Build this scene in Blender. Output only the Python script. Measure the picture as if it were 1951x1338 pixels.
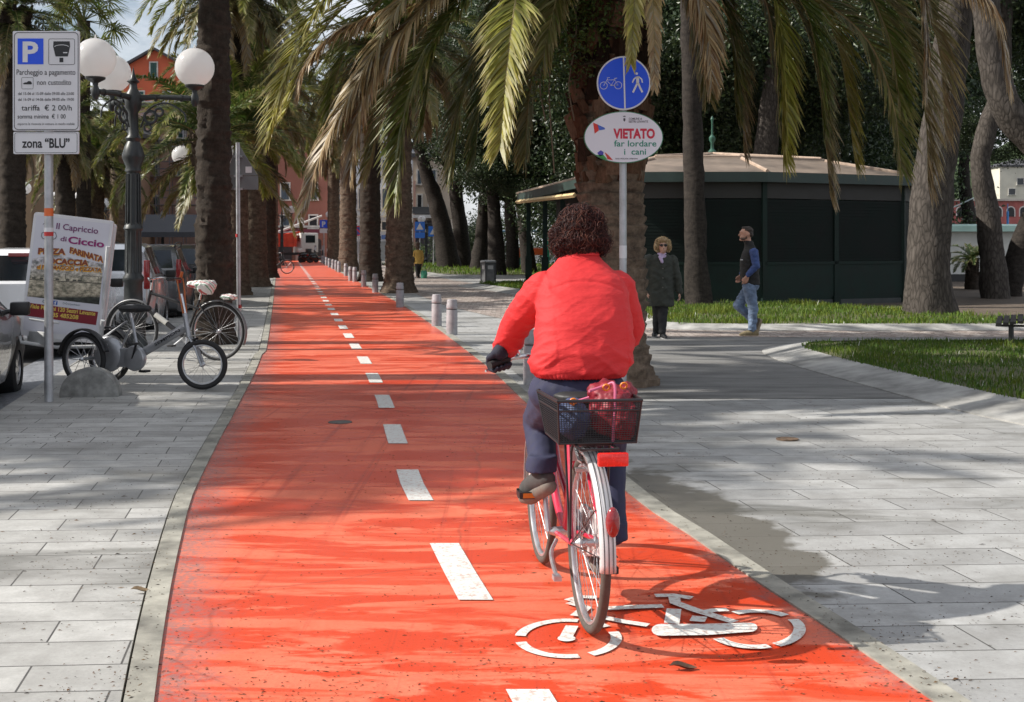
import bpy, bmesh, math, random
from mathutils import Vector, Matrix, Euler, noise as mnoise
PI = math.pi
R = math.radians
SC = bpy.context.scene
COL = SC.collection
for _o in list(bpy.data.objects):
    bpy.data.objects.remove(_o)

# ------------------------------------------------------------------ camera, sky, sun, exposure
F, H, HY, CX = 2400.0, 1.5, 465.0, 975.5          # focal length in photo pixels, eye height, horizon row, centre column
cam = bpy.data.objects.new('camera', bpy.data.cameras.new('camera'))
COL.objects.link(cam)
cam.location = (0, 0, H)
cam.rotation_euler = (R(90), 0, 0)
cam.data.sensor_width = 36
cam.data.lens = F / 1951 * 36
cam.data.shift_y = -(669 - HY) / 1951
cam.data.clip_start = 0.1
cam.data.clip_end = 2000
cam.data.dof.use_dof = True
cam.data.dof.focus_distance = 6.5
cam.data.dof.aperture_fstop = 15
SC.camera = cam

SX, SY = 1.25, 0.03                                # shadow offset per metre of height
SUN_DIR = Vector((-SX, -SY, 1)).normalized()       # towards the sun
sun = bpy.data.objects.new('sun', bpy.data.lights.new('sun', 'SUN'))
COL.objects.link(sun)
sun.data.energy = 4.8
sun.data.angle = R(0.6)
sun.data.color = (1.0, 0.95, 0.87)
sun.rotation_euler = SUN_DIR.to_track_quat('Z', 'Y').to_euler()
sun.location = (-30, 0, 30)

world = bpy.data.worlds.new('World')
SC.world = world
world.use_nodes = True
_wn = world.node_tree
_bg = _wn.nodes['Background']
_sky = _wn.nodes.new('ShaderNodeTexSky')
_sky.sky_type = 'NISHITA'
_sky.sun_disc = False
_sky.sun_elevation = math.asin(SUN_DIR.z)
_sky.sun_rotation = R(-91)
_sky.dust_density = 2.0
_tc = _wn.nodes.new('ShaderNodeTexCoord')
_mp = _wn.nodes.new('ShaderNodeMapping')
_mp.inputs['Scale'].default_value = (1, 1, 2.6)
_nz = _wn.nodes.new('ShaderNodeTexNoise')
_nz.inputs['Scale'].default_value = 3.2
_nz.inputs['Detail'].default_value = 9
_nz.inputs['Roughness'].default_value = 0.6
_cr = _wn.nodes.new('ShaderNodeValToRGB')
_cr.color_ramp.elements[0].position = 0.38
_cr.color_ramp.elements[1].position = 0.56
_mx = _wn.nodes.new('ShaderNodeMix')
_mx.data_type = 'RGBA'
_mx.inputs['B'].default_value = (9.5, 9.8, 10.4, 1)
_wn.links.new(_tc.outputs['Generated'], _mp.inputs['Vector'])
_wn.links.new(_mp.outputs[0], _nz.inputs['Vector'])
_wn.links.new(_nz.outputs[0], _cr.inputs[0])
_wn.links.new(_cr.outputs[0], _mx.inputs['Factor'])
_wn.links.new(_sky.outputs[0], _mx.inputs['A'])
_wn.links.new(_mx.outputs['Result'], _bg.inputs['Color'])
_bg.inputs['Strength'].default_value = 0.078
SC.view_settings.view_transform = 'Standard'
SC.view_settings.look = 'None'
SC.view_settings.exposure = 0.45
SC.view_settings.gamma = 1
SC.view_settings.use_curve_mapping = False
SC.cycles.max_bounces = 6
SC.cycles.transparent_max_bounces = 12
SC.cycles.use_denoising = True

# ------------------------------------------------------------------ helpers
def G(px, py):                                     # photo pixel -> point on the ground
    d = F * H / (py - HY)
    return Vector(((px - CX) * d / F, d, 0))
def P(px, py, d):                                  # photo pixel at depth d -> point
    return Vector(((px - CX) * d / F, d, H - (py - HY) * d / F))
def lerp(a, b, t): return a + (b - a) * t
def clamp(x, a=0., b=1.): return max(a, min(b, x))
def smooth(a, b, x):
    t = clamp((x - a) / (b - a)); return t * t * (3 - 2 * t)
def interp(xs, ys, x):
    if x <= xs[0]: return ys[0]
    for i in range(1, len(xs)):
        if x <= xs[i]:
            return lerp(ys[i - 1], ys[i], (x - xs[i - 1]) / (xs[i] - xs[i - 1]))
    return ys[-1]
def catmull(pts, n=8):
    pts = [Vector(p) for p in pts]
    q = [pts[0] * 2 - pts[1]] + pts + [pts[-1] * 2 - pts[-2]]
    out = []
    for i in range(1, len(q) - 2):
        a, b, c, d = q[i - 1], q[i], q[i + 1], q[i + 2]
        for k in range(n):
            t = k / n
            out.append(0.5 * ((2 * b) + (c - a) * t + (2 * a - 5 * b + 4 * c - d) * t * t + (3 * b - a - 3 * c + d) * t ** 3))
    out.append(pts[-1].copy())
    return out
def fbm(v, oct=3):
    return mnoise.fractal(v, 0.6, 2.1, oct)

def wmat(o):
    M = Matrix.Identity(4)
    while o is not None:
        M = o.matrix_parent_inverse @ o.matrix_basis @ M if o.parent else o.matrix_basis @ M
        o = o.parent
    return M

class MB:
    """collects shapes and links them as one mesh object"""
    def __init__(s):
        s.v, s.f, s.m, s.c = [], [], [], []
    def add(s, vs, fs, mi=0, col=None):
        b = len(s.v)
        s.v += [tuple(v) for v in vs]
        for f in fs:
            s.f.append(tuple(i + b for i in f)); s.m.append(mi); s.c.append(col)
        return s
    def box(s, c, sz, rz=0, M=None, mi=0, col=None):
        T = M if M is not None else Matrix.Translation(Vector(c)) @ Matrix.Rotation(rz, 4, 'Z')
        x, y, z = [k / 2 for k in sz]
        vs = [T @ Vector((a * x, b * y, d * z)) for a in (-1, 1) for b in (-1, 1) for d in (-1, 1)]
        return s.add(vs, [(0, 1, 3, 2), (4, 6, 7, 5), (0, 4, 5, 1), (2, 3, 7, 6), (0, 2, 6, 4), (1, 5, 7, 3)], mi, col)
    def tube(s, pts, r, n=8, cap=True, mi=0, col=None, sq=(1, 1), up=None):
        pts = [Vector(p) for p in pts]
        k = len(pts)
        rs = r if isinstance(r, (list, tuple)) else [r] * k
        t0 = (pts[1] - pts[0]).normalized()
        u = Vector(up) if up else (Vector((0, 0, 1)) if abs(t0.z) < 0.9 else Vector((1, 0, 0)))
        vs = []
        for i in range(k):
            t = (pts[min(i + 1, k - 1)] - pts[max(i - 1, 0)])
            t = t.normalized() if t.length > 1e-9 else t0
            u = (u - t * u.dot(t))
            u = u.normalized() if u.length > 1e-6 else t.orthogonal().normalized()
            w = t.cross(u)
            for j in range(n):
                a = 2 * PI * j / n
                vs.append(pts[i] + (u * math.cos(a) * sq[0] + w * math.sin(a) * sq[1]) * rs[i])
        fs = [(i * n + j, i * n + (j + 1) % n, (i + 1) * n + (j + 1) % n, (i + 1) * n + j) for i in range(k - 1) for j in range(n)]
        if cap:
            fs += [tuple(range(n))[::-1], tuple((k - 1) * n + j for j in range(n))]
        return s.add(vs, fs, mi, col)
    def lathe(s, prof, n=24, M=None, mi=0, col=None, cap=True):
        T = M if M is not None else Matrix.Identity(4)
        vs = [T @ Vector((r * math.cos(2 * PI * j / n), r * math.sin(2 * PI * j / n), z)) for r, z in prof for j in range(n)]
        k = len(prof)
        fs = [(i * n + j, i * n + (j + 1) % n, (i + 1) * n + (j + 1) % n, (i + 1) * n + j) for i in range(k - 1) for j in range(n)]
        if cap:
            if prof[0][0] > 1e-4: fs.append(tuple(range(n))[::-1])
            if prof[-1][0] > 1e-4: fs.append(tuple((k - 1) * n + j for j in range(n)))
        return s.add(vs, fs, mi, col)
    def torus(s, c, axis, Rr, r, n=40, m=8, a0=0, a1=2 * PI, mi=0, col=None, sq=(1, 1)):
        A = Vector(axis).normalized()
        q = A.to_track_quat('Z', 'Y').to_matrix()
        U, W = q @ Vector((1, 0, 0)), q @ Vector((0, 1, 0))
        full = abs(a1 - a0) > 2 * PI - 1e-4
        k = n if full else n + 1
        vs = []
        for i in range(k):
            a = a0 + (a1 - a0) * i / n
            d = U * math.cos(a) + W * math.sin(a)
            for j in range(m):
                b = 2 * PI * j / m
                vs.append(Vector(c) + d * (Rr + r * sq[0] * math.cos(b)) + A * r * sq[1] * math.sin(b))
        fs = []
        for i in range(n):
            i2 = (i + 1) % k
            for j in range(m):
                fs.append((i * m + j, i2 * m + j, i2 * m + (j + 1) % m, i * m + (j + 1) % m))
        if not full:
            fs += [tuple(range(m)), tuple((k - 1) * m + j for j in range(m))[::-1]]
        return s.add(vs, fs, mi, col)
    def sphere(s, c, r, n=20, m=12, mi=0, col=None, M=None):
        rr = r if isinstance(r, (tuple, list)) else (r, r, r)
        T = M if M is not None else Matrix.Identity(3)
        vs, fs = [], []
        for i in range(m + 1):
            th = PI * i / m
            for j in range(n):
                a = 2 * PI * j / n
                vs.append(Vector(c) + T @ Vector((rr[0] * math.sin(th) * math.cos(a), rr[1] * math.sin(th) * math.sin(a), rr[2] * math.cos(th))))
        for i in range(m):
            for j in range(n):
                fs.append((i * n + j, (i + 1) * n + j, (i + 1) * n + (j + 1) % n, i * n + (j + 1) % n))
        return s.add(vs, fs, mi, col)
    def prism(s, poly, M, depth, mi=0, col=None):          # polygon in the local xy plane, extruded along -z by depth
        n = len(poly)
        vs = [M @ Vector((x, y, 0)) for x, y in poly] + [M @ Vector((x, y, -depth)) for x, y in poly]
        fs = [tuple(range(n)), tuple(range(2 * n - 1, n - 1, -1))] + [(i, i + n, (i + 1) % n + n, (i + 1) % n) for i in range(n)]
        return s.add(vs, fs, mi, col)
    def flat(s, poly, M, mi=0, col=None):
        return s.add([M @ Vector((x, y, 0)) for x, y in poly], [tuple(range(len(poly)))], mi, col)
    def stroke(s, pts, w, M=None, z=0, mi=0, col=None, closed=False):   # flat ribbon in the local xy plane
        pts = [Vector((p[0], p[1])) for p in pts]
        n = len(pts); vs = []
        T = M if M is not None else Matrix.Identity(4)
        for i in range(n):
            a = pts[i - 1] if (i > 0 or closed) else pts[i]
            b = pts[(i + 1) % n] if (i < n - 1 or closed) else pts[i]
            t = (b - a); t = t.normalized() if t.length > 1e-9 else Vector((1, 0))
            nn = Vector((-t.y, t.x)) * w / 2
            vs += [T @ Vector((*(pts[i] + nn), z)), T @ Vector((*(pts[i] - nn), z))]
        fs = [(2 * i, 2 * i + 1, (2 * i + 3) % (2 * n), (2 * i + 2) % (2 * n)) for i in range(n if closed else n - 1)]
        return s.add(vs, fs, mi, col)
    def build(s, name, mat=None, parent=None, sm=35, bevel=0, world=False, bseg=2):
        me = bpy.data.meshes.new(name)
        vs = s.v
        if world and parent is not None:
            Mi = wmat(parent).inverted()
            vs = [tuple(Mi @ Vector(v)) for v in vs]
        me.from_pydata(vs, [], s.f)
        mats = mat if isinstance(mat, (list, tuple)) else [mat]
        for m in mats:
            if m: me.materials.append(m)
        if len(mats) > 1:
            me.polygons.foreach_set('material_index', s.m)
        if any(c is not None for c in s.c):
            at = me.color_attributes.new('Col', 'FLOAT_COLOR', 'CORNER')
            buf = []
            for p, c in zip(me.polygons, s.c):
                c = c or (1, 1, 1)
                buf += [c[0], c[1], c[2], 1.0] * p.loop_total
            at.data.foreach_set('color', buf)
        me.update()
        if bevel:
            bm = bmesh.new(); bm.from_mesh(me)
            bmesh.ops.remove_doubles(bm, verts=bm.verts, dist=1e-5)
            bmesh.ops.recalc_face_normals(bm, faces=bm.faces)
            es = [e for e in bm.edges if len(e.link_faces) == 2 and e.calc_face_angle(0) > R(30)]
            bmesh.ops.bevel(bm, geom=es, offset=bevel, segments=bseg, affect='EDGES', profile=0.6, clamp_overlap=True)
            bm.to_mesh(me); bm.free()
        if sm:
            me.shade_smooth()
            if sm < 180: me.set_sharp_from_angle(angle=R(sm))
        o = bpy.data.objects.new(name, me)
        COL.objects.link(o)
        if parent is not None: o.parent = parent
        return o

def tag(o, label=None, cat=None, group=None, kind=None):
    if label: o['label'] = label
    if cat: o['category'] = cat
    if group: o['group'] = group
    if kind: o['kind'] = kind
    return o
def thing(name, label, cat, loc=(0, 0, 0), rz=0, group=None):
    o = bpy.data.objects.new(name, None)
    o.empty_display_size = 0.1
    COL.objects.link(o)
    o.location = loc; o.rotation_euler = (0, 0, rz)
    return tag(o, label, cat, group)
def dup(src, loc, rz=None, label=None, group=None, scale=None):
    def cp(o, par):
        c = o.copy(); COL.objects.link(c); c.parent = par
        for ch in [k for k in bpy.data.objects if k.parent == o]: cp(ch, c)
        return c
    r = cp(src, None)
    r.location = loc
    if rz is not None: r.rotation_euler = (0, 0, rz)
    if scale: r.scale = (scale,) * 3
    if label: r['label'] = label
    if group: r['group'] = group
    return r

# ------------------------------------------------------------------ materials
class NG:
    def __init__(s, name):
        s.mat = bpy.data.materials.new(name); s.mat.use_nodes = True
        s.t = s.mat.node_tree; s.t.nodes.clear()
        s.out = s.t.nodes.new('ShaderNodeOutputMaterial')
    def n(s, typ, props=None, **ins):
        nd = s.t.nodes.new('ShaderNode' + typ)
        for k, v in (props or {}).items(): setattr(nd, k, v)
        for k, v in ins.items():
            key = k.replace('_', ' ')
            sk = nd.inputs[int(k[1:])] if (k[0] == 'i' and k[1:].isdigit()) else nd.inputs[key]
            s.set(sk, v)
        return nd
    def set(s, sk, v):
        if isinstance(v, bpy.types.NodeSocket): s.t.links.new(v, sk)
        elif isinstance(v, bpy.types.Node): s.t.links.new(v.outputs[0], sk)
        elif isinstance(v, (tuple, list)) and sk.type == 'RGBA': sk.default_value = (*v[:3], 1)
        else: sk.default_value = v
    def coord(s, kind='Object', scale=(1, 1, 1), rot=(0, 0, 0), loc=(0, 0, 0)):
        tc = s.n('TexCoord')
        return s.n('Mapping', None, Vector=tc.outputs[kind], Scale=scale, Rotation=rot, Location=loc).outputs[0]
    def noise(s, vec, scale, detail=4, rough=0.55, dist=0):
        return s.n('TexNoise', None, Vector=vec, Scale=scale, Detail=detail, Roughness=rough, Distortion=dist).outputs[0]
    def ramp(s, fac, stops):
        r = s.n('ValToRGB', None, Fac=fac)
        e = r.color_ramp.elements
        while len(e) < len(stops): e.new(0.5)
        for el, (p, c) in zip(e, stops):
            el.position = p
            el.color = (*c[:3], 1) if isinstance(c, (tuple, list)) else (c, c, c, 1)
        return r.outputs[0]
    def mix(s, fac, a, b, mode='MIX'):
        m = s.n('Mix', {'data_type': 'RGBA', 'blend_type': mode})
        s.set(m.inputs[0], fac); s.set(m.inputs[6], a); s.set(m.inputs[7], b)
        return m.outputs[2]
    def math(s, op, a, b=0.5, clampit=False):
        m = s.n('Math', {'operation': op, 'use_clamp': clampit})
        s.set(m.inputs[0], a); s.set(m.inputs[1], b)
        return m.outputs[0]
    def bump(s, hgt, strength=0.3, dist=0.01, normal=None):
        b = s.n('Bump', None, Height=hgt, Strength=strength, Distance=dist)
        if normal is not None: s.set(b.inputs['Normal'], normal)
        return b.outputs[0]
    def done(s, **ins):
        p = s.n('BsdfPrincipled', None, **ins)
        s.t.links.new(p.outputs[0], s.out.inputs[0])
        s.p = p
        return s.mat

_mc = {}
def mat(name, col, rough=0.6, metal=0.0, ns=0, na=0.25, bump=0, bs=None, coat=0, spec=0.5, bd=0.004):
    if name in _mc: return _mc[name]
    g = NG(name)
    ins = dict(Roughness=rough, Metallic=metal, Specular_IOR_Level=spec, Coat_Weight=coat)
    if ns:
        v = g.coord()
        nz = g.noise(v, ns, 5, 0.6)
        lo = tuple(c * (1 - na) for c in col); hi = tuple(min(1, c * (1 + na)) for c in col)
        ins['Base_Color'] = g.ramp(nz, [(0.3, lo), (0.7, hi)])
        ins['Roughness'] = g.ramp(nz, [(0.3, max(0.05, rough - 0.08)), (0.7, min(1, rough + 0.08))])
        if bump:
            ins['Normal'] = g.bump(g.noise(v, bs or ns * 4, 5, 0.6), bump, bd)
    else:
        ins['Base_Color'] = col
    _mc[name] = g.done(**ins)
    return _mc[name]
def vcol_mat(name, rough=0.5, trans=0.25, spec=0.4, tint=(1, 1, 1)):
    g = NG(name)
    c = g.n('VertexColor', {'layer_name': 'Col'}).outputs[0]
    if tint != (1, 1, 1): c = g.mix(1.0, c, tint, 'MULTIPLY')
    p = g.n('BsdfPrincipled', None, Base_Color=c, Roughness=rough, Specular_IOR_Level=spec)
    t = g.n('BsdfTranslucent', None, Color=c)
    m = g.n('MixShader', None, i0=trans, i1=p.outputs[0], i2=t.outputs[0])
    g.t.links.new(m.outputs[0], g.out.inputs[0])
    return g.mat

_txt = {}
def text_geo(s, bold=0.0):
    key = (s, bold)
    if key not in _txt:
        cu = bpy.data.curves.new('txt', 'FONT'); cu.body = s; cu.size = 1; cu.offset = bold; cu.resolution_u = 3
        ob = bpy.data.objects.new('txt', cu); COL.objects.link(ob)
        me = bpy.data.meshes.new_from_object(ob.evaluated_get(bpy.context.evaluated_depsgraph_get()))
        vs = [(v.co.x, v.co.y) for v in me.vertices]; fs = [tuple(p.vertices) for p in me.polygons]
        bpy.data.objects.remove(ob); bpy.data.curves.remove(cu); bpy.data.meshes.remove(me)
        _txt[key] = (vs, fs)
    return _txt[key]
def put_text(mb, s, x, y, h, M, w=None, bold=0.0, align='C', shear=0, mi=0, arc=None, grow=0):
    """text with capital height h (baseline y), fitted to width w, centred on x (or starting there)"""
    vs, fs = text_geo(s, bold)
    if not vs: return
    x0 = min(v[0] for v in vs); x1 = max(v[0] for v in vs)
    k = h / 0.72
    kx = (w / (x1 - x0)) if w else k
    W = (x1 - x0) * kx
    ox = x - W / 2 if align == 'C' else x
    out = []
    for a, b in vs:
        X = ox + (a - x0) * kx
        u = (X - ox) / max(W, 1e-6)
        Y = y + b * k * (1 + grow * u) + shear * (X - ox)
        if arc: Y += arc(u)
        out.append(M @ Vector((X, Y, 0)))
    mb.add(out, fs, mi)
FACE = Matrix(((1, 0, 0, 0), (0, 0, -1, 0), (0, 1, 0, 0), (0, 0, 0, 1)))     # local x -> X, y -> Z, z -> -Y (towards the camera)

# bodies grown from overlapping limbs, joined to one skin
class Blob:
    def __init__(s): s.mb = MB()
    def cap(s, p0, r0, p1, r1, n=14):
        p0, p1 = Vector(p0), Vector(p1)
        d = (p1 - p0); L = d.length; t = d.normalized() if L > 1e-9 else Vector((0, 0, 1))
        pts, rs = [], []
        for k in range(5):
            a = PI / 2 * (1 - k / 4.0); pts.append(p0 - t * r0 * math.sin(a)); rs.append(max(1e-4, r0 * math.cos(a)))
        for k in range(1, 6):
            f = k / 6; pts.append(p0.lerp(p1, f)); rs.append(lerp(r0, r1, f))
        for k in range(5):
            a = PI / 2 * k / 4.0; pts.append(p1 + t * r1 * math.sin(a)); rs.append(max(1e-4, r1 * math.cos(a)))
        s.mb.tube(pts, rs, n); return s
    def chain(s, pts, rs):
        for i in range(len(pts) - 1): s.cap(pts[i], rs[i], pts[i + 1], rs[i + 1])
        return s
    def ell(s, c, r, rot=None):
        s.mb.sphere(c, r, 20, 14, M=(rot.to_matrix() if rot is not None else None)); return s
    def loft(s, rings, n=28, ex=2.3, rot=0.0):             # (centre, rx, ry): superellipse rings
        vs = []
        cr, sr = math.cos(rot), math.sin(rot)
        for c, rx, ry in rings:
            for j in range(n):
                a = 2 * PI * j / n
                ca, sa = math.cos(a), math.sin(a)
                x = rx * math.copysign(abs(ca) ** (2 / ex), ca); y = ry * math.copysign(abs(sa) ** (2 / ex), sa)
                vs.append(Vector(c) + Vector((x * cr - y * sr, x * sr + y * cr, 0)))
        k = len(rings)
        fs = [(i * n + j, i * n + (j + 1) % n, (i + 1) * n + (j + 1) % n, (i + 1) * n + j) for i in range(k - 1) for j in range(n)]
        fs += [tuple(range(n))[::-1], tuple((k - 1) * n + j for j in range(n))]
        s.mb.add(vs, fs); return s
    def build(s, name, mat, parent, voxel=0.012, smooth=4, disp=None, world=True):
        bm = bmesh.new()
        vv = [bm.verts.new(v) for v in s.mb.v]
        for f in s.mb.f:
            try: bm.faces.new([vv[i] for i in f])
            except ValueError: pass
        bmesh.ops.recalc_face_normals(bm, faces=bm.faces)
        me = bpy.data.meshes.new('tmp'); bm.to_mesh(me); bm.free()
        ob = bpy.data.objects.new('tmp', me); COL.objects.link(ob)
        m = ob.modifiers.new('r', 'REMESH'); m.mode = 'VOXEL'; m.voxel_size = voxel
        if smooth:
            m = ob.modifiers.new('s', 'SMOOTH'); m.factor = 0.5; m.iterations = smooth
        me2 = bpy.data.meshes.new_from_object(ob.evaluated_get(bpy.context.evaluated_depsgraph_get()))
        bpy.data.objects.remove(ob); bpy.data.meshes.remove(me)
        if disp:
            nr = [v.normal.copy() for v in me2.vertices]
            for v, nn in zip(me2.vertices, nr):
                v.co = v.co + nn * disp(v.co, nn)
        if world and parent is not None: me2.transform(wmat(parent).inverted())
        me2.name = name
        if mat: me2.materials.append(mat)
        me2.shade_smooth(); me2.update()
        o = bpy.data.objects.new(name, me2); COL.objects.link(o)
        if parent is not None: o.parent = parent
        return o
# ------------------------------------------------------------------ ground
PLd, PLx = [-2, 2, 4.12, 5.32, 6.12, 7.21, 7.93, 9.89, 11.25, 16.7, 26.7, 103, 112], [0.2, -0.66, -1.175, -1.453, -1.626, -1.85, -1.974, -2.277, -2.477, -3.33, -5.1, -19.2, -20.9]
PRd, PRx = [-2, 2, 4.12, 4.86, 5.6, 6.6, 7.66, 12, 16.7, 28.8, 45, 109, 112], [2.6, 1.77, 1.38, 1.24, 1.08, .89, .685, .12, -.49, -2.35, -5.2, -16.7, -17.2]
def resamp(ds, xs):
    c = catmull([Vector((x, d, 0)) for d, x in zip(ds, xs)], 8)
    return [p.y for p in c], [p.x for p in c]
PLd, PLx = resamp(PLd, PLx)
PRd, PRx = resamp(PRd, PRx)
def XL(d): return interp(PLd, PLx, d)
def XR(d): return interp(PRd, PRx, d)
def XK(d): return -4.55 - 0.2 * (d - 11)           # street edge of the left pavement
def XC(d): return interp([2, 3.6, 5.78, 7.83, 9.92, 11.96, 14.06, 16.2, 18.46, 45, 106], [.42, .17, -.247, -.62, -.924, -1.21, -1.54, -1.9, -2.3, -7.0, -18], d)
DS = [-2 + 0.5 * i for i in range(40)] + [18 + 2 * i for i in range(48)]

def strip(name, fa, fb, z, m, ds=DS, zb=None, edges=0.0, across=False):
    mb = MB()
    zb = z if zb is None else zb
    vs = []
    for d in ds:
        vs += [(fa(d), d, z), (fb(d), d, zb)]
    n = len(ds)
    fs = [(2 * i, 2 * i + 1, 2 * i + 3, 2 * i + 2) for i in range(n - 1)]
    mb.add(vs, fs)
    if edges:
        for off in (0, 1):
            v2 = []
            for i in range(n): v2 += [vs[2 * i + off], (vs[2 * i + off][0], vs[2 * i + off][1], vs[2 * i + off][2] - edges)]
            mb.add(v2, fs)
    o = mb.build(name, m, None, 40)
    if across:                                      # 0 at the left edge, 1 at the right edge
        at = o.data.color_attributes.new('Across', 'FLOAT_COLOR', 'POINT')
        for i in range(2 * n): at.data[i].color = (i % 2, i % 2, i % 2, 1)
    return tag(o, kind='structure')

def slab_mat(name, bw, rh, sk, ry, c1, c2, wetx):
    g = NG(name)
    v = g.coord()
    sp = g.n('SeparateXYZ', None, i0=v)
    x = g.math('ADD', sp.outputs[0], g.math('MULTIPLY', sp.outputs[1], sk))
    y = g.math('ADD', sp.outputs[1], g.math('MULTIPLY', sp.outputs[0], ry))
    wob = g.noise(v, 1.3, 2)
    y = g.math('ADD', y, g.math('MULTIPLY', wob, 0.02))
    cv = g.n('CombineXYZ', None, X=x, Y=y)
    b = g.n('TexBrick', {'offset': 0.5, 'squash': 1.0}, Vector=cv, Color1=c1, Color2=c2, Mortar=(0.05, 0.048, 0.045), Scale=1.0,
            Mortar_Size=0.0045, Mortar_Smooth=0.3, Bias=0.0, Brick_Width=bw, Row_Height=rh)
    fine = g.noise(v, 60, 6, 0.7)
    med = g.noise(v, 4.5, 6, 0.65)
    col = g.mix(0.35, b.outputs[0], g.ramp(fine, [(0.25, 0.28), (0.75, 0.66)]), 'OVERLAY')
    col = g.mix(g.ramp(med, [(0.38, 0.0), (0.75, 0.62)]), col, (0.17, 0.162, 0.15))
    # dirt and damp patches with a shape of their own
    dv = g.coord(scale=(0.55, 1.5, 1))
    damp = g.noise(dv, 1.1, 5, 0.6, 0.6)
    dm = g.ramp(damp, [(0.53, 0.0), (0.66, 1.0)])
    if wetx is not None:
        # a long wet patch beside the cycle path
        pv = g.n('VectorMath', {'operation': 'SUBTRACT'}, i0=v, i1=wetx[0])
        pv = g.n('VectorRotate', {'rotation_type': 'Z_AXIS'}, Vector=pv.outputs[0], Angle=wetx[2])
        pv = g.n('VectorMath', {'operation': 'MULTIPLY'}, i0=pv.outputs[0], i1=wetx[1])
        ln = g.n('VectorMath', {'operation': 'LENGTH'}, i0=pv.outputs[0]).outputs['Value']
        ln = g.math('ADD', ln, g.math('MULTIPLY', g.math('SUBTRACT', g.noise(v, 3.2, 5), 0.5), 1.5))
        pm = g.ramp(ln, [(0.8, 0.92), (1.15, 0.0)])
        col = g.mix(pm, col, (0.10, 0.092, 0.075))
    col = g.mix(g.math('MULTIPLY', dm, 0.62), col, (0.12, 0.115, 0.10))
    speck = g.ramp(g.noise(v, 190, 2, 0.5), [(0.68, 0.0), (0.73, 0.6)])
    col = g.mix(speck, col, (0.06, 0.045, 0.035))
    rgh = g.mix(dm, (0.62, 0.62, 0.62), (0.4, 0.4, 0.4))
    hgt = g.math('ADD', g.math('MULTIPLY', b.outputs[1], -0.6), g.math('MULTIPLY', fine, 0.12))
    return g.done(Base_Color=col, Roughness=rgh, Normal=g.bump(hgt, 0.55, 0.006))

def path_mat():
    g = NG('red_path_paint')
    v = g.coord()
    base = g.ramp(g.noise(v, 2.2, 5, 0.6), [(0.3, (0.60, 0.118, 0.058)), (0.7, (0.71, 0.175, 0.10))])
    fine = g.noise(v, 70, 6, 0.7)
    base = g.mix(0.42, base, g.ramp(fine, [(0.25, 0.3), (0.75, 0.66)]), 'OVERLAY')
    wv = g.coord(scale=(0.42, 1.9, 1))
    wet = g.noise(wv, 1.35, 9, 0.72, 0.7)
    wm = g.ramp(wet, [(0.49, 0.0), (0.535, 1.0)])
    wm2 = g.ramp(g.noise(g.coord(scale=(0.3, 2.6, 1), loc=(3, 7, 0)), 2.6, 6, 0.6, 0.4), [(0.53, 0.0), (0.59, 0.8)])
    w = g.math('MAXIMUM', wm, wm2)
    col = g.mix(w, base, (0.58, 0.056, 0.018))
    # tyre marks along the path
    tv = g.coord(scale=(9.0, 0.16, 1), rot=(0, 0, R(-9.5)))
    tr = g.ramp(g.noise(tv, 1.3, 7, 0.72, 0.5), [(0.55, 0.0), (0.66, 0.8)])
    tr = g.math('MULTIPLY', tr, g.ramp(g.noise(v, 0.5, 3), [(0.4, 0.25), (0.6, 1.0)]))
    col = g.mix(tr, col, (0.36, 0.04, 0.022))
    ac = g.n('VertexColor', {'layer_name': 'Across'}).outputs[0]
    acv = g.math('ADD', g.n('SeparateXYZ', None, i0=ac).outputs[0], g.math('MULTIPLY', g.math('SUBTRACT', g.noise(v, 5, 7, 0.7), 0.5), 0.22))
    em = g.math('MAXIMUM', g.ramp(acv, [(0.02, 0.85), (0.11, 0.0)]), g.ramp(acv, [(0.95, 0.0), (1.0, 0.6)]))
    em = g.math('MULTIPLY', em, g.ramp(g.noise(v, 38, 6, 0.75), [(0.36, 0.0), (0.58, 1.0)]))
    col = g.mix(em, col, (0.23, 0.15, 0.145))
    # worn and faded spots, cracks
    worn = g.ramp(g.noise(v, 7, 8, 0.72), [(0.62, 0.0), (0.72, 0.5)])
    col = g.mix(worn, col, (0.30, 0.115, 0.09))
    cr = g.n('TexVoronoi', {'feature': 'DISTANCE_TO_EDGE'}, Vector=g.mix(0.2, v, g.n('TexNoise', None, Vector=v, Scale=1.7).outputs[1]), Scale=0.36).outputs[0]
    cm = g.ramp(cr, [(0.0008, 0.3), (0.0022, 0.0)])
    col = g.mix(cm, col, (0.13, 0.04, 0.03))
    speck = g.ramp(g.noise(v, 120, 2, 0.5), [(0.67, 0.0), (0.71, 0.7)])
    col = g.mix(speck, col, (0.16, 0.03, 0.02))
    rgh = g.mix(w, (0.55, 0.55, 0.55), (0.30, 0.30, 0.30))
    hgt = g.math('ADD', fine, g.math('MULTIPLY', cm, -1.0))
    return g.done(Base_Color=col, Roughness=rgh, Specular_IOR_Level=0.35, Normal=g.bump(hgt, 0.3, 0.003))

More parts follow.
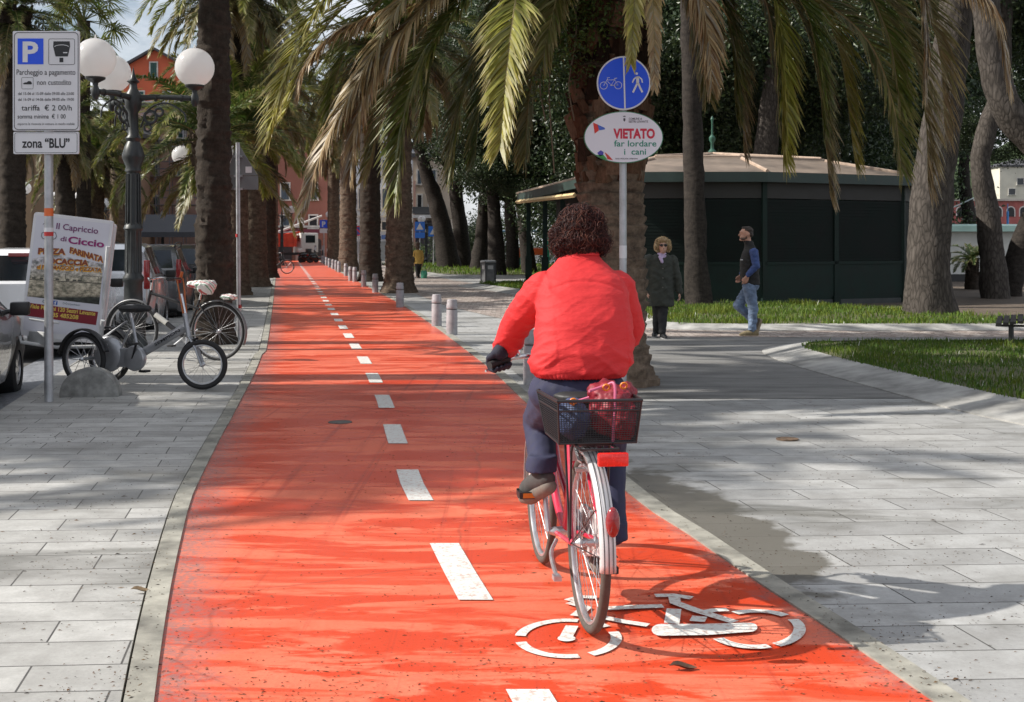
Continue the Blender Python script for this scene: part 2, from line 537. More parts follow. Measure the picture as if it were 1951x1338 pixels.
def cobble_mat():
    g = NG('porphyry_cobbles')
    v = g.coord()
    vo = g.n('TexVoronoi', {'feature': 'F1'}, Vector=v, Scale=9.0, Randomness=0.6)
    ve = g.n('TexVoronoi', {'feature': 'DISTANCE_TO_EDGE'}, Vector=v, Scale=9.0, Randomness=0.6).outputs[0]
    c = g.ramp(g.n('SeparateXYZ', None, i0=vo.outputs['Color']).outputs[0], [(0.0, (0.22, 0.17, 0.15)), (0.5, (0.33, 0.27, 0.24)), (1.0, (0.46, 0.41, 0.37))])
    c = g.mix(g.ramp(ve, [(0.02, 1.0), (0.07, 0.0)]), c, (0.08, 0.07, 0.055))
    st = g.ramp(g.noise(g.coord(scale=(0.5, 2.2, 1)), 1.0, 7, 0.68), [(0.5, 0.0), (0.72, 0.75)])
    c = g.mix(st, c, (0.12, 0.085, 0.06))
    return g.done(Base_Color=c, Roughness=0.7, Normal=g.bump(g.math('MINIMUM', ve, 0.12), 0.8, 0.02))

def asphalt_mat(name, lo, hi, sc=1.2):
    g = NG(name)
    v = g.coord()
    c = g.ramp(g.noise(g.coord(scale=(0.45, 1.6, 1)), sc, 7, 0.65), [(0.3, lo), (0.7, hi)])
    fine = g.noise(v, 120, 4, 0.7)
    c = g.mix(0.4, c, g.ramp(fine, [(0.3, 0.2), (0.7, 0.75)]), 'OVERLAY')
    return g.done(Base_Color=c, Roughness=0.72, Normal=g.bump(fine, 0.4, 0.004))

M_SLABL = slab_mat('left_stone_slabs', 0.63, 0.27, 0.17, -0.06, (0.31, 0.305, 0.29), (0.46, 0.455, 0.435), None)
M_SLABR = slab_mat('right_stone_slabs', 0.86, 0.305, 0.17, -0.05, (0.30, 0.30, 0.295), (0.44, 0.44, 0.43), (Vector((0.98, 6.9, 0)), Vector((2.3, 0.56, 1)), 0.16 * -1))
M_ROAD = asphalt_mat('street_asphalt', (0.045, 0.045, 0.047), (0.085, 0.083, 0.08))
M_ASPH = asphalt_mat('shade_streaked_asphalt', (0.095, 0.092, 0.088), (0.25, 0.245, 0.235), 2.2)  # wide tone contrast imitates shadow streaks lying over this paving
M_COB = cobble_mat()
M_PATH = path_mat()
M_KERB = mat('kerb_concrete', (0.25, 0.24, 0.205), 0.8, ns=5, na=0.5, bump=0.4, bs=60)
M_LKERB = mat('lawn_kerb_stone', (0.29, 0.285, 0.27), 0.75, ns=2.2, na=0.55, bump=0.4, bs=40)
M_LINE = NG('white_road_paint')
_v = M_LINE.coord()
_c = M_LINE.mix(M_LINE.ramp(M_LINE.noise(_v, 45, 6, 0.7), [(0.52, 0.0), (0.64, 0.85)]), (0.64, 0.635, 0.60), (0.40, 0.22, 0.17))
M_LINE = M_LINE.done(Base_Color=_c, Roughness=0.6, Normal=M_LINE.bump(M_LINE.noise(_v, 150, 3), 0.2, 0.002))

mb = MB(); mb.add([(-300, -60, -0.13), (300, -60, -0.13), (300, 600, -0.13), (-300, 600, -0.13)], [(0, 1, 2, 3)])
tag(mb.build('ground', M_ROAD, None, 0), kind='structure')
strip('left_pavement', lambda d: XK(d) if d > 0 else -4.5, lambda d: XL(d) - 0.107, 0.0, M_SLABL, edges=0.125)
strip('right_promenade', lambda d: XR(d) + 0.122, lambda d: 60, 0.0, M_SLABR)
strip('bike_path', XL, XR, 0.004, M_PATH, across=True)
strip('left_path_kerb', lambda d: XL(d) - 0.095, lambda d: XL(d) + 0.004, 0.014, M_KERB, edges=0.03)
strip('right_path_kerb', lambda d: XR(d) - 0.004, lambda d: XR(d) + 0.110, 0.012, M_KERB, edges=0.03)
strip('street_gutter', lambda d: XK(d) - 0.75 if d > 0 else -5.3, lambda d: XK(d) if d > 0 else -4.5, -0.118, mat('gutter_cobbles', (0.17, 0.18, 0.2), 0.5, ns=14, na=0.5, bump=0.8, bs=22, bd=0.02), zb=-0.05)

# smooth shade-streaked tarmac then small porphyry cobbles, on the promenade
mb = MB()
a = [(0.32, 12.2), (3.9, 12.2), (5.6, 13.0), (9, 13.5), (20, 13.5), (20, 20.2), (3.6, 20.2), (1.2, 20.6), (-0.3, 17.6)]
mb.add([(x, y, 0.004) for x, y in a], [tuple(range(len(a)))])
tag(mb.build('promenade_tarmac', M_ASPH, None, 0), kind='structure')
mb = MB()
a = [(1.2, 20.0), (3.6, 20.2), (40, 20.2), (40, 23.4), (2.5, 23.4), (2.2, 36), (0.6, 40), (-2.5, 52), (-6, 75), (-12, 108), (-15.5, 108), (-4.2, 45), (-1.5, 30)]
mb.add([(x, y, 0.006) for x, y in a], [tuple(range(len(a)))])
tag(mb.build('cobbled_walk', M_COB, None, 0), kind='structure')
# side path right of the far lawn, dark tarmac
mb = MB(); mb.add([(6.5, 23.5, 0.008), (40, 23.5, 0.008), (40, 52, 0.008), (2.5, 52, 0.008), (2.5, 30, 0.008), (9.5, 30, 0.008)], [(0, 1, 2, 3, 4, 5)])
tag(mb.build('garden_path', mat('garden_earth', (0.10, 0.075, 0.055), 0.85, ns=2, na=0.4, bump=0.4, bs=40), None, 0), kind='structure')

# dashes
mb = MB()
def dash(d0, d1, w=0.145):
    n = 4; vs = []
    for i in range(n + 1):
        d = lerp(d0, d1, i / n); s = (XC(d + 0.2) - XC(d - 0.2)) / 0.4
        q = Vector((1, -s)).normalized() * (w / 2) if False else Vector((w / 2, 0))
        vs += [(XC(d) - q.x, d, 0.009), (XC(d) + q.x, d, 0.009)]
    mb.add(vs, [(2 * i, 2 * i + 1, 2 * i + 3, 2 * i + 2) for i in range(n)])
for c in [3.72, 5.78, 7.83, 9.92, 11.96, 14.06, 16.2, 18.4] + [20.5 + 2.1 * i for i in range(42)]:
    if c < 24: dash(c - 0.5, c + 0.5)
    elif c < 106: dash(c - 0.42, c + 0.42, 0.16)
tag(mb.build('lane_markings', M_LINE, None, 0), kind='structure')

# bicycle symbol
mb = MB()
def sq(x, y):
    p = G(950 + x / 3.0016, 1100 + y / 3.0); return (p.x, p.y)
_bz = [0.0085]
def bar(pts, w):
    _bz[0] += 0.0004; mb.stroke([sq(*p) for p in pts], w, None, _bz[0])
def arcp(cx, cy, rx, ry, a0, a1, n=14):
    return [(cx + rx * math.cos(R(lerp(a0, a1, i / n))), cy + ry * math.sin(R(lerp(a0, a1, i / n)))) for i in range(n + 1)]
for a0, a1 in ((-78, -172), (-192, -283), (-298, -372), (-72, -38), (-20, 0)):
    bar(arcp(397, 362, 276, 104, a0, a1), 0.042)
bar([(380, 368), (420, 292)], 0.05); bar(arcp(388, 366, 30, 10, 0, 360), 0.03)
for a0, a1 in ((-118, -48), (-32, 62), (72, 148)):
    bar(arcp(1470, 312, 252, 104, a0, a1), 0.046)
bar([(395, 150), (470, 128), (560, 132)], 0.045); bar([(405, 160), (500, 190), (440, 240)], 0.05)
bar([(590, 198), (760, 188), (940, 182)], 0.05); bar([(575, 243), (700, 270), (856, 294)], 0.044)
bar([(990, 284), (1003, 200)], 0.06); bar([(895, 124), (1000, 122), (1105, 138)], 0.048)
bar([(1005, 135), (1010, 165), (1130, 210), (1350, 277)], 0.05)
bar([(1135, 275), (1150, 245)], 0.06); bar([(1160, 225), (1230, 210), (1310, 206)], 0.045)
vs = arcp(930, 325, 55, 34, 90, 270, 10) + [(1180, 290)] + arcp(1440, 310, 40, 26, -90, 90, 8) + [(1200, 354)]
mb.flat([sq(*p) for p in vs], Matrix.Translation((0, 0, 0.0165)))
tag(mb.build('bicycle_symbol', M_LINE, None, 0), kind='structure')

# small covers set in the ground
def cover(name, label, px, py, r, m, sq_=False):
    c = G(px, py)
    t = thing(name, label, 'ground cover', (c.x, c.y, 0.006))
    mb = MB()
    if sq_: mb.box((0, 0, 0.001), (r * 2, r * 1.3, 0.006))
    else: mb.lathe([(0.0, 0.004), (r * 0.75, 0.004), (r * 0.8, 0.001), (r * 0.86, 0.001), (r * 0.9, 0.004), (r, 0.004), (r, -0.004)], 24)
    mb.build('lid', m, t)
M_IRON = mat('worn_iron', (0.13, 0.12, 0.11), 0.55, 0.5, ns=12, na=0.4)
cover('utility_cover', 'small round grey cover set in the red path beside the dashed line', 648, 806, 0.10, M_IRON)
cover('utility_cover', 'small rusty brown round cover in the grey slabs right of the cyclist', 1500, 838, 0.085, mat('rusty_iron', (0.13, 0.085, 0.055), 0.85, 0.2, ns=24, na=0.7))

# ------------------------------------------------------------------ lawns
M_SOIL = mat('lawn_soil', (0.075, 0.075, 0.03), 0.95, ns=3, na=0.5, bump=0.5, bs=30)
M_BLADE = vcol_mat('grass_blades', 0.55, 0.3, 0.25)
def lawn(name, poly, z, n, hmin, hmax, seed, tint=(0.062, 0.125, 0.018), ymax=1e9, focus=None):
    rnd = random.Random(seed)
    mb = MB(); k = len(poly)
    mb.add([(x, y, z) for x, y in poly] + [(x, y, -0.05) for x, y in poly], [tuple(range(k))] + [(i, i + k, (i + 1) % k + k, (i + 1) % k) for i in range(k)])
    base = tag(mb.build('lawn', M_SOIL, None, 0), kind='structure')
    xs = [p[0] for p in poly]; ys = [p[1] for p in poly]
    def inside(x, y):
        c = False; j = k - 1
        for i in range(k):
            if (poly[i][1] > y) != (poly[j][1] > y) and x < (poly[j][0] - poly[i][0]) * (y - poly[i][1]) / (poly[j][1] - poly[i][1]) + poly[i][0]: c = not c
            j = i
        return c
    mb = MB(); cnt = 0
    x0, x1, y0, y1 = min(xs), max(xs), min(ys), max(ys)
    if focus: x0, x1, y0, y1 = max(x0, focus[0]), min(x1, focus[1]), max(y0, focus[2]), min(y1, focus[3])
    while cnt < n:
        x, y = rnd.uniform(x0, x1), rnd.uniform(y0, y1)
        if not inside(x, y): cnt += 0.2; continue
        cnt += 1
        p = fbm(Vector((x * 0.8, y * 0.8, seed)))
        if fbm(Vector((x * 0.55 + 9, y * 0.55, seed + 4))) < -0.12 and rnd.random() < 0.7: continue
        h = rnd.uniform(hmin, hmax) * (1 + 0.6 * p)
        a = rnd.uniform(0, 2 * PI); w = rnd.uniform(0.004, 0.008) * (1.5 if y > 22 else 1) * (2.2 if y > 34 else 1)
        lean = rnd.uniform(0.1, 0.6) * h; la = rnd.uniform(0, 2 * PI)
        dx, dy = math.cos(a) * w, math.sin(a) * w
        lx, ly = math.cos(la) * lean, math.sin(la) * lean
        t = rnd.uniform(0.6, 1.35); yel = rnd.random() ** 3 * 0.7 + max(0, p) * 0.5
        col = (tint[0] * t * (1 + 1.2 * yel), tint[1] * t * (1 + .25 * yel), tint[2] * t)
        if rnd.random() < 0.004: col = (0.75, 0.75, 0.68)
        mb.add([(x - dx, y - dy, z), (x + dx, y + dy, z), (x + dx * .7 + lx * .4, y + dy * .7 + ly * .4, z + h * .6), (x - dx * .7 + lx * .4, y - dy * .7 + ly * .4, z + h * .6), (x + lx, y + ly, z + h)],
               [(0, 1, 2, 3), (3, 2, 4)], 0, col)
    tag(mb.build('grass', M_BLADE, None, 0), kind='stuff')
def lawn_kerb(pts_out, pts_in, zo, zi):
    mb = MB(); n = len(pts_out)
    rnd = random.Random(4)
    po = catmull([Vector((*p, zo)) for p in pts_out], 6); pi = catmull([Vector((*p, zi)) for p in pts_in], 6)
    vs = []
    for a, b in zip(po, pi): vs += [a, b, a - Vector((0, 0, zo + 0.02)), b + (b - a).normalized() * 0.06 - Vector((0, 0, 0.01))]
    m = len(po)
    for i in range(m - 1):
        o = 4 * i
        mb.add([], [])
    fs = []
    for i in range(m - 1):
        o = 4 * i
        fs += [(o, o + 1, o + 5, o + 4), (o + 2, o, o + 4, o + 6), (o + 1, o + 3, o + 7, o + 5)]
    mb.add(vs, fs)
    # joints between the kerb stones
    tag(mb.build('lawn_kerb', M_LKERB, None, 40), kind='structure')
Lk_o = [(9, 3.0), (5.6, 7.4), (4.23, 10.4), (3.72, 13.4), (3.42, 16.2), (3.62, 18.0), (4.6, 18.75), (7.5, 18.9), (20, 18.9)]
Lk_i = [(9.5, 3.2), (6.1, 7.6), (4.75, 10.6), (4.24, 13.5), (3.92, 16.3), (4.05, 17.6), (4.7, 18.3), (7.5, 18.45), (20, 18.45)]
lawn_kerb(Lk_o, Lk_i, 0.012, 0.10)
lawn('near', [(p.x, p.y) for p in catmull([Vector((*p, 0)) for p in Lk_i], 3)] + [(20, 3.2)], 0.085, 30000, 0.03, 0.075, 11, focus=(3.5, 9.5, 9.5, 18.6))
lawn_kerb([(2.3, 26), (2.25, 23.2), (2.6, 22.15), (4, 21.7), (9, 21.7), (40, 21.7)], [(2.7, 26), (2.7, 23.4), (3.0, 22.6), (4.1, 22.3), (9, 22.3), (40, 22.3)], 0.012, 0.09)
lawn('far', [(2.6, 26), (2.6, 23.2), (3.0, 22.4), (4.1, 22.25), (9.4, 22.25), (14, 22.25), (14, 24.2), (9.3, 24.8), (8.4, 27.2), (6.5, 30.6), (2.2, 31)], 0.075, 24000, 0.05, 0.12, 12, tint=(0.085, 0.158, 0.024))
lawn_kerb([(0.85, 33), (0.3, 36), (-.8, 40.5), (-1.9, 44.6), (-1.4, 46.6), (1, 47.6), (12, 48)], [(1.4, 33.2), (0.9, 36.2), (-.2, 40.8), (-1.2, 44.6), (-.9, 45.8), (1.1, 46.6), (12, 47)], 0.012, 0.10)
lawn('side', [(1.4, 33.2), (0.9, 36.2), (-.2, 40.8), (-1.2, 44.6), (-.9, 45.8), (1.1, 46.6), (5, 47), (5, 44), (2.4, 33)], 0.085, 9000, 0.06, 0.14, 13, tint=(0.085, 0.158, 0.024))
lawn_kerb([(-4.6, 62), (-3.5, 57.5), (-1.2, 55.6), (4, 55.4), (14, 55.4)], [(-4.2, 63), (-3.1, 58.6), (-.9, 56.8), (4, 56.6), (14, 56.6)], 0.012, 0.1)
lawn('back', [(-9.3, 90), (-6.2, 72), (-4.2, 63), (-3.1, 58.6), (-.9, 56.8), (4, 56.6), (14, 56.6), (14, 90)], 0.085, 12000, 0.08, 0.2, 14, tint=(0.10, 0.2, 0.026))

# ------------------------------------------------------------------ leaf litter
rnd = random.Random(5)
mb = MB()
n = 0
while n < 11000:
    d = 3.6 + 20 * rnd.random() ** 1.7
    px = rnd.uniform(-50, 2000)
    x = (px - CX) * d / F
    if x < XK(d) + 0.05: continue
    q = fbm(Vector((x * 0.9, d * 2.2, 3.3)))
    edge = min(abs(x - XL(d) + 0.1), abs(x - XR(d) - 0.1))
    onp = XL(d) < x < XR(d)
    if rnd.random() > 0.34 + 0.8 * q + (0.35 if edge < 0.12 else 0): continue
    n += 1
    s = rnd.uniform(0.0018, 0.0052) * (1 if rnd.random() < 0.95 else 1.7)
    a = rnd.uniform(0, PI); L = s * rnd.uniform(1.0, 2.6)
    ux, uy = math.cos(a), math.sin(a)
    zz = 0.005 if onp else 0.002
    if edge < 0.08: zz = 0.014
    h = s * rnd.uniform(0.3, 0.9)
    col = rnd.choice([(0.09, 0.045, 0.025), (0.05, 0.03, 0.02), (0.13, 0.07, 0.035), (0.16, 0.10, 0.05), (0.03, 0.022, 0.018)])
    mb.add([(x + ux * L, d + uy * L, zz), (x - ux * L, d - uy * L, zz + h * .3), (x - uy * s * .5, d + ux * s * .5, zz + h), (x + uy * s * .5, d - ux * s * .5, zz + .001)], [(0, 2, 1), (0, 1, 3), (0, 3, 2), (1, 2, 3)], 0, col)
tag(mb.build('leaf_litter', vcol_mat('dry_litter', 0.85, 0.0, 0.2), None, 0), kind='stuff')
def fallen_leaf(label, px, py, L, rz, col):
    c = G(px, py)
    mb = MB(); pts = []
    for i in range(7):
        t = i / 6; w = math.sin(PI * t) ** 0.7 * L * 0.17 + 0.001
        z = 0.012 + 0.02 * math.sin(t * 5 + 1) * L * 4
        x = (t - 0.5) * L
        pts += [(x, w, z + w * .9), (x, 0, z), (x, -w, z + w * .6)]
    fs = []
    for i in range(6):
        o = 3 * i; fs += [(o, o + 1, o + 4, o + 3), (o + 1, o + 2, o + 5, o + 4)]
    o = MB().add(pts, fs).build('fallen_leaf', mat('leaf_' + str(px), col, 0.7, ns=40, na=0.4), None, 60)
    o.location = (c.x, c.y, 0.002); o.rotation_euler = (0, 0, rz)
    tag(o, label, 'leaf')
fallen_leaf('curled dark dry leaf lying on the red path below the bicycle symbol', 1302, 1279, 0.10, 0.1, (0.09, 0.045, 0.025))
fallen_leaf('pale tan dry leaf lying beside the left kerb of the red path', 268, 1131, 0.085, 0.15, (0.22, 0.15, 0.08))
# ------------------------------------------------------------------ palms
M_FROND = vcol_mat('palm_frond', 0.42, 0.36, 0.45)
def trunk_mat(name, lo, hi, sc=3.0):
    g = NG(name)
    v = g.coord()
    a = g.noise(g.coord(scale=(1, 1, 1.6)), sc * 2, 8, 0.7)
    col = g.ramp(a, [(0.3, lo), (0.72, hi)])
    f = g.noise(g.coord(scale=(1, 1, 0.25)), 40, 6, 0.7)
    col = g.mix(0.45, col, g.ramp(f, [(0.3, 0.2), (0.75, 0.8)]), 'OVERLAY')
    return g.done(Base_Color=col, Roughness=0.88, Specular_IOR_Level=0.2, Normal=g.bump(g.math('ADD', f, a), 0.7, 0.02))
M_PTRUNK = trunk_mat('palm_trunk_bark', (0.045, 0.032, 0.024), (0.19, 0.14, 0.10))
M_PTRUNK_SHADE = trunk_mat('palm_trunk_bark_shaded', (0.018, 0.014, 0.011), (0.062, 0.048, 0.037))  # darker copy of the palm bark, the trunks' shade put into its colour
def boot_mat():
    g = NG('palm_frond_base'); v = g.coord()
    c = g.n('VertexColor', {'layer_name': 'Col'}).outputs[0]
    f = g.noise(g.coord(scale=(1, 1, .35)), 34, 6, .7)
    c = g.mix(.7, c, g.ramp(f, [(.3, .15), (.75, .85)]), 'OVERLAY')
    return g.done(Base_Color=c, Roughness=.9, Specular_IOR_Level=.15, Normal=g.bump(f, .8, .015))
M_BOOT = boot_mat()
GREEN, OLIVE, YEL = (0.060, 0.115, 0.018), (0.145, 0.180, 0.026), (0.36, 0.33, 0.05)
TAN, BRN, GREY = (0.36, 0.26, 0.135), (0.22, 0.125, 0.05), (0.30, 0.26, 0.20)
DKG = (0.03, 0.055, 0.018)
def cmix(a, b, t): return tuple(lerp(x, y, clamp(t)) for x, y in zip(a, b))

def frond_geo(mb, pts, seed, leaf=0.42, n=70, base=GREEN, tip=YEL, dead=0.0, droop=0.5, rw=0.028, bare=0.12, width=0.0135, vee=0.35, segs=3, mul=2.3):
    """pinnate leaf along a dense point list: rachis and two rows of narrow leaflets"""
    rnd = random.Random(seed)
    n = int(n * mul); leaf *= 1.15
    pts = [Vector(p) for p in pts]
    k = len(pts)
    acc = [0.0]
    for i in range(1, k): acc.append(acc[-1] + (pts[i] - pts[i - 1]).length)
    Lt = acc[-1]
    def at(s):
        q = s * Lt
        for i in range(1, k):
            if q <= acc[i] or i == k - 1:
                f = clamp((q - acc[i - 1]) / max(1e-6, acc[i] - acc[i - 1]))
                return pts[i - 1].lerp(pts[i], f), (pts[i] - pts[i - 1]).normalized()
    rc = cmix(cmix((0.16, 0.17, 0.05), (0.33, 0.27, 0.12), rnd.random()), TAN, dead)
    mb.tube(pts, [rw * (1 - 0.85 * i / (k - 1)) for i in range(k)], 5, True, 0, rc, sq=(0.6, 1.0))
    side = None
    hor = Vector((pts[-1].x - pts[0].x, pts[-1].y - pts[0].y, 0))
    hs = Vector((hor.y, -hor.x, 0)).normalized() if hor.length > 0.05 else Vector((1, 0, 0))
    for i in range(n):
        s0 = bare + (1 - bare) * (i + 0.5) / n
        for sg in (-1, 1):
            s = min(0.999, s0 + rnd.uniform(-.4, .4) / n)
            p, t = at(s)
            sd = (hs - t * hs.dot(t)).normalized()
            nr = sd.cross(t); nr = nr if nr.z >= 0 or abs(t.z) > .9 else -nr
            u = (s - bare) / (1 - bare)
            ll = leaf * (0.35 + 0.65 * math.sin(PI * min(1, u * 1.35 + 0.12) ** 0.8)) if u < 0.6 else leaf * lerp(1.0, 0.42, (u - 0.6) / 0.4)
            ll *= rnd.uniform(0.8, 1.12)
            ph = R(lerp(64, 30, u) + rnd.uniform(-9, 9))
            d = t * math.cos(ph) + sd * (sg * math.sin(ph)) + nr * (vee + rnd.uniform(-.2, .2)) * (1 - dead * .8)
            d.normalize()
            dr = droop * rnd.uniform(0.6, 1.4) * (1 + dead)
            q = [p]; dd = d.copy()
            for j in range(segs):
                dd = (dd + Vector((0, 0, -1)) * dr * (j + 1) / segs * 0.75 + Vector((rnd.uniform(-1, 1), rnd.uniform(-1, 1), 0)) * 0.10 * dead).normalized()
                q.append(q[-1] + dd * ll / segs)
            wd = d.cross(nr)
            if rnd.random() < 0.5: wd = (wd + nr * rnd.uniform(-.7, .7))
            wd.normalize()
            w = width * rnd.uniform(0.7, 1.2)
            vs = []
            prof = [0.6, 1.0, 0.75, 0.4]
            for j in range(segs): vs += [q[j] - wd * w * prof[j], q[j] + wd * w * prof[j]]
            vs.append(q[-1])
            c = cmix(base, tip, (u ** 2.2) * 0.8 + rnd.uniform(-.15, .3))
            dl = clamp(dead * (0.5 + u * 1.2) + rnd.uniform(-.25, .15) * (dead > 0))
            c = cmix(c, rnd.choice((TAN, TAN, BRN, GREY)), dl)
            v = rnd.uniform(0.7, 1.3); c = tuple(x * v for x in c)
            c2 = cmix(c, TAN, 0.1 + 0.35 * rnd.random() * (u > .3))
            fs = [(2 * j, 2 * j + 1, 2 * j + 3, 2 * j + 2) for j in range(segs - 1)]
            mb.add(vs, fs, 0, c)
            b = 2 * (segs - 1)
            mb.add([vs[b], vs[b + 1], vs[b + 2]], [(0, 1, 2)], 0, c2)

def arc_pts(L, e0, bend, n=16, pw=1.25):
    pts = [Vector((0, 0, 0))]
    for i in range(n):
        s = (i + 0.5) / n
        a = R(e0 - bend * s ** pw)
        pts.append(pts[-1] + Vector((math.cos(a), 0, math.sin(a))) * L / n)
    return pts
_fl = {}
def frond_lib(kind, var):
    key = (kind, var)
    if key not in _fl:
        rnd = random.Random(hash((kind, var)) if False else len(_fl) * 7 + 3)
        e0, bend, L, dead = {'up': (78, 62, 2.9, 0), 'high': (56, 88, 3.2, 0), 'mid': (34, 95, 3.4, 0.0), 'low': (10, 82, 3.3, 0.0), 'hang': (-22, 62, 3.0, 0.28), 'dry': (-48, 40, 2.5, 1.0)}[kind]
        mb = MB()
        g = cmix(DKG, GREEN, rnd.random())
        frond_geo(mb, arc_pts(L * rnd.uniform(.92, 1.08), e0 + rnd.uniform(-5, 5), bend + rnd.uniform(-8, 8)), len(_fl) + 11, leaf=0.46, n=46, base=g, tip=cmix(OLIVE, YEL, .6 * rnd.random() ** 2), dead=dead, droop=0.45 + 0.25 * dead, width=0.019, segs=2)
        o = mb.build('frond', M_FROND, None, 0)
        me = o.data; bpy.data.objects.remove(o)
        _fl[key] = me
    return _fl[key]

def palm_trunk(mb, h, r0, r1, seed, rings=None, boots=0.0, bulge=0.0, n=40, rough=0.05, lean=(0, 0), step=0.05):
    """tapering trunk with spiral rows of leaf scars"""
    rnd = random.Random(seed)
    nz = max(12, int(h / step)); vs = []; 
    for i in range(nz + 1):
        z = h * i / nz; u = z / h
        r = lerp(r0, r1, smooth(0, 1, u ** 0.6))
        r *= 1 + 0.45 * math.exp(-z / 0.28) 
        if bulge: r *= 1 + bulge * smooth(0.72, 0.95, u)
        for j in range(n):
            a = 2 * PI * j / n
            row = z / (0.115 if boots < .5 else 0.16)
            col = a / (2 * PI) * 9
            k = math.floor(row)
            fx = abs(((col + 0.5 * (k % 2) + 0.13 * k) % 1) - 0.5) * 2
            fy = row - k
            scale = (fy * (1 - 0.55 * fx ** 2)) - 0.35
            nz_ = fbm(Vector((math.cos(a) * 2.2, math.sin(a) * 2.2, z * 3 + seed)), 4)
            rr = r * (1 + rough * (scale * 1.4 + nz_ * 1.3))
            vs.append(Vector((rr * math.cos(a) + lean[0] * u * u * h, rr * math.sin(a) + lean[1] * u * u * h, z - 0.03)))
    fs = [(i * n + j, i * n + (j + 1) % n, (i + 1) * n + (j + 1) % n, (i + 1) * n + j) for i in range(nz) for j in range(n)]
    fs.append(tuple(nz * n + j for j in range(n)))
    mb.add(vs, fs)

def add_boots(mb, z0, z1, r0, r1, seed, size=0.16, nrow=8):
    """old frond bases left on the trunk: overlapping woody wedges in a spiral"""
    rnd = random.Random(seed)
    z = z0; k = 0
    while z < z1:
        u = (z - z0) / (z1 - z0); r = lerp(r0, r1, u)
        for j in range(nrow):
            a = 2 * PI * (j + 0.5 * (k % 2) + rnd.uniform(-.12, .12)) / nrow
            if rnd.random() < 0.08: continue
            s = size * rnd.uniform(0.6, 1.35)
            rad = Vector((math.cos(a), math.sin(a), 0)); tan = Vector((-math.sin(a), math.cos(a), 0)); up = Vector((0, 0, 1))
            o = rad * (r * 0.86) + up * (z + rnd.uniform(-.02, .02))
            out = (rad * rnd.uniform(0.28, 0.66) + up * 1.0 + tan * rnd.uniform(-.2, .2)).normalized()
            w0, w1, L, th = s * 1.15, s * rnd.uniform(0.45, 0.7), s * rnd.uniform(0.9, 1.5), s * 0.5
            e = o + out * L
            nn = out.cross(tan).normalized(); nn = nn if nn.dot(rad) > 0 else -nn
            cutz = rnd.uniform(-.3, .3)
            vs = [o - tan * w0 * .6, o + tan * w0 * .6, o + tan * w0 * .3 + nn * th * 1.2, o - tan * w0 * .3 + nn * th * 1.2,
                  e - tan * w1 * .6 + out * cutz * s * .4, e + tan * w1 * .6, e + tan * w1 * .35 + nn * th * .7, e - tan * w1 * .35 + nn * th * .7 + out * cutz * s * .4]
            bc = rnd.choice([(.04, .022, .014), (.08, .042, .025), (.14, .08, .05), (.19, .12, .08), (.025, .015, .01), (.10, .045, .026)])
            mb.add(vs, [(0, 3, 2, 1), (0, 1, 5, 4), (1, 2, 6, 5), (2, 3, 7, 6), (3, 0, 4, 7)], 0, bc)
            mb.add(vs[4:], [(0, 1, 2, 3)], 0, rnd.choice([(.24, .16, .10), (.16, .10, .065), (.09, .055, .035)]))
        z += size * 0.78; k += 1

def crown(root, z, seed, plan=(('up', 6), ('high', 9), ('mid', 11), ('low', 11), ('hang', 10), ('dry', 6)), sc=1.0, off=(0, 0), skip=None):
    rnd = random.Random(seed)
    for kind, cnt in plan:
        a0 = rnd.uniform(0, 2 * PI)
        for i in range(cnt):
            az = a0 + 2 * PI * (i + rnd.uniform(-.3, .3)) / cnt
            if skip and skip(az): continue
            me = frond_lib(kind, rnd.randrange(2))
            o = bpy.data.objects.new('frond', me); COL.objects.link(o); o.parent = root
            rr = 0.12 * sc
            o.location = (off[0] + rr * math.cos(az), off[1] + rr * math.sin(az), z + {'up': .25, 'high': .18, 'mid': .08, 'low': 0, 'hang': -.12, 'dry': -.3}[kind])
            o.rotation_euler = (rnd.uniform(-.12, .12), rnd.uniform(-.1, .1), az)
            o.scale = (sc * rnd.uniform(.88, 1.1),) * 3
            if kind == 'dry': o['label'] = 'dry brown hanging frond'

def palm(label, x, y, h, r0, r1, seed, sc=1.0, plan=None, lean=(0, 0), group=None, tm=None, boots=True, bulge=0.25, cat='palm', skip=None, rough=0.06):
    t = thing('palm_tree', label, cat, (x, y, 0), 0, group)
    mb = MB()
    palm_trunk(mb, h, r0, r1, seed, bulge=bulge, n=30, lean=lean, rough=rough, boots=0)
    if boots: add_boots(mb, h * 0.8, h + 0.15, r1 * 1.05, r1 * 1.4, seed, 0.15 * r1 / 0.3, 9)
    tr = mb.build('trunk', tm or M_PTRUNK, t, 50)
    kw = dict(plan=plan) if plan else {}
    crown(t, h, seed + 5, sc=sc, off=(lean[0] * h, lean[1] * h), skip=skip, **kw)
    return t

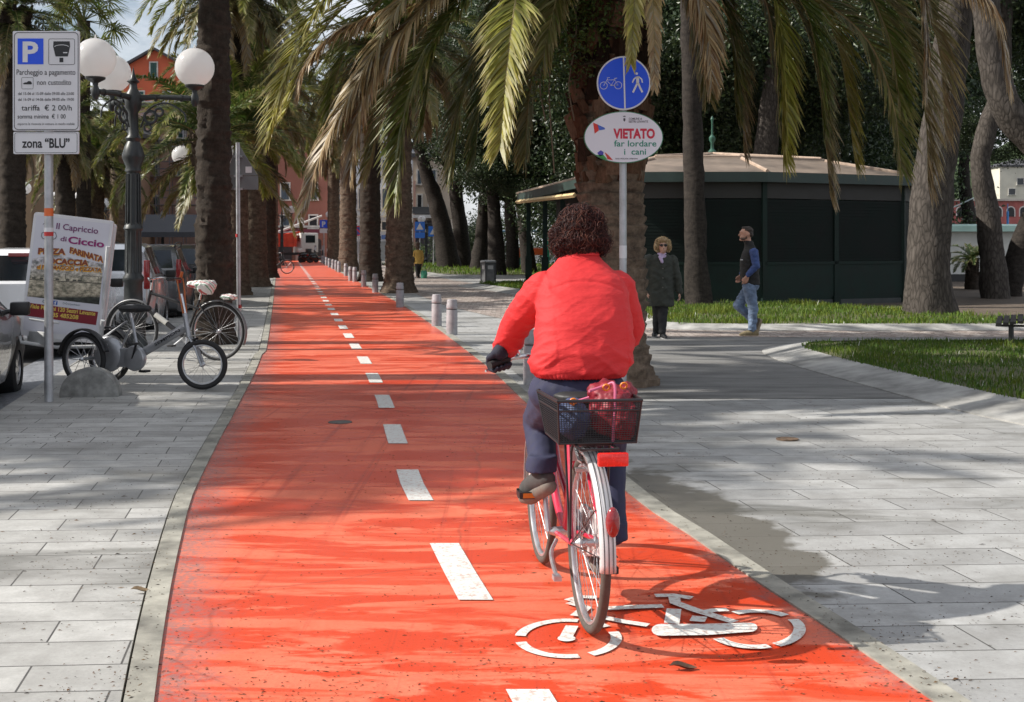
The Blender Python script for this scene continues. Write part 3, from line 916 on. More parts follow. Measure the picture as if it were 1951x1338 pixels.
# the big palm behind the traffic sign: every hanging frond laid out along its own curve
MP = Vector((1.06, 13.5, 0))
big = thing('palm_tree', 'big thick-trunked palm right behind the blue round sign, its long fronds hanging over the path', 'palm', MP)
mb = MB()
palm_trunk(mb, 4.9, 0.37, 0.34, 3, n=72, rough=0.085, step=0.02)
big_tr = mb.build('trunk', trunk_mat('big_palm_bark', (0.055, 0.040, 0.030), (0.27, 0.20, 0.145)), big, 60)
mb = MB()
add_boots(mb, 2.15, 5.0, 0.33, 0.46, 8, 0.165, 10)
mb.build('frond_stubs', M_BOOT, big, 0)
CR = Vector((1.06, 13.5, 5.15))
def hangfrond(ent, seed, **kw):
    pts = [Vector(P(*e)) for e in ent]
    d0 = (pts[0] - CR); hd = Vector((d0.x, d0.y, 0))
    st = CR + hd.normalized() * 0.18
    rise = CR + hd * 0.45; rise.z = max(CR.z, pts[0].z) + 0.28
    c = catmull([st, rise] + pts, 7)
    mb = MB()
    kw = dict(kw); kw['leaf'] = kw.get('leaf', .42) * 1.32; kw['droop'] = kw.get('droop', .5) * .62; kw.setdefault('mul', 3.3)
    frond_geo(mb, c, seed, **kw)
    o = mb.build('frond', M_FROND, big, 0, world=True)
    if kw.get('dead', 0) > 0.6: o['label'] = 'dry brown hanging frond'
    return o
HF = [
 ([(700, -90, 12.0), (606, 20, 11.6), (545, 150, 11.3), (512, 262, 11.1)], dict(base=OLIVE, tip=YEL, dead=0.12, leaf=.40, n=90)),
 ([(850, -80, 12.3), (768, 0, 12.0), (690, 140, 11.8), (622, 265, 11.6), (577, 398, 11.4)], dict(base=OLIVE, tip=TAN, dead=0.6, leaf=.38, n=95, droop=.6)),
 ([(900, -90, 12.4), (800, 20, 12.0), (722, 118, 11.8), (684, 210, 11.6), (668, 320, 11.5)], dict(base=OLIVE, tip=TAN, dead=0.72, leaf=.42, n=95, droop=.8)),
 ([(860, -30, 12.6), (735, 20, 12.4), (640, 62, 12.3), (586, 120, 12.2), (570, 175, 12.2)], dict(base=YEL, tip=TAN, dead=0.65, leaf=.36, n=80, droop=.9)),
 ([(960, -110, 12.6), (872, 18, 12.2), (806, 115, 12.0), (768, 235, 11.9), (757, 372, 11.9)], dict(base=GREEN, tip=OLIVE, dead=0.12, leaf=.44, n=90)),
 ([(1010, -120, 12.0), (983, 0, 11.5), (966, 130, 11.2), (952, 282, 11.0)], dict(base=OLIVE, tip=YEL, dead=0.14, leaf=.38, n=100, width=.012)),
 ([(1000, -100, 13.2), (930, 60, 13.0), (880, 190, 12.9), (862, 330, 12.9)], dict(base=GREEN, tip=OLIVE, dead=0.2, leaf=.42, n=80)),
 ([(1195, -150, 11.9), (1210, -60, 11.7), (1207, 30, 11.6), (1202, 120, 11.6)], dict(base=OLIVE, tip=YEL, dead=0.2, leaf=.2, n=70, droop=.9)),
 ([(1225, -140, 11.9), (1240, -40, 11.7), (1246, 60, 11.6), (1247, 165, 11.6)], dict(base=YEL, tip=TAN, dead=0.5, leaf=.17, n=70, droop=.9)),
 ([(1330, -110, 13.4), (1390, 20, 13.3), (1412, 150, 13.3), (1417, 290, 13.3)], dict(base=GREEN, tip=TAN, dead=0.2, leaf=.36, n=80)),
 ([(1400, -120, 12.7), (1472, -10, 12.4), (1490, 130, 12.3), (1495, 306, 12.3)], dict(base=OLIVE, tip=YEL, dead=0.1, leaf=.38, n=95, droop=.65)),
 ([(1420, -90, 13.0), (1520, 20, 12.8), (1562, 170, 12.7), (1582, 372, 12.7)], dict(base=GREEN, tip=TAN, dead=0.15, leaf=.40, n=100, droop=.6)),
 ([(1440, -110, 13.4), (1548, -5, 13.3), (1600, 100, 13.2), (1629, 310, 13.2)], dict(base=OLIVE, tip=YEL, dead=0.12, leaf=.40, n=95, droop=.6)),
 ([(1500, -130, 13.0), (1680, -10, 12.8), (1738, 90, 12.7), (1764, 230, 12.6), (1768, 345, 12.6)], dict(base=GREEN, tip=TAN, dead=0.14, leaf=.56, n=110, droop=.5)),
 ([(1560, -150, 12.2), (1730, -70, 12.0), (1762, 40, 12.0), (1762, 172, 12.0)], dict(base=TAN, tip=TAN, dead=1.0, leaf=.34, n=80, droop=.8)),
 ([(1640, -160, 11.9), (1845, -40, 11.6), (1900, 40, 11.5), (1922, 150, 11.5)], dict(base=TAN, tip=BRN, dead=1.0, leaf=.46, n=90, droop=.9)),
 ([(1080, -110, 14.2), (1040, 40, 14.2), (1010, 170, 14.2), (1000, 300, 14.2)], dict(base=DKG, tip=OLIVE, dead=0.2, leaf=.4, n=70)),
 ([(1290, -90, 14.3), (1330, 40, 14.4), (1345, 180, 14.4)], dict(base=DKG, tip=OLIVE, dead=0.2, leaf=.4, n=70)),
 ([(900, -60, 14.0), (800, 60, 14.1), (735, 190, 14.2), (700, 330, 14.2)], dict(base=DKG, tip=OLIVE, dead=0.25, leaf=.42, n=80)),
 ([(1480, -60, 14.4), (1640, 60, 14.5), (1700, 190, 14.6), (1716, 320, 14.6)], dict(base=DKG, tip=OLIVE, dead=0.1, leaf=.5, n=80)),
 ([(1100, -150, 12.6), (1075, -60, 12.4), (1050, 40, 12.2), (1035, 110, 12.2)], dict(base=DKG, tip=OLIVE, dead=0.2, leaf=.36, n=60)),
 ([(1010, -140, 12.9), (900, -40, 12.8), (830, 90, 12.8), (806, 240, 12.9)], dict(base=GREEN, tip=OLIVE, dead=0.05, leaf=.42, n=80)),
 ([(940, -110, 13.4), (800, -60, 13.3), (690, 40, 13.3), (640, 150, 13.4), (622, 250, 13.5)], dict(base=GREEN, tip=OLIVE, dead=0.1, leaf=.42, n=80)),
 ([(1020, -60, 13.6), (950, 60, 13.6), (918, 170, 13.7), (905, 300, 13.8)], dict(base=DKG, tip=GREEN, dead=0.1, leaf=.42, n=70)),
 ([(1330, -140, 12.6), (1440, -90, 12.4), (1530, 10, 12.4), (1560, 130, 12.4), (1568, 240, 12.5)], dict(base=GREEN, tip=OLIVE, dead=0.08, leaf=.42, n=90)),
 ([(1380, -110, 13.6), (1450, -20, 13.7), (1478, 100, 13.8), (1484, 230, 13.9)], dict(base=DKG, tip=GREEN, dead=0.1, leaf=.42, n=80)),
 ([(1480, -140, 13.8), (1620, -60, 13.8), (1690, 60, 13.8), (1716, 200, 13.9)], dict(base=GREEN, tip=OLIVE, dead=0.05, leaf=.5, n=90)),
 ([(1330, -90, 13.0), (1380, 10, 12.9), (1398, 110, 12.9), (1402, 215, 12.9)], dict(base=DKG, tip=OLIVE, dead=0.15, leaf=.4, n=80)),
 ([(1540, -150, 13.2), (1660, -110, 13.1), (1740, -20, 13.1), (1790, 90, 13.1), (1800, 250, 13.2)], dict(base=GREEN, tip=TAN, dead=0.25, leaf=.5, n=90)),
 ([(1290, -120, 12.4), (1330, -20, 12.3), (1350, 70, 12.3), (1356, 160, 12.3)], dict(base=BRN, tip=TAN, dead=0.8, leaf=.36, n=70)),
 ([(880, -100, 12.8), (740, -50, 12.6), (640, 30, 12.5), (585, 110, 12.5), (545, 215, 12.5)], dict(base=GREEN, tip=YEL, dead=0.1, leaf=.38, n=80)),
]
for i, (e, kw) in enumerate(HF):
    hangfrond(e, 100 + i, **kw)
crown(big, 5.2, 77, plan=(('up', 7), ('high', 9), ('mid', 9)), sc=1.15)

# leafy climbers
M_LEAF = vcol_mat('tree_leaf', 0.42, 0.22, 0.45)
def leaf_cluster(mb, blobs, n, size, seed, cols, flat=0.5, shell=0.55):
    rnd = random.Random(seed)
    tot = sum(b[1][0] * b[1][1] * b[1][2] for b in blobs)
    for c, r in blobs:
        m = int(n * r[0] * r[1] * r[2] / tot)
        # small twig groups inside the blob
        g = max(1, m // 14)
        for _ in range(g):
            d = Vector((rnd.gauss(0, 1), rnd.gauss(0, 1), rnd.gauss(0, 1))).normalized() * (shell + (1 - shell) * rnd.random()) * rnd.uniform(0.75, 1.08)
            q = Vector(c) + Vector((d.x * r[0], d.y * r[1], d.z * r[2]))
            cs = rnd.uniform(0.65, 1.4); base = rnd.choice(cols)
            sp = size * rnd.uniform(1.6, 3.2)
            for _k in range(14):
                p = q + Vector((rnd.gauss(0, sp), rnd.gauss(0, sp), rnd.gauss(0, sp * .7)))
                a = Vector((rnd.gauss(0, 1), rnd.gauss(0, 1), rnd.gauss(0, 1) - .25)).normalized()
                b = a.orthogonal().normalized(); b = Matrix.Rotation(rnd.uniform(0, 2 * PI), 3, a) @ b
                L = size * rnd.uniform(.7, 1.35); w = L * 0.27
                nn = a.cross(b) * w * .4
                v = cs * rnd.uniform(.75, 1.3)
                mb.add([p, p + a * L * .5 + b * w + nn, p + a * L, p + a * L * .5 - b * w + nn], [(0, 1, 2), (0, 2, 3)], 0, tuple(x * v for x in base))
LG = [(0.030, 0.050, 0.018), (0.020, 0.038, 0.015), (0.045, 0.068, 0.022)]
mb = MB()
bl = []
for px, py, r in ((1040, 40, .38), (1010, 90, .34), (1070, 110, .34), (1020, 160, .26), (1045, 205, .17), (1085, 60, .36), (1010, 20, .34), (1060, -30, .5), (1130, 20, .45)):
    q = P(px, py, 13.0) - MP; bl.append((q, (r, r * .7, r)))
cl = thing('climbing_plant', 'leafy green climber hanging off the upper trunk of the big palm', 'climber', MP)
leaf_cluster(mb, bl, 5200, 0.045, 21, [(0.07, 0.12, 0.02), (0.05, 0.09, 0.02), (0.10, 0.14, 0.03)])
mb.build('foliage', M_LEAF, cl, 0)
mb = MB()
for px in (1035, 1052, 1090):
    mb.tube(catmull([P(px, -60, 13.05) - MP, P(px + 8, 60, 13.0) - MP, P(px - 6, 160, 13.0) - MP, P(px + 4, 330 if px == 1052 else 230, 13.0) - MP], 6), 0.008, 5)
mb.build('stem', mat('vine_stem', (0.16, 0.12, 0.08), 0.8), cl)

# palms of the avenue
def gp(px, py): c = G(px, py); return c.x, c.y
def palm_at(label, px, py, h, r0, r1, seed, **kw):
    x, y = gp(px, py); return palm(label, x, y + r0, h, r0, r1, seed, **kw)
GR = 'palms lining the cycle path'
HP = (('up', 6), ('high', 9), ('mid', 12), ('low', 14), ('hang', 18), ('dry', 7))
palm_at('dark slender palm trunk behind the parked bicycles, crown above the picture', 399, 657, 8.6, 0.27, 0.225, 31, group=GR, plan=HP, tm=M_PTRUNK_SHADE, rough=.12)
cp_ = palm_at('palm with a cable down its trunk, beside the tall grey bollard right of the path', 758, 559, 7.6, 0.43, 0.37, 32, group=GR, plan=HP, sc=1.1)
mb = MB(); mb.tube(catmull([P(750, 300, 38.78) - cp_.location, P(754, 383, 38.78) - cp_.location, P(758, 430, 38.72) - cp_.location, P(781, 480, 38.70) - cp_.location, P(786, 520, 38.75) - cp_.location], 6), .022, 6); mb.build('cable', mat('pale_cable', (.34, .31, .26), .7), cp_)
palm_at('dark straight palm just left of the one with the cable', 703, 537, 8.2, 0.42, 0.40, 33, group=GR, plan=HP, tm=M_PTRUNK_SHADE)
palm_at('palm with a pale sunlit left flank, among the far bollards', 661, 518, 8.4, 0.50, 0.42, 34, group=GR, plan=HP)
palm_at('farthest palm right of the path, near the parked scooters', 634, 506, 8.6, 0.45, 0.42, 35, group=GR, plan=HP)
palm_at('thick palm left of the path with ribbed lower trunk behind the triangular sign', 478, 547, 7.6, 0.48, 0.40, 36, group=GR, plan=HP, sc=1.1)
palm_at('dark palm left of the path with a bicycle leaning behind it', 506, 530, 8.2, 0.40, 0.36, 37, group=GR, plan=HP, tm=M_PTRUNK_SHADE)
palm_at('farthest palm left of the path', 515, 511, 8.6, 0.42, 0.38, 38, group=GR, plan=HP)
palm_at('palm left of the path whose dark trunk shows beside the slender one', 443, 562, 9.2, 0.32, 0.28, 39, group=GR, plan=HP, tm=M_PTRUNK_SHADE, rough=.1)
GS = 'palms across the street'
YG = (('up', 5), ('high', 8), ('mid', 10), ('low', 8))
palm('low bright palm whose fronds stand up behind the triangular sign', -8.1, 37, 4.4, 0.36, 0.34, 41, sc=1.05, plan=(('up', 8), ('high', 9), ('mid', 9), ('low', 6), ('hang', 3)), group=GS)
palm('low palm with yellow drooping fronds between the lamp and the slender trunk', -7.45, 31, 4.0, 0.30, 0.30, 42, sc=.95, plan=(('high', 7), ('mid', 10), ('low', 9), ('hang', 2)), group=GS)
palm('dark palm left of the parking sign with dry fronds hanging into the corner', -11.5, 29, 6.8, 0.30, 0.28, 43, sc=.62, group=GS, tm=M_PTRUNK_SHADE)
palm('short palm with arching fronds behind the advertising board', -14.6, 44, 4.2, 0.34, 0.34, 44, group=GS, sc=.8)
palm('palm with a dark trunk just right of the parking sign', -13.3, 37.5, 5.0, 0.30, 0.28, 45, sc=.62, group=GS, tm=M_PTRUNK_SHADE)
palm('palm standing behind the cast iron lamp, shaggy with dry fronds', -16.3, 52, 6.6, 0.30, 0.28, 46, sc=.52, group=GS, plan=(('up', 5), ('high', 8), ('mid', 8), ('low', 8), ('hang', 8), ('dry', 14)))
palm('dark palm at the far left edge, half out of the picture', -16.4, 40, 6.2, 0.34, 0.32, 47, group=GS, tm=M_PTRUNK_SHADE)
# palms just outside the picture whose shade falls across the path
palm('palm beyond the left edge whose crown shades the near path', -13.2, 9.4, 9.4, 0.34, 0.30, 48, sc=1.05, group='palms outside the view', plan=(('up', 6), ('high', 9), ('mid', 11), ('low', 9), ('hang', 4)))
palm('palm beyond the left edge whose crown shades the near slabs', -8.0, 14.0, 8.6, 0.34, 0.30, 49, group='palms outside the view', plan=(('up', 5), ('high', 8), ('mid', 10), ('low', 7)))
palm('tall palm beyond the left edge whose crown shades the far slabs', -7.3, 13.0, 10.8, 0.32, 0.28, 51, group='palms outside the view', plan=(('up', 5), ('high', 8), ('mid', 11), ('low', 8)))
palm('palm beyond the left edge across the street', -17.5, 24.5, 9.2, 0.34, 0.30, 50, sc=1.1, group='palms outside the view')

# fan palm at the top left, against the sky
fp = thing('fan_palm', 'tall fan palm with round spiky leaves against the sky above the parking sign', 'palm', (-13.8, 40.6, 0))
mb = MB(); palm_trunk(mb, 8.7, 0.26, 0.2, 61, n=20, rough=.06); mb.build('trunk', M_PTRUNK_SHADE, fp, 50)
def fan_leaf(seed):
    rnd = random.Random(seed); mb = MB()
    mb.tube([(0, 0, 0), (0.5, 0, .05), (0.9, 0, 0)], [.02, .014, .01], 5, col=(0.12, 0.14, 0.05))
    for i in range(26):
        a = R(lerp(-125, 125, i / 25)); d = Vector((math.cos(a), math.sin(a), 0.12 * math.cos(i * 2.4)))
        o = Vector((0.9, 0, 0)); L = 0.75 * (1 - .25 * abs(i - 12.5) / 12.5) * rnd.uniform(.9, 1.1)
        w = Vector((-d.y, d.x, 0)) * 0.025
        q1 = o + d * L * .55; q2 = o + d * L + Vector((0, 0, -.18 - .15 * rnd.random()))
        c = cmix(GREEN, OLIVE, rnd.random()); c = cmix(c, TAN, .3 * rnd.random())
        mb.add([o - w * .4, o + w * .4, q1 + w, q1 - w, q2], [(0, 1, 2, 3), (3, 2, 4)], 0, c)
    return mb.build('fan_leaf', M_FROND, fp, 0)
_f0 = [fan_leaf(1), fan_leaf(2)]
rnd = random.Random(9)
for i in range(34):
    o = _f0[i] if i < 2 else _f0[i % 2].copy()
    if i >= 2: COL.objects.link(o); o.parent = fp
    o.location = (0, 0, 8.7); o.rotation_euler = (rnd.uniform(-.6, .6), R(rnd.uniform(-75, 60)), rnd.uniform(0, 2 * PI))
    o.scale = (rnd.uniform(.85, 1.15),) * 3

# ------------------------------------------------------------------ broadleaf trees and pines of the garden
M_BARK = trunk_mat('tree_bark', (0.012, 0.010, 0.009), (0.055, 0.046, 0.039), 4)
def pine_bark():
    g = NG('pine_bark')
    v = g.coord(scale=(1, 1, 0.32))
    w = g.mix(0.16, v, g.n('TexNoise', None, Vector=v, Scale=4.0).outputs[1])
    e = g.n('TexVoronoi', {'feature': 'DISTANCE_TO_EDGE'}, Vector=w, Scale=15.0).outputs[0]
    c = g.ramp(e, [(0.0, (0.036, 0.031, 0.027)), (0.10, (0.062, 0.053, 0.046)), (0.5, (0.10, 0.087, 0.077))])
    c = g.mix(0.5, c, g.ramp(g.noise(v, 18, 6, 0.7), [(0.3, 0.2), (0.7, 0.75)]), 'OVERLAY')
    return g.done(Base_Color=c, Roughness=0.9, Specular_IOR_Level=0.2, Normal=g.bump(g.math('MINIMUM', e, 0.2), 0.8, 0.03))
M_PINE = pine_bark()
def bark_tube(mb, pts, rs, n=16, seed=0, amp=0.06):
    c = catmull(pts, 8); k = len(c)
    b = len(mb.v)
    rr = [interp([i / (len(rs) - 1) for i in range(len(rs))], rs, i / (k - 1)) for i in range(k)]
    mb.tube(c, rr, n)
    for i in range(b, len(mb.v)):
        v = Vector(mb.v[i]); j = (i - b) // n
        if j < k:
            q = v - c[j]
            mb.v[i] = tuple(c[j] + q * (1 + amp * 2.2 * fbm(Vector((q.x * 4, q.y * 4, v.z * 1.3)) + Vector((seed, 0, 0)), 3)))
_crowns = {}
def crown_mesh(var):
    if var not in _crowns:
        rnd = random.Random(200 + var); bl = []
        for i in range(16):
            a = rnd.uniform(0, 2 * PI); d = rnd.uniform(0.3, 2.9); z = rnd.uniform(-1.9, 2.9)
            r = rnd.uniform(0.7, 1.5)
            bl.append((Vector((d * math.cos(a), d * math.sin(a), z)), (r, r, r * .7)))
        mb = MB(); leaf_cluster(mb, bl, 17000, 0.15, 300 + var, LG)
        o = mb.build('crown', M_LEAF, None, 0); _crowns[var] = o.data; bpy.data.objects.remove(o)
    return _crowns[var]
def tree(name, label, x, y, path, rs, crowns, bark=None, seed=0, group=None, cat='tree', n=16):
    t = thing(name, label, cat, (x, y, 0), 0, group)
    mb = MB(); bark_tube(mb, [Vector(p) for p in path], rs, n, seed)
    rnd = random.Random(seed + 1)
    top = Vector(path[-1]); mid = Vector(path[-2])
    for i in range(5):
        a = rnd.uniform(0, 2 * PI); e = Vector((math.cos(a) * rnd.uniform(1, 2.4), math.sin(a) * rnd.uniform(1, 2.4), rnd.uniform(.6, 2.2)))
        s = mid.lerp(top, rnd.uniform(.2, 1))
        bark_tube(mb, [s, s + e * .45 + Vector((0, 0, .15)), s + e], [rs[-1] * .6, rs[-1] * .4, rs[-1] * .15], 7, seed + i)
    mb.build('trunk', bark or M_BARK, t, 60)
    for i, (cx, cy, cz, s) in enumerate(crowns):
        o = bpy.data.objects.new('crown', crown_mesh((seed + i) % 3)); COL.objects.link(o); o.parent = t
        o.location = (cx, cy, cz); o.scale = (s, s, s); o.rotation_euler = (0, 0, seed * 1.7 + i)
    return t
def tree_px(name, label, pts, d, rs, crowns, **kw):
    """trunk traced at depth d (first point on the ground)"""
    b = P(pts[0][0], pts[0][1], d); b.z = 0
    path = [P(x, y, d + (e[0] if e else 0)) - b for x, y, *e in pts]
    path[0].z = -0.05
    return tree(name, label, b.x, b.y, path, rs, crowns, **kw)
tree_px('tree', 'dark slim tree standing in the lawn between the two walkers', [(1332, 588), (1326, 480), (1322, 330), (1318, 180), (1312, 20), (1310, -140)], 29.4, [.34, .26, .24, .23, .2, .16],
        [(0, 1, 10.5, 1.0), (2.4, 2, 11, .9)], seed=1)
tree_px('pine_tree', 'massive rough-barked pine trunk at the right end of the kiosk', [(1774, 606), (1768, 500), (1776, 380), (1795, 230), (1812, 90), (1828, -60), (1840, -200)], 25.8, [.56, .43, .41, .40, .37, .33, .28],
        [(0, 0, 10.5, 1.1), (3.2, 1.2, 10.8, 1.0), (6.0, 1, 10.2, .9)], bark=M_PINE, seed=2, n=28)
tree_px('pine_tree', 'twisting pine behind the massive one, bent to the left at half height', [(1897, 569), (1890, 490), (1884, 410), (1868, 320), (1880, 250), (1905, 170), (1912, 60), (1920, -60)], 34.6, [.42, .34, .31, .27, .26, .24, .22, .18],
        [(1, 2, 8.6, .9), (-1.5, 3, 8.8, .8), (3.5, 3, 8.4, .9), (-.2, 1.6, 4.9, .32), (1.3, 1.8, 4.7, .38), (2.6, 1.2, 5.0, .4), (3.6, 1.4, 4.6, .3)], bark=M_PINE, seed=3, n=20)
tree_px('pine_tree', 'pine leaning in from the right edge with a trunk swept up in a curve', [(2120, 600), (2060, 420), (1990, 290), (1925, 215), (1893, 130), (1880, 20), (1862, -100)], 24.5, [.42, .36, .32, .30, .27, .25, .2],
        [(-1, 0, 8.8, .8), (-3, 2, 9.2, .8)], bark=M_PINE, seed=4, n=20)
tree_px('tree', 'dark leaning trunk at the right edge in front of the white wall', [(1925, 568), (1935, 500), (1962, 420), (2010, 330), (2060, 200)], 36, [.34, .3, .27, .25, .2], [(3, 2, 7.5, .9)], seed=5)
tree_px('tree', 'pale grey tree trunk rising behind the kiosk roof', [(1450, 548), (1452, 430), (1460, 280), (1475, 150), (1490, 10)], 45, [.55, .45, .42, .38, .3],
        [(0, 1, 9.5, 1.2), (3.5, 1.5, 8.6, 1.1), (-3.2, 2, 8.2, 1.1), (1, 3, 6.6, 1.0)], bark=M_PINE, seed=6)
GT = 'dark trees of the garden'
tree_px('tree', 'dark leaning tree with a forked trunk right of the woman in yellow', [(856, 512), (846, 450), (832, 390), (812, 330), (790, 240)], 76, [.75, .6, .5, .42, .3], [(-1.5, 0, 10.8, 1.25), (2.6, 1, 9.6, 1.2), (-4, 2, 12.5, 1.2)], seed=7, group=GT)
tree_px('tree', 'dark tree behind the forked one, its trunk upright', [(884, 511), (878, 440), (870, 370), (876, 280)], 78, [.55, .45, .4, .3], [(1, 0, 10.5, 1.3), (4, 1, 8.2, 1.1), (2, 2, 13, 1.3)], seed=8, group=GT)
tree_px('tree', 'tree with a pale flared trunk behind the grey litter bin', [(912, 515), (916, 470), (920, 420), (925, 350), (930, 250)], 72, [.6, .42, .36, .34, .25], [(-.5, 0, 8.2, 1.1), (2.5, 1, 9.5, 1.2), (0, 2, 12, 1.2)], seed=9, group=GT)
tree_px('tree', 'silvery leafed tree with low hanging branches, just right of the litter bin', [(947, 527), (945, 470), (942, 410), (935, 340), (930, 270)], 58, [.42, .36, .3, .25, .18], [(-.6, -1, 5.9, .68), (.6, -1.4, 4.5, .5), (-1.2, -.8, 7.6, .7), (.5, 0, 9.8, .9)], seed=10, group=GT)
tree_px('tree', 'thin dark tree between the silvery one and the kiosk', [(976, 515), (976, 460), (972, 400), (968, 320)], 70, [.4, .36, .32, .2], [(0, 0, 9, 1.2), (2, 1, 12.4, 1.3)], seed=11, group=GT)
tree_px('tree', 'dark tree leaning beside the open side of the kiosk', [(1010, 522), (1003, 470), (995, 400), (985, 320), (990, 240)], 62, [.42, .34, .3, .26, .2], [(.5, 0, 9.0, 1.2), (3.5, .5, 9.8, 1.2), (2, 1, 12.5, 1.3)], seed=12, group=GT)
for i, (px, d, zz, s, lb) in enumerate(((1130, 58, 6.9, 1.35, 'dense dark tree above the left half of the kiosk roof'), (1270, 52, 6.4, 1.3, 'dense dark tree behind the finial of the kiosk'), (1560, 54, 6.2, 1.35, 'dense dark tree above the right half of the kiosk roof'),
                                         (1660, 62, 6.6, 1.5, 'dark tree behind the hanging fronds left of the massive pine'), (1840, 66, 10.6, 1.4, 'dark tree filling the gap between the massive pine and the twisting one'), (1380, 66, 7.5, 1.5, 'tall dark tree farthest behind the kiosk'), (1070, 70, 8, 1.5, 'tall dark tree behind the big palm'))):
    x = (px - CX) * d / F
    tree('tree', lb, x, d, [(0, 0, -.05), (.2, 0, 2.5), (-.1, 0, 5), (.1, 0, 8)], [.4, .34, .3, .2], [(0, 0, zz, s), (2.4, 1, zz - 2.6 if i not in (4,) else zz + 1, s * .85), (-2.2, -1, zz + 3.2, s), (-2.4, 1, zz - 2.2 if i not in (4,) else zz + 2, s * .8), (1.5, 1, zz + 4, s)], seed=20 + i, group=GT)

t = tree('tree', 'leafy tree beyond the left edge whose crown darkens the near path', -12.9, 9.6, [(0, 0, -.05), (.1, 0, 3), (-.1, 0, 6), (0, 0, 9)], [.3, .26, .22, .14], [(0, 0, 9.3, 1.0), (-2.2, .8, 9.0, .8)], seed=40)
for o in [k for k in t.children if k.name.startswith('crown')]: o.scale = (1.05, .60, .42)
# ------------------------------------------------------------------ kiosk in the garden
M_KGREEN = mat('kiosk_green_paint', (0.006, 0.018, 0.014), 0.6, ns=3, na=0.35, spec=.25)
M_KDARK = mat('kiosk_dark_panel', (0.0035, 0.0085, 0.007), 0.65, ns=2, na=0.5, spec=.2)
M_KROOF = mat('kiosk_roof_copper', (0.18, 0.14, 0.11), 0.6, ns=1.4, na=0.4, bump=0.2, bs=20)
M_KSEAM = mat('kiosk_roof_seam', (0.40, 0.30, 0.23), 0.6, ns=3)
KC = P(1357, 465, 35.5); KC.z = 0
kq = thing('kiosk', 'dark green shuttered park kiosk with a low brown metal roof', 'kiosk', KC)
eaves = [P(1150, 465, 30.2), P(1312, 465, 30.0), P(1462, 465, 30.0), P(1745, 465, 32.0), P(1800, 465, 36.5), P(1640, 465, 42), P(1200, 465, 44.5), P(985, 465, 43.5), P(985, 465, 43.4)][:8]
eaves = [Vector((p.x, p.y, 0)) - KC for p in eaves]
apex = Vector((0, 0, 4.05)); EZ = 3.22
def ring(t, z): return [Vector((p.x * t, p.y * t, z)) for p in eaves]
mb = MB(); n = len(eaves)
r0, r1, r2 = ring(1, EZ), ring(0.58, EZ + .46), ring(0.56, EZ + .53)
mb.add(r0 + r1, [(i, (i + 1) % n, n + (i + 1) % n, n + i) for i in range(n)])
mb.add(r1 + r2, [(i, (i + 1) % n, n + (i + 1) % n, n + i) for i in range(n)])
mb.add(r2 + [apex], [(i, (i + 1) % n, n) for i in range(n)])
mb.build('roof', M_KROOF, kq, 20)
mb = MB()
for i in range(n):
    mb.tube([r0[i] + Vector((0, 0, .02)), r1[i] + Vector((0, 0, .02))], 0.045, 6); mb.tube([r2[i] + Vector((0, 0, .02)), apex], 0.04, 6)
    mb.tube([r2[i], r2[(i + 1) % n]], 0.03, 6)
mb.build('roof_seam', M_KSEAM, kq)
mb = MB()
ro, ri = ring(1.0, EZ - .004), ring(0.985, EZ - .004)
lo, li = ring(1.0, EZ - .24), ring(0.975, EZ - .24)
for A, B in ((ro, lo), (lo, li), (li, ri)):
    mb.add(A + B, [(i, (i + 1) % n, n + (i + 1) % n, n + i) for i in range(n)])
mb.build('fascia', mat('kiosk_fascia', (0.022, 0.042, 0.036), 0.5, ns=3), kq, 0)
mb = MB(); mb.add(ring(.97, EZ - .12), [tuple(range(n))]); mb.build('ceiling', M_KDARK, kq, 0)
W = ring(0.94, 0)
walls = [(0, 1), (1, 2), (2, 3), (3, 4), (4, 5)]
# panels: each bay has a base board, a roller shutter and a transom
def wbox(mb, a, b, z0, z1, off, th=0.05):
    d = (b - a); L = d.length; ang = math.atan2(d.y, d.x); nrm = Vector((d.y, -d.x, 0)).normalized()
    c = (a + b) / 2 + nrm * off
    mb.box((c.x, c.y, (z0 + z1) / 2), (L, th, z1 - z0), ang)
bays = []
for a, b in walls:
    k = {0: 1, 1: 1, 2: 2, 3: 2, 4: 3}[a]
    for j in range(k): bays.append((W[a].lerp(W[b], j / k), W[a].lerp(W[b], (j + 1) / k)))
for a, b in bays:
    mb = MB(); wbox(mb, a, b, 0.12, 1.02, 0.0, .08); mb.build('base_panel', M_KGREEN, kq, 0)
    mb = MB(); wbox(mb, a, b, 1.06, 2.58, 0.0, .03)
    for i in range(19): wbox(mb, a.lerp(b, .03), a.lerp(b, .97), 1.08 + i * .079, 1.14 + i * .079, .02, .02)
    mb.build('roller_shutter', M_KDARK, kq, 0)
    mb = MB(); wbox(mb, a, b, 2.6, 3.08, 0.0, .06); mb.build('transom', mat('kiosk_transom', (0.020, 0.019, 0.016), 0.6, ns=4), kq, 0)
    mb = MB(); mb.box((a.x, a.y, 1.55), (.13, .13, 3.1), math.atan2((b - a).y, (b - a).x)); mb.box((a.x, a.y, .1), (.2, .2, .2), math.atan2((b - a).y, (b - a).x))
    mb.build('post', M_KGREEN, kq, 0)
    mb = MB(); wbox(mb, a, b, 1.0, 1.07, 0.03, .07); mb.build('sill_rail', M_KGREEN, kq, 0)
mb = MB(); wl = ring(.95, 0); mb.add(wl + ring(.95, .13), [(i, (i + 1) % n, n + (i + 1) % n, n + i) for i in range(n)] + [tuple(range(n, 2 * n))]); mb.build('plinth', mat('kiosk_plinth', (0.06, 0.065, 0.065), 0.8, ns=4), kq, 0)
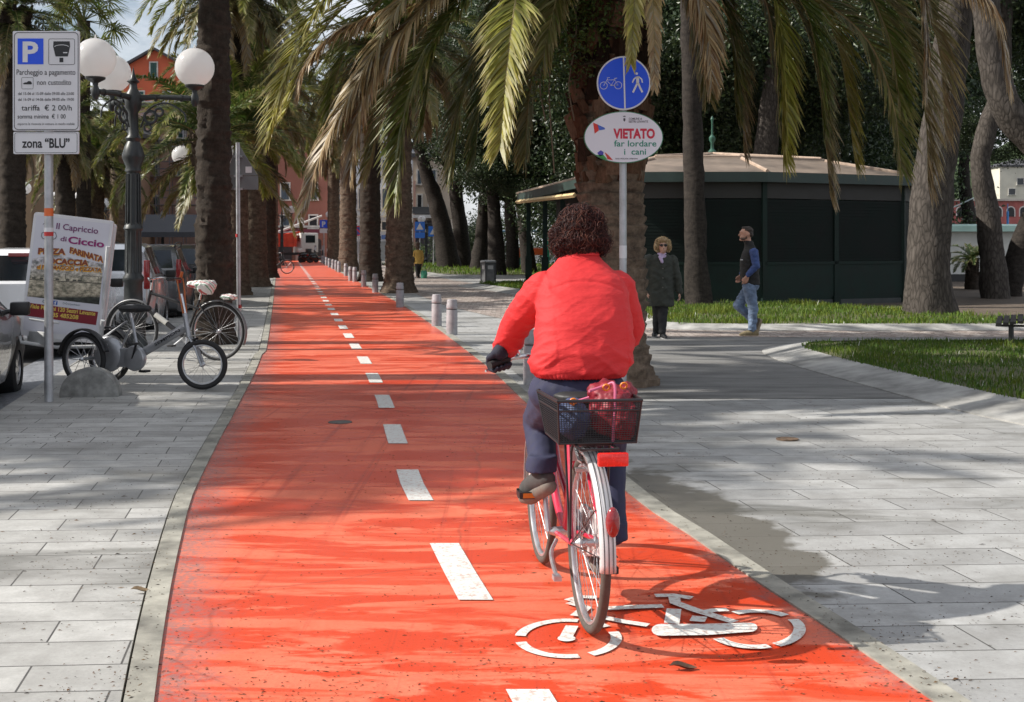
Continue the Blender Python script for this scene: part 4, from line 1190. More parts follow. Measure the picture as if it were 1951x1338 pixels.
# open side porch on the left with timber beams
for px, d in ((990, 42), (1020, 39), (1052, 36.5), (1085, 34)):
    p = P(px, 465, d); q = Vector((p.x + .3, p.y, 0)) - KC
    mb = MB(); mb.box((q.x, q.y, 1.55), (.14, .14, 3.1)); mb.box((q.x, q.y, .55), (.22, .22, 1.1)); mb.build('post', M_KGREEN, kq, 0)
mb = MB()
wq = P(1062, 465, 42.5) - KC; wq.z = 0
for a, b in ((W[0], wq), (wq, W[6])):
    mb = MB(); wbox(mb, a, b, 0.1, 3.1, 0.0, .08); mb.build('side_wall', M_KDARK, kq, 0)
mb = MB()
a, b = P(985, 385, 42.0) - KC, P(1095, 372, 33.5) - KC
mb.tube([a, b], .065, 4)
mb.build('timber_beam', mat('pale_timber', (0.55, 0.40, 0.20), 0.7, ns=6), kq, 0)
mb = MB()
mb.lathe([(.10, 4.02), (.12, 4.1), (.05, 4.18), (.045, 4.35), (.09, 4.42), (.09, 4.5), (.03, 4.58), (.025, 4.95), (.05, 5.02), (.0, 5.12)], 12)
mb.build('finial', mat('finial_green', (0.03, 0.10, 0.07), 0.5, ns=6), kq)
sp = P(1513, 364, 29.95 + 1.05) - KC
mb = MB(); mb.box(sp, (.34, .02, .235)); o = mb.build('sign_plate', mat('brass_sign', (0.40, 0.31, 0.08), 0.5, ns=6), kq, 0)
mb = MB(); M = Matrix.Translation(sp + Vector((0, -.014, 0))) @ FACE
mb.flat([(-.13, .03), (-.09, .03), (-.09, .07), (-.13, .07)], M)
for y, w in ((.04, .16), (-.01, .2), (-.05, .22)):
    mb.flat([(-w / 2 + .02, y), (w / 2 + .02, y), (w / 2 + .02, y + .02), (-w / 2 + .02, y + .02)], M)
mb.build('lettering', mat('sign_dark_print', (0.10, 0.05, 0.02), 0.6), o, 0)

# ------------------------------------------------------------------ houses
def wall_mat(name, col, stain=(0.5, 0.48, 0.45)):
    g = NG(name); v = g.coord()
    c = g.ramp(g.noise(v, 0.5, 6, 0.6), [(0.3, tuple(x * .78 for x in col)), (0.7, col)])
    s = g.ramp(g.noise(g.coord(scale=(2, 2, .25)), 1.2, 6, 0.7), [(0.55, 0.0), (0.75, 0.4)])
    c = g.mix(s, c, tuple(a * b for a, b in zip(col, stain)))
    return g.done(Base_Color=c, Roughness=0.85, Normal=g.bump(g.noise(v, 8, 5), 0.2, 0.02))
M_SHUT = mat('green_shutter', (0.02, 0.07, 0.06), 0.6, ns=3)
M_SHUTB = mat('blue_grey_shutter', (0.06, 0.085, 0.11), 0.6, ns=3)
M_GLASS = mat('dark_window_glass', (0.02, 0.025, 0.03), 0.12)
M_STONE = mat('pale_stone_trim', (0.5, 0.48, 0.44), 0.8, ns=2)
M_ROOFT = mat('slate_roof', (0.055, 0.055, 0.06), 0.7, ns=2, na=0.4, bump=0.4, bs=12)
def house(label, x0, x1, d, h, depth, m, wins, shut, gable=0.0, cat='building', rz=0, trim=True, name='house', roof=None):
    """front wall at depth d between x0 and x1 (metres); wins: (xc, zc, w, h, shutters)"""
    xc = (x0 + x1) / 2
    t = thing(name, label, cat, (xc, d, 0), rz)
    w = x1 - x0
    mb = MB()
    prof = [(-w / 2, -.1), (w / 2, -.1), (w / 2, h)] + ([(0, h + gable)] if gable else []) + [(-w / 2, h)]
    mb.prism(prof, FACE, depth)
    mb.build('wall', m, t, 0)
    mb = MB()
    if gable:
        for s in (-1, 1):
            a, b = Vector((s * (w / 2 + .4), 0, h - .4 * gable / (w / 2))), Vector((0, 0, h + gable))
            up = Vector((0, 0, .25))
            vs = [a + Vector((0, -.5, .02)), b + Vector((0, -.5, .02)), b + Vector((0, depth + .5, .02)), a + Vector((0, depth + .5, .02))]
            mb.add(vs + [v + up for v in vs], [(0, 1, 2, 3), (4, 5, 6, 7), (0, 1, 5, 4), (1, 2, 6, 5), (2, 3, 7, 6), (3, 0, 4, 7)])
    else:
        mb.box((0, depth / 2, h + .15), (w + .7, depth + .7, .3))
        mb.add([(-w / 2 - .3, -.3, h + .3), (w / 2 + .3, -.3, h + .3), (w / 2 + .3, depth + .3, h + .3), (-w / 2 - .3, depth + .3, h + .3), (0, depth / 2, h + 1.7)], [(0, 1, 4), (1, 2, 4), (2, 3, 4), (3, 0, 4)])
    mb.build('roof', roof or M_ROOFT, t, 0)
    for wx, wz, ww, wh, sh in wins:
        X = wx - xc
        mb = MB(); mb.box((X, -.02, wz), (ww, .06, wh)); wo = mb.build('window', M_GLASS, t, 0)
        if trim:
            mb = MB()
            for sx in (-1, 1): mb.box((X + sx * (ww / 2 + .06), -.04, wz), (.12, .12, wh + .24))
            mb.box((X, -.04, wz + wh / 2 + .06), (ww, .12, .12)); mb.build('frame', M_STONE, wo, 0)
        mb = MB(); mb.box((X, -.1, wz - wh / 2 - .08), (ww + .4, .24, .1)); mb.build('sill', M_STONE, wo, 0)
        if sh:
            for sx in ((-1, 1) if sh == 'open' else (-.5, .5)):
                mb = MB(); sw = ww / 2
                cx = X + (sx * (ww / 2 + sw / 2 + .14) if sh == 'open' else sx * sw)
                mb.box((cx, -.10 if sh == 'open' else -.085, wz), (sw - .03, .05, wh))
                for q in range(int(wh / .16)): mb.box((cx, -.13 if sh == 'open' else -.115, wz - wh / 2 + .1 + q * .16), (sw - .14, .03, .07))
                mb.build('shutter', shut, wo, 0)
    return t
def px_x(px, d): return (px - CX) * d / F
def px_z(py, d): return H - (py - HY) * d / F
def win(px0, px1, py0, py1, d, sh=None): return ((px_x(px0, d) + px_x(px1, d)) / 2, (px_z(py0, d) + px_z(py1, d)) / 2, px_x(px1, d) - px_x(px0, d), px_z(py0, d) - px_z(py1, d), sh)
# orange gabled house
D = 120
house('orange gabled house with a dark slate roof beyond the three-globe lamp', px_x(226, D), px_x(364, D), D, px_z(135, D), 12, wall_mat('orange_render', (0.55, 0.12, 0.055)),
      [win(287, 299, 120, 147, D, 'shut'), win(262, 274, 175, 205, D, 'shut'), win(312, 324, 175, 205, D, 'shut'), win(262, 274, 240, 272, D, 'shut'), win(312, 324, 240, 272, D, 'shut')], M_SHUT, gable=px_z(96, D) - px_z(135, D))
# pink house with scaffolding
D = 88
hp = house('pale pink house behind scaffolding, with tall green shutters', px_x(262, D), px_x(420, D), D, px_z(205, D), 14, wall_mat('pink_render', (0.50, 0.33, 0.28)),
      [win(290, 301, 375, 418, D, 'shut'), win(340, 352, 382, 420, D, 'shut'), win(290, 301, 300, 335, D, 'shut'), win(340, 352, 300, 335, D, 'shut'), win(290, 301, 228, 262, D, 'shut'), win(340, 352, 228, 262, D, 'shut'), win(385, 397, 300, 335, D, 'shut')], M_SHUT)
t = thing('scaffolding', 'metal scaffolding with plank decks in front of the pink house', 'scaffolding', (px_x(340, D), D - 1.2, 0))
mb = MB(); md = MB()
for i in range(7):
    x = -2.2 + i * 0.95
    for y in (0, .8): mb.tube([(x, y, -.1), (x, y, 10.4)], .035, 5)
for z in (2.2, 4.2, 6.2, 8.2, 10.0):
    for y in (0, .8):
        for dz in (0, .5, 1.0): mb.tube([(-2.2, y, z + dz), (3.5, y, z + dz)], .025, 5)
    md.box((.65, .4, z - .06), (5.7, .75, .06))
for i in range(0, 6, 2):
    for z in (2.2, 4.2, 6.2): mb.tube([(-2.2 + i * .95, 0, z), (-2.2 + (i + 1) * .95, 0, z + 2)], .02, 5)
mb.build('pole', mat('scaffold_steel', (0.22, 0.22, 0.25), 0.45, 0.7), t); md.build('deck', mat('scaffold_plank', (0.16, 0.12, 0.09), 0.8, ns=4), t, 0)
# street houses on the far left, mostly behind the palms
D = 70
house('dim ochre house at the far left behind the dark palms', px_x(-160, D), px_x(60, D), D, 9.5, 12, wall_mat('ochre_render', (0.30, 0.20, 0.12)),
      [win(-40, -15, 270, 330, D, 'shut'), win(10, 30, 270, 330, D, 'shut'), win(-40, -15, 380, 430, D), win(10, 30, 380, 430, D)], M_SHUT)
D = 84
house('brown house between the parking sign and the lamp post', px_x(150, D), px_x(262, D), D, 8.6, 12, wall_mat('brown_render', (0.34, 0.22, 0.15)),
      [win(180, 195, 290, 330, D, 'shut'), win(225, 240, 290, 330, D, 'shut'), win(180, 195, 390, 430, D), win(225, 240, 390, 430, D)], M_SHUT)
t = thing('awning', 'dark street awning over the cars left of the slender palm', 'awning', (px_x(310, 74), 74, 0))
mb = MB(); mb.add([(-2.6, 0, 2.2), (2.6, 0, 2.2), (2.6, 3, 3.3), (-2.6, 3, 3.3), (-2.6, 0, 1.9), (2.6, 0, 1.9)], [(0, 1, 2, 3), (0, 4, 5, 1)])
mb.build('canopy', mat('awning_dark', (0.03, 0.032, 0.04), 0.7, ns=3), t, 0)
mb = MB()
for x in (-2.5, 2.5): mb.tube([(x, 0.1, -.1), (x, 0.1, 2.2)], .03, 6); mb.tube([(x, 2.9, -.1), (x, 2.9, 3.3)], .03, 6)
mb.build('post', mat('scaffold_steel', (0.22, 0.22, 0.25), 0.45, 0.7), t)

# red-brown house closing the avenue
D = 116
hb = house('red-brown house with burgundy awnings closing the far end of the cycle path', px_x(430, D), px_x(643, D), D, px_z(250, D), 14, wall_mat('brown_red_render', (0.26, 0.105, 0.075)),
      [win(536, 551, 411, 434, D, 'shut'), win(590, 604, 411, 434, D), win(500, 514, 411, 434, D, 'shut'), win(470, 484, 411, 434, D, 'shut'), win(536, 551, 350, 380, D, 'shut'), win(590, 604, 350, 380, D, 'shut'), win(500, 514, 350, 380, D, 'shut')], M_SHUTB)
def hpart(nm, px0, px1, py0, py1, out, m, par=hb, D=D, th=.2):
    xc = par.location.x
    mb = MB(); mb.box(((px_x(px0, D) + px_x(px1, D)) / 2 - xc, -out - th / 2, (px_z(py0, D) + px_z(py1, D)) / 2), (px_x(px1, D) - px_x(px0, D), th, px_z(py0, D) - px_z(py1, D)))
    return mb.build(nm, m, par, 0)
M_BURG = mat('burgundy_canvas', (0.10, 0.016, 0.03), 0.8, ns=3)
hpart('awning', 520, 556, 434, 446, .5, M_BURG, th=.8); hpart('awning', 556, 610, 437, 447, .5, M_BURG, th=.8)
hpart('string_course', 500, 643, 430, 434, .02, M_STONE, th=.2)
hpart('shop_front', 520, 556, 447, 497, .02, mat('dark_shop_front', (0.03, 0.02, 0.022), 0.5), th=.1)
hpart('hoarding', 567, 580, 415, 431, .1, mat('white_board', (0.6, 0.6, 0.56), 0.6, ns=3), th=.06)
hpart('shop_sign', 556, 575, 441, 448, 1.4, mat('grey_board', (0.32, 0.34, 0.35), 0.6, ns=3), th=.06)
# arched doorway
mb = MB(); xc = hb.location.x
def archpoly(px, w, z0, z1, n=12):
    x = px_x(px, D) - xc; r = w / 2
    return [(x - r, z0), (x + r, z0)] + [(x + r * math.cos(PI * i / n), z1 - r + r * math.sin(PI * i / n)) for i in range(n + 1)]
mb.prism(archpoly(584, 2.0, -.1, px_z(446, D)), Matrix.Translation((0, -.1, 0)) @ FACE, .08); mb.build('arch_surround', mat('arch_stone', (0.36, 0.2, 0.17), 0.8, ns=3), hb, 0)
mb = MB(); mb.prism(archpoly(584, 1.4, -.1, px_z(450, D)), Matrix.Translation((0, -.14, 0)) @ FACE, .03); mb.build('door', mat('dark_doorway', (0.025, 0.022, 0.022), 0.5), hb, 0)
mb = MB(); mb.prism(archpoly(606, .6, .4, px_z(455, D)), Matrix.Translation((0, -.03, 0)) @ FACE, .02); mb.build('niche', mat('dark_doorway', (0.025, 0.022, 0.022), 0.5), hb, 0)
# pale blue house
D = 108
hw = house('pale blue-white house with dark shutters behind the right row of palms', px_x(646, D), px_x(786, D), D, px_z(280, D), 14, wall_mat('pale_blue_render', (0.56, 0.61, 0.68), (.75, .75, .75)),
      [win(729, 739, 360, 398, D, 'shut'), win(728, 738, 423, 438, D), win(684, 694, 360, 398, D, 'shut'), win(655, 665, 360, 398, D, 'shut'), win(768, 778, 360, 398, D, 'shut'), win(729, 739, 305, 335, D, 'shut'), win(768, 778, 423, 438, D)], M_SHUTB)
hpart('string_course', 646, 786, 411, 414, .02, M_STONE, hw, D); hpart('shop_sign', 727, 742, 448, 456, .1, mat('blue_board', (0.06, 0.12, 0.3), 0.5), hw, D, .06)
hpart('shop_front', 650, 760, 460, 497, .02, mat('grey_shop_front', (0.16, 0.18, 0.2), 0.5, ns=1), hw, D, .1)
hpart('banner', 672, 684, 405, 455, .1, mat('pale_banner', (0.5, 0.53, 0.55), 0.7), hw, D, .04)
mb = MB(); M = Matrix.Translation((px_x(678, D) - hw.location.x, -.16, px_z(409, D))) @ FACE @ Matrix.Rotation(R(-90), 4, 'Z')
for y in (-.2, .02): 
    for k in range(5): mb.flat([(k * .42, y), (k * .42 + .3, y), (k * .42 + .3, y + .12), (k * .42, y + .12)], M)
mb.build('lettering', mat('banner_ink', (0.10, 0.11, 0.13), 0.6), hw, 0)
# balcony house
D = 100
hy = house('beige house with a dark balcony behind the far trio of globes', px_x(787, D), px_x(860, D), D, px_z(300, D), 12, wall_mat('beige_render', (0.48, 0.40, 0.32)),
      [win(796, 803, 372, 396, D), win(818, 830, 372, 396, D), win(796, 803, 325, 350, D, 'shut'), win(818, 830, 325, 350, D, 'shut')], M_SHUTB)
hpart('balcony', 788, 850, 395, 408, .1, mat('balcony_dark', (0.05, 0.055, 0.06), 0.6), hy, D, 1.0); hpart('awning', 788, 850, 410, 416, .1, mat('pale_canvas', (0.5, 0.5, 0.5), 0.8), hy, D, 1.2)
hpart('shop_front', 788, 858, 420, 497, .02, mat('dim_shop_front', (0.06, 0.05, 0.06), 0.5), hy, D, .1)
hpart('column', 789, 792, 345, 497, .1, mat('pink_column', (0.4, 0.24, 0.2), 0.8), hy, D, .3)

# ------------------------------------------------------------------ what shows at the right edge
D = 50
t = thing('boat_shed', 'long low white hall with a pale green roof edge behind the cycad', 'shed', (px_x(1890, D), D, 0))
mb = MB(); mb.box((0, 4, 1.15), (16, 8, 1.7)); mb.build('wall', mat('white_sheeting', (0.7, 0.7, 0.66), 0.7, ns=.8, na=.12), t, 0)
mb = MB(); mb.box((0, 4, .14), (16.2, 8.2, .3)); mb.build('plinth', mat('dark_plinth', (0.05, 0.05, 0.05), 0.8), t, 0)
mb = MB(); mb.box((0, 3.9, 2.1), (16.6, 8.6, .22)); mb.add([(-8.3, -.4, 2.21), (8.3, -.4, 2.21), (8.3, 4, 2.35), (-8.3, 4, 2.35)], [(0, 1, 2, 3)])
mb.build('roof', mat('pale_green_sheet', (0.42, 0.62, 0.55), 0.5, ns=1, na=.15), t, 0)
mb = MB()
for i in range(9): mb.box((-7.6 + i * 1.9, -.03, 1.15), (.04, .05, 1.68))
mb.build('joint_strip', mat('pale_grey_metal', (0.5, 0.5, 0.5), 0.6), t, 0)
# hillside behind the harbour
g = NG('wooded_hill'); v = g.coord()
c = g.ramp(g.noise(v, 0.09, 7, 0.7), [(0.3, (0.025, 0.045, 0.015)), (0.55, (0.045, 0.075, 0.022)), (0.75, (0.10, 0.11, 0.06))])
M_HILL = g.done(Base_Color=c, Roughness=0.95, Normal=g.bump(g.noise(v, .25, 7, .7), 1.0, 2.0))
mb = MB(); nx, ny = 60, 26; vs = []
for j in range(ny):
    for i in range(nx):
        x = lerp(20, 420, i / (nx - 1)); y = lerp(205, 330, j / (ny - 1))
        u = j / (ny - 1)
        z = -0.4 + 2.0 * min(1, u * 14) + 26 * smooth(.02, 1, u) * (.6 + .5 * fbm(Vector((x * .012, 3, y * .01)))) + 4.0 * fbm(Vector((x * .09, y * .09, 1))) * min(1, u * 4)
        vs.append((x, y, z))
mb.add(vs, [(j * nx + i, j * nx + i + 1, (j + 1) * nx + i + 1, (j + 1) * nx + i) for j in range(ny - 1) for i in range(nx - 1)])
tag(mb.build('hillside', M_HILL, None, 60), kind='structure')
D = 190
t = thing('arcade', 'red terrace wall with a row of white-rimmed arches on the hillside', 'terrace wall', (px_x(1850, D), D, 0))
z0, z1 = px_z(413, D), px_z(383, D)
mb = MB(); mb.box((0, 2, (z0 - 6 + z1) / 2), (16, 4, z1 - z0 + 6)); mb.build('wall', mat('red_render', (0.34, 0.10, 0.09), 0.85, ns=1, na=.3), t, 0)
for k in range(-5, 6):
    x = k * 1.9 + 0.3
    def ap(w, hh, n=10): return [(x - w / 2, z0), (x + w / 2, z0)] + [(x + w / 2 * math.cos(PI * i / n), z0 + hh - w / 2 + w / 2 * math.sin(PI * i / n)) for i in range(n + 1)]
    mb = MB(); mb.prism(ap(1.35, 1.6), Matrix.Translation((0, -.06, 0)) @ FACE, .05); o = mb.build('arch', mat('arch_white', (0.55, 0.5, 0.47), 0.8), t, 0)
    mb = MB(); mb.prism(ap(1.0, 1.42), Matrix.Translation((0, -.1, 0)) @ FACE, .03); mb.build('opening', mat('arch_dark', (0.02, 0.02, 0.022), 0.6), o, 0)
mb = MB(); mb.box((0, 1.9, z1 + .15), (16.6, 4.6, .3)); mb.build('parapet', mat('terrace_stone', (0.4, 0.36, 0.32), 0.8, ns=1), t, 0)
D = 215
house('cream villa with a green garage door above the arcade', px_x(1905, D), px_x(2010, D), D, px_z(318, D), 9, wall_mat('cream_render', (0.6, 0.57, 0.48)),
      [win(1922, 1934, 360, 371, D), win(1938, 1950, 340, 352, D), win(1955, 1965, 340, 352, D)], M_SHUT, name='villa')
# boat gear showing above the shed
t = thing('boat_crane', 'slanting wooden boat spar above the white hall roof', 'spar', (px_x(1862, 58), 58, 0))
mb = MB(); mb.tube([(-.35, 0, 1.2), (.55, 0, 4.1)], [.09, .05], 8); mb.build('spar', mat('varnished_wood', (0.45, 0.24, 0.07), 0.5), t)
mb = MB(); mb.tube([(-.1, 0, 1.2), (-.1, 0, 2.0)], .05, 6); mb.tube([(-2.6, 0, 2.5), (.45, 0, 3.9)], .03, 5); mb.build('stay', mat('grey_rigging', (0.4, 0.42, 0.44), 0.5), t)
t = thing('mast', 'bright blue boat mast at the right edge above the white hall', 'mast', (px_x(1920, 58), 58, 0))
mb = MB(); mb.tube([(0, 0, -.1), (0, 0, 3.0)], .055, 8); mb.tube([(-.35, 0, 2.3), (.35, 0, 2.3)], .035, 6); mb.tube([(0, 0, 3.0), (0, 0, 3.35)], .02, 6)
mb.build('pole', mat('mast_blue', (0.05, 0.2, 0.5), 0.45), t)
# hedges and shrubs that close the far side of the garden
def shrub(label, x, y, r, n, size, seed, cols=LG, name='shrub', group=None):
    rnd = random.Random(seed); t = thing(name, label, 'shrub', (x, y, 0), 0, group)
    bl = []
    for i in range(max(5, int(r[0] * 2.2))):
        bl.append((Vector((rnd.uniform(-.75, .75) * r[0], rnd.uniform(-.6, .6) * r[1], r[2] * rnd.uniform(.35, 1.2))), (r[2] * .62, r[2] * .62, r[2] * .62)))
    mb = MB(); leaf_cluster(mb, bl, n, size, seed, cols); mb.build('foliage', M_LEAF, t, 0)
    mb = MB()
    for i in range(5): mb.tube([(rnd.uniform(-.2, .2), rnd.uniform(-.2, .2), -.05), (rnd.uniform(-.5, .5) * r[0], 0, r[2] * .9)], [.06, .02], 6)
    mb.build('stem', M_BARK, t)
GSH = 'bushes closing the far side of the garden'
for i, (px, d, rx, rz_, lb) in enumerate(((870, 95, 3.2, 2.3, 'dark bush left of the forked tree trunk'), (925, 92, 3.0, 2.4, 'dark bush behind the pale flared trunk'), (990, 94, 3.2, 2.4, 'dark bush behind the open side of the kiosk'), (1080, 88, 3.2, 2.0, 'dark bush behind the big palm trunk'),
        (1200, 80, 4.0, 2.4, 'dark bush behind the left shutters of the kiosk'), (1400, 80, 5.0, 2.6, 'dark bush behind the middle of the kiosk'), (1600, 78, 5.0, 2.6, 'dark bush behind the right shutters of the kiosk'), (1745, 74, 3.4, 2.2, 'dark bush behind the massive pine'))):
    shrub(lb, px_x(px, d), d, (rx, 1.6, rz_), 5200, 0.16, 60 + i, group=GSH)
shrub('low sunlit shrub near the pale trio of globes', px_x(815, 92), 92, (2.6, 1.0, .9), 2600, 0.10, 71, [(0.06, 0.10, 0.03), (0.09, 0.12, 0.03)])

# a child's ride under the trees
D = 84
t = thing('fairground_ride', 'small orange and teal fairground ride half hidden by trees left of the kiosk', 'ride', (px_x(1000, D), D, .05))
mb = MB()
for x in (-1.6, -.2, 1.5): mb.box((x, 0, 1.1), (.28, .12, 2.3))
mb.build('post', mat('ride_teal', (.03, .40, .28), .5), t, 0)
for c_, z_ in (((-.75, -.1, .85), (.9, .8, .7)), ((.9, -.1, .95), (1.1, .8, .5))): mb = MB(); mb.box(c_, z_); mb.build('seat_shell', mat('ride_orange', (.65, .11, .03), .45), t, 30, .15)
mb = MB(); mb.box((0, 0, 2.3), (3.8, 1.4, .12)); mb.build('canopy', mat('ride_blue', (.10, .22, .36), .5), t, 30, .03)
# ------------------------------------------------------------------ bollards
M_BOLL = mat('bollard_grey_paint', (0.30, 0.295, 0.31), 0.55, ns=7, na=0.25, bump=0.15, bs=60)
M_BOLLD = mat('bollard_groove', (0.10, 0.10, 0.105), 0.7)
GB = 'grey bollards along the cycle path'
bl = [(861, 638, 'grey bollard right of the path, the right one of the closest visible pair'), (832, 622, 'grey bollard right of the path, the left one of the closest visible pair'),
      (762, 586, 'single grey bollard standing between the pair and the cabled palm'), (715, 558, 'grey bollard just left of the base of the cabled palm'), (693, 547, 'grey bollard in front of the dark straight palm'),
      (676, 537, 'grey bollard, left neighbour of the one before the dark straight palm'), (668, 535.6, 'grey bollard touching the sunlit palm, half hidden by its neighbour'), (659, 526, 'grey bollard in the shade right of the sunlit palm trunk'),
      (646, 519, 'grey bollard at the left foot of the sunlit palm'), (640.5, 515.5, 'thin far bollard next to the one at the sunlit palm foot'), (634.5, 513, 'far grey bollard third beyond the sunlit palm'),
      (627.5, 510, 'far grey bollard fourth beyond the sunlit palm'), (622, 506.5, 'far grey bollard before the last three by the scooters'), (618, 503.5, 'next to last far bollard by the parked scooters'), (614, 501.5, 'last far bollard at the parked scooters'),
      (1013, 732, 'grey bollard partly hidden behind the sleeve of the cyclist')]
b0 = None
for px, py, lb in bl:
    c = G(px, py); c.z = 0
    if b0 is None:
        b0 = thing('bollard', lb, 'bollard', c, 0, GB)
        mb = MB(); mb.lathe([(.092, -.02), (.092, .405), (.088, .412)], 28); mb.build('shaft', M_BOLL, b0)
        mb = MB(); mb.lathe([(.080, .41), (.080, .432)], 28); mb.build('groove', M_BOLLD, b0)
        mb = MB(); mb.lathe([(.086, .43), (.091, .437), (.091, .50), (.083, .512), (.083, .565), (.074, .582), (.0, .586)], 28); mb.build('cap', M_BOLL, b0)
    else:
        dup(b0, c, 0.3, lb, GB)

# ------------------------------------------------------------------ signs
M_STEEL = mat('galvanised_pole', (0.42, 0.43, 0.45), 0.42, 0.55, ns=9, na=0.2)
M_SWHITE = mat('sign_white_face', (0.66, 0.66, 0.68), 0.45, ns=2, na=0.06)
M_SBLACK = mat('sign_black', (0.015, 0.015, 0.018), 0.5)
M_SBLUE = mat('sign_blue', (0.006, 0.075, 0.70), 0.4)
M_SEDGE = mat('sign_back_grey', (0.16, 0.165, 0.17), 0.5, 0.3)
def rrect(x0, x1, y0, y1, r, n=5):
    out = []
    for cx, cy, a in ((x1 - r, y0 + r, -90), (x1 - r, y1 - r, 0), (x0 + r, y1 - r, 90), (x0 + r, y0 + r, 180)):
        for i in range(n + 1): out.append((cx + r * math.cos(R(a + 90 * i / n)), cy + r * math.sin(R(a + 90 * i / n))))
    return out
DSG = 12.0; pp = G(93, 765)
ps = thing('parking_sign', 'tall white pay-parking sign with a blue P and a plate reading zona BLU', 'sign', (pp.x, pp.y, 0))
mb = MB(); mb.tube([(0, 0, -.05), (0, 0, 3.42)], .041, 16); mb.build('pole', M_STEEL, ps)
k = DSG / F
def s3(cx, cy): return ((cx / 5.146 - 93) * k, H - (50 + cy / 5.146 - HY) * k)     # enlarged-crop position -> sign plane
def plate(nm, cx0, cx1, cy0, cy1, off, rad=.012):
    (x0, z1), (x1, z0) = s3(cx0, cy0), s3(cx1, cy1)
    mb = MB(); mb.prism(rrect(x0, x1, z0, z1, rad), Matrix.Translation((0, -off, 0)) @ FACE, .022)
    return mb.build(nm, M_SWHITE, ps, 30)
OFF = .066
pl1 = plate('sign_panel', 152, 802, 60, 1030, OFF); pl2 = plate('sign_panel', 158, 795, 1042, 1258, OFF)
Mf = Matrix.Translation((0, -OFF - .0025, 0)) @ FACE
Mf2 = Matrix.Translation((0, -OFF - .0045, 0)) @ FACE
def frame_rr(mb, c, w, r=.02):
    (x0, z1), (x1, z0) = s3(c[0], c[2]), s3(c[1], c[3])
    mb.stroke(rrect(x0, x1, z0, z1, r), w, Mf, closed=True)
mb = MB(); frame_rr(mb, (168, 790, 75, 1020), .006, .035)
frame_rr(mb, (503, 756, 136, 387), .004, .016); frame_rr(mb, (240, 352, 512, 624), .003, .01)
mb.flat([s3(*p) for p in ((550, 160), (708, 160), (712, 210), (690, 308), (570, 308), (546, 210))][::-1], Mf)
mb.flat([s3(*p) for p in ((608, 320), (646, 320), (646, 364), (608, 364))][::-1], Mf)
mb.flat([s3(*p) for p in ((252, 572), (270, 562), (290, 560), (303, 548), (325, 548), (338, 562), (340, 574), (332, 580), (260, 580))][::-1], Mf)
def tl(mb, s, cx0, cx1, cyb, caph, bold=.012, M=Mf):
    x0, z = s3(cx0, cyb); x1, _ = s3(cx1, cyb)
    put_text(mb, s, (x0 + x1) / 2, z, caph / 5.146 * k, M, w=x1 - x0, bold=bold)
tl(mb, 'Parcheggio a pagamento', 190, 764, 486, 54, .004)
tl(mb, 'non custodito', 390, 722, 584, 52, .004)
tl(mb, 'dal 15-06 al 15-09 dalle 09:00 alle 23:00', 205, 750, 683, 28, .004); tl(mb, 'dal 16-09 al 14-06 dalle 09:00 alle 19:00', 205, 750, 740, 28, .004)
tl(mb, 'tariffa  \u20ac 2 00/h', 238, 728, 834, 54, .006); tl(mb, 'somma minima  \u20ac 1 00', 200, 668, 913, 44, .005)
tl(mb, 'esporre la ricevuta in vettura in modo visibile', 200, 756, 976, 24, .0)
mb.build('lettering', M_SBLACK, pl1, 0)
mb = MB(); a, b = s3(200, 132), s3(452, 384)
mb.flat([(a[0], b[1]), (b[0], b[1]), (b[0], a[1]), (a[0], a[1])], Mf); mb.build('blue_square', M_SBLUE, pl1, 0)
mb = MB(); x0, z0 = s3(250, 356); x1, z1 = s3(402, 160)
put_text(mb, 'P', (x0 + x1) / 2, z0, (z1 - z0), Mf2, w=x1 - x0, bold=.03)
def scale_arc():
    return [s3(560 + 70 * (1 + math.sin(R(a))) , 205 - 22 * math.cos(R(a)) + 12) for a in range(-80, 81, 20)]
mb.stroke(scale_arc(), .005, Mf2); mb.flat([s3(*p) for p in ((645, 266), (686, 266), (686, 276), (645, 276))][::-1], Mf2)
mb.build('white_symbol', M_SWHITE, pl1, 0)
mb = MB(); frame_rr(mb, (172, 780, 1052, 1246), .004, .02); tl(mb, 'zona', 243, 440, 1196, 92, .022); tl(mb, '\u201cBLU\u201d', 466, 708, 1196, 92, .03); mb.build('lettering', M_SBLACK, pl2, 0)
mb = MB(); mb.lathe([(.0425, H - (412 - HY) * k), (.0425, H - (397 - HY) * k)], 16, cap=False); mb.build('sticker', mat('orange_sticker', (0.7, 0.14, 0.03), 0.5), ps)
mb = MB(); mb.lathe([(.0425, H - (450 - HY) * k), (.0425, H - (442 - HY) * k)], 16, cap=False); mb.build('sticker', mat('red_sticker', (0.5, 0.03, 0.03), 0.5), ps)
mb = MB(); mb.lathe([(.0427, H - (442 - HY) * k), (.0427, H - (434 - HY) * k)], 16, cap=False); mb.build('sticker', M_SWHITE, ps)

# blue cycle / pedestrian sign with the oval plate
D = 12.4; k2 = D / F; px0 = 1187
tsn = thing('traffic_sign', 'blue round cycle and pedestrian sign above a white oval plate reading VIETATO', 'sign', (px_x(px0, D), D, 0), 0)
mb = MB(); mb.tube([(0, 0, -.05), (0, 0, 3.3)], .036, 16); mb.build('pole', M_STEEL, tsn)
def s4(cx, cy): return ((1090 + cx / 5.575 - px0) * k2, H - (90 + cy / 5.575 - HY) * k2)
tilt = Matrix.Identity(4)
def disc_poly(c, rx, ry, n=48): return [(c[0] + rx * math.cos(2 * PI * i / n), c[1] + ry * math.sin(2 * PI * i / n)) for i in range(n)]
c1 = s4(543, 390); r1_ = 285 / 5.575 * k2
mb = MB(); mb.prism(disc_poly(c1, r1_, r1_), Matrix.Translation((0, -.058, 0)) @ FACE, .02); pd = mb.build('round_plate', M_SWHITE, tsn, 30)
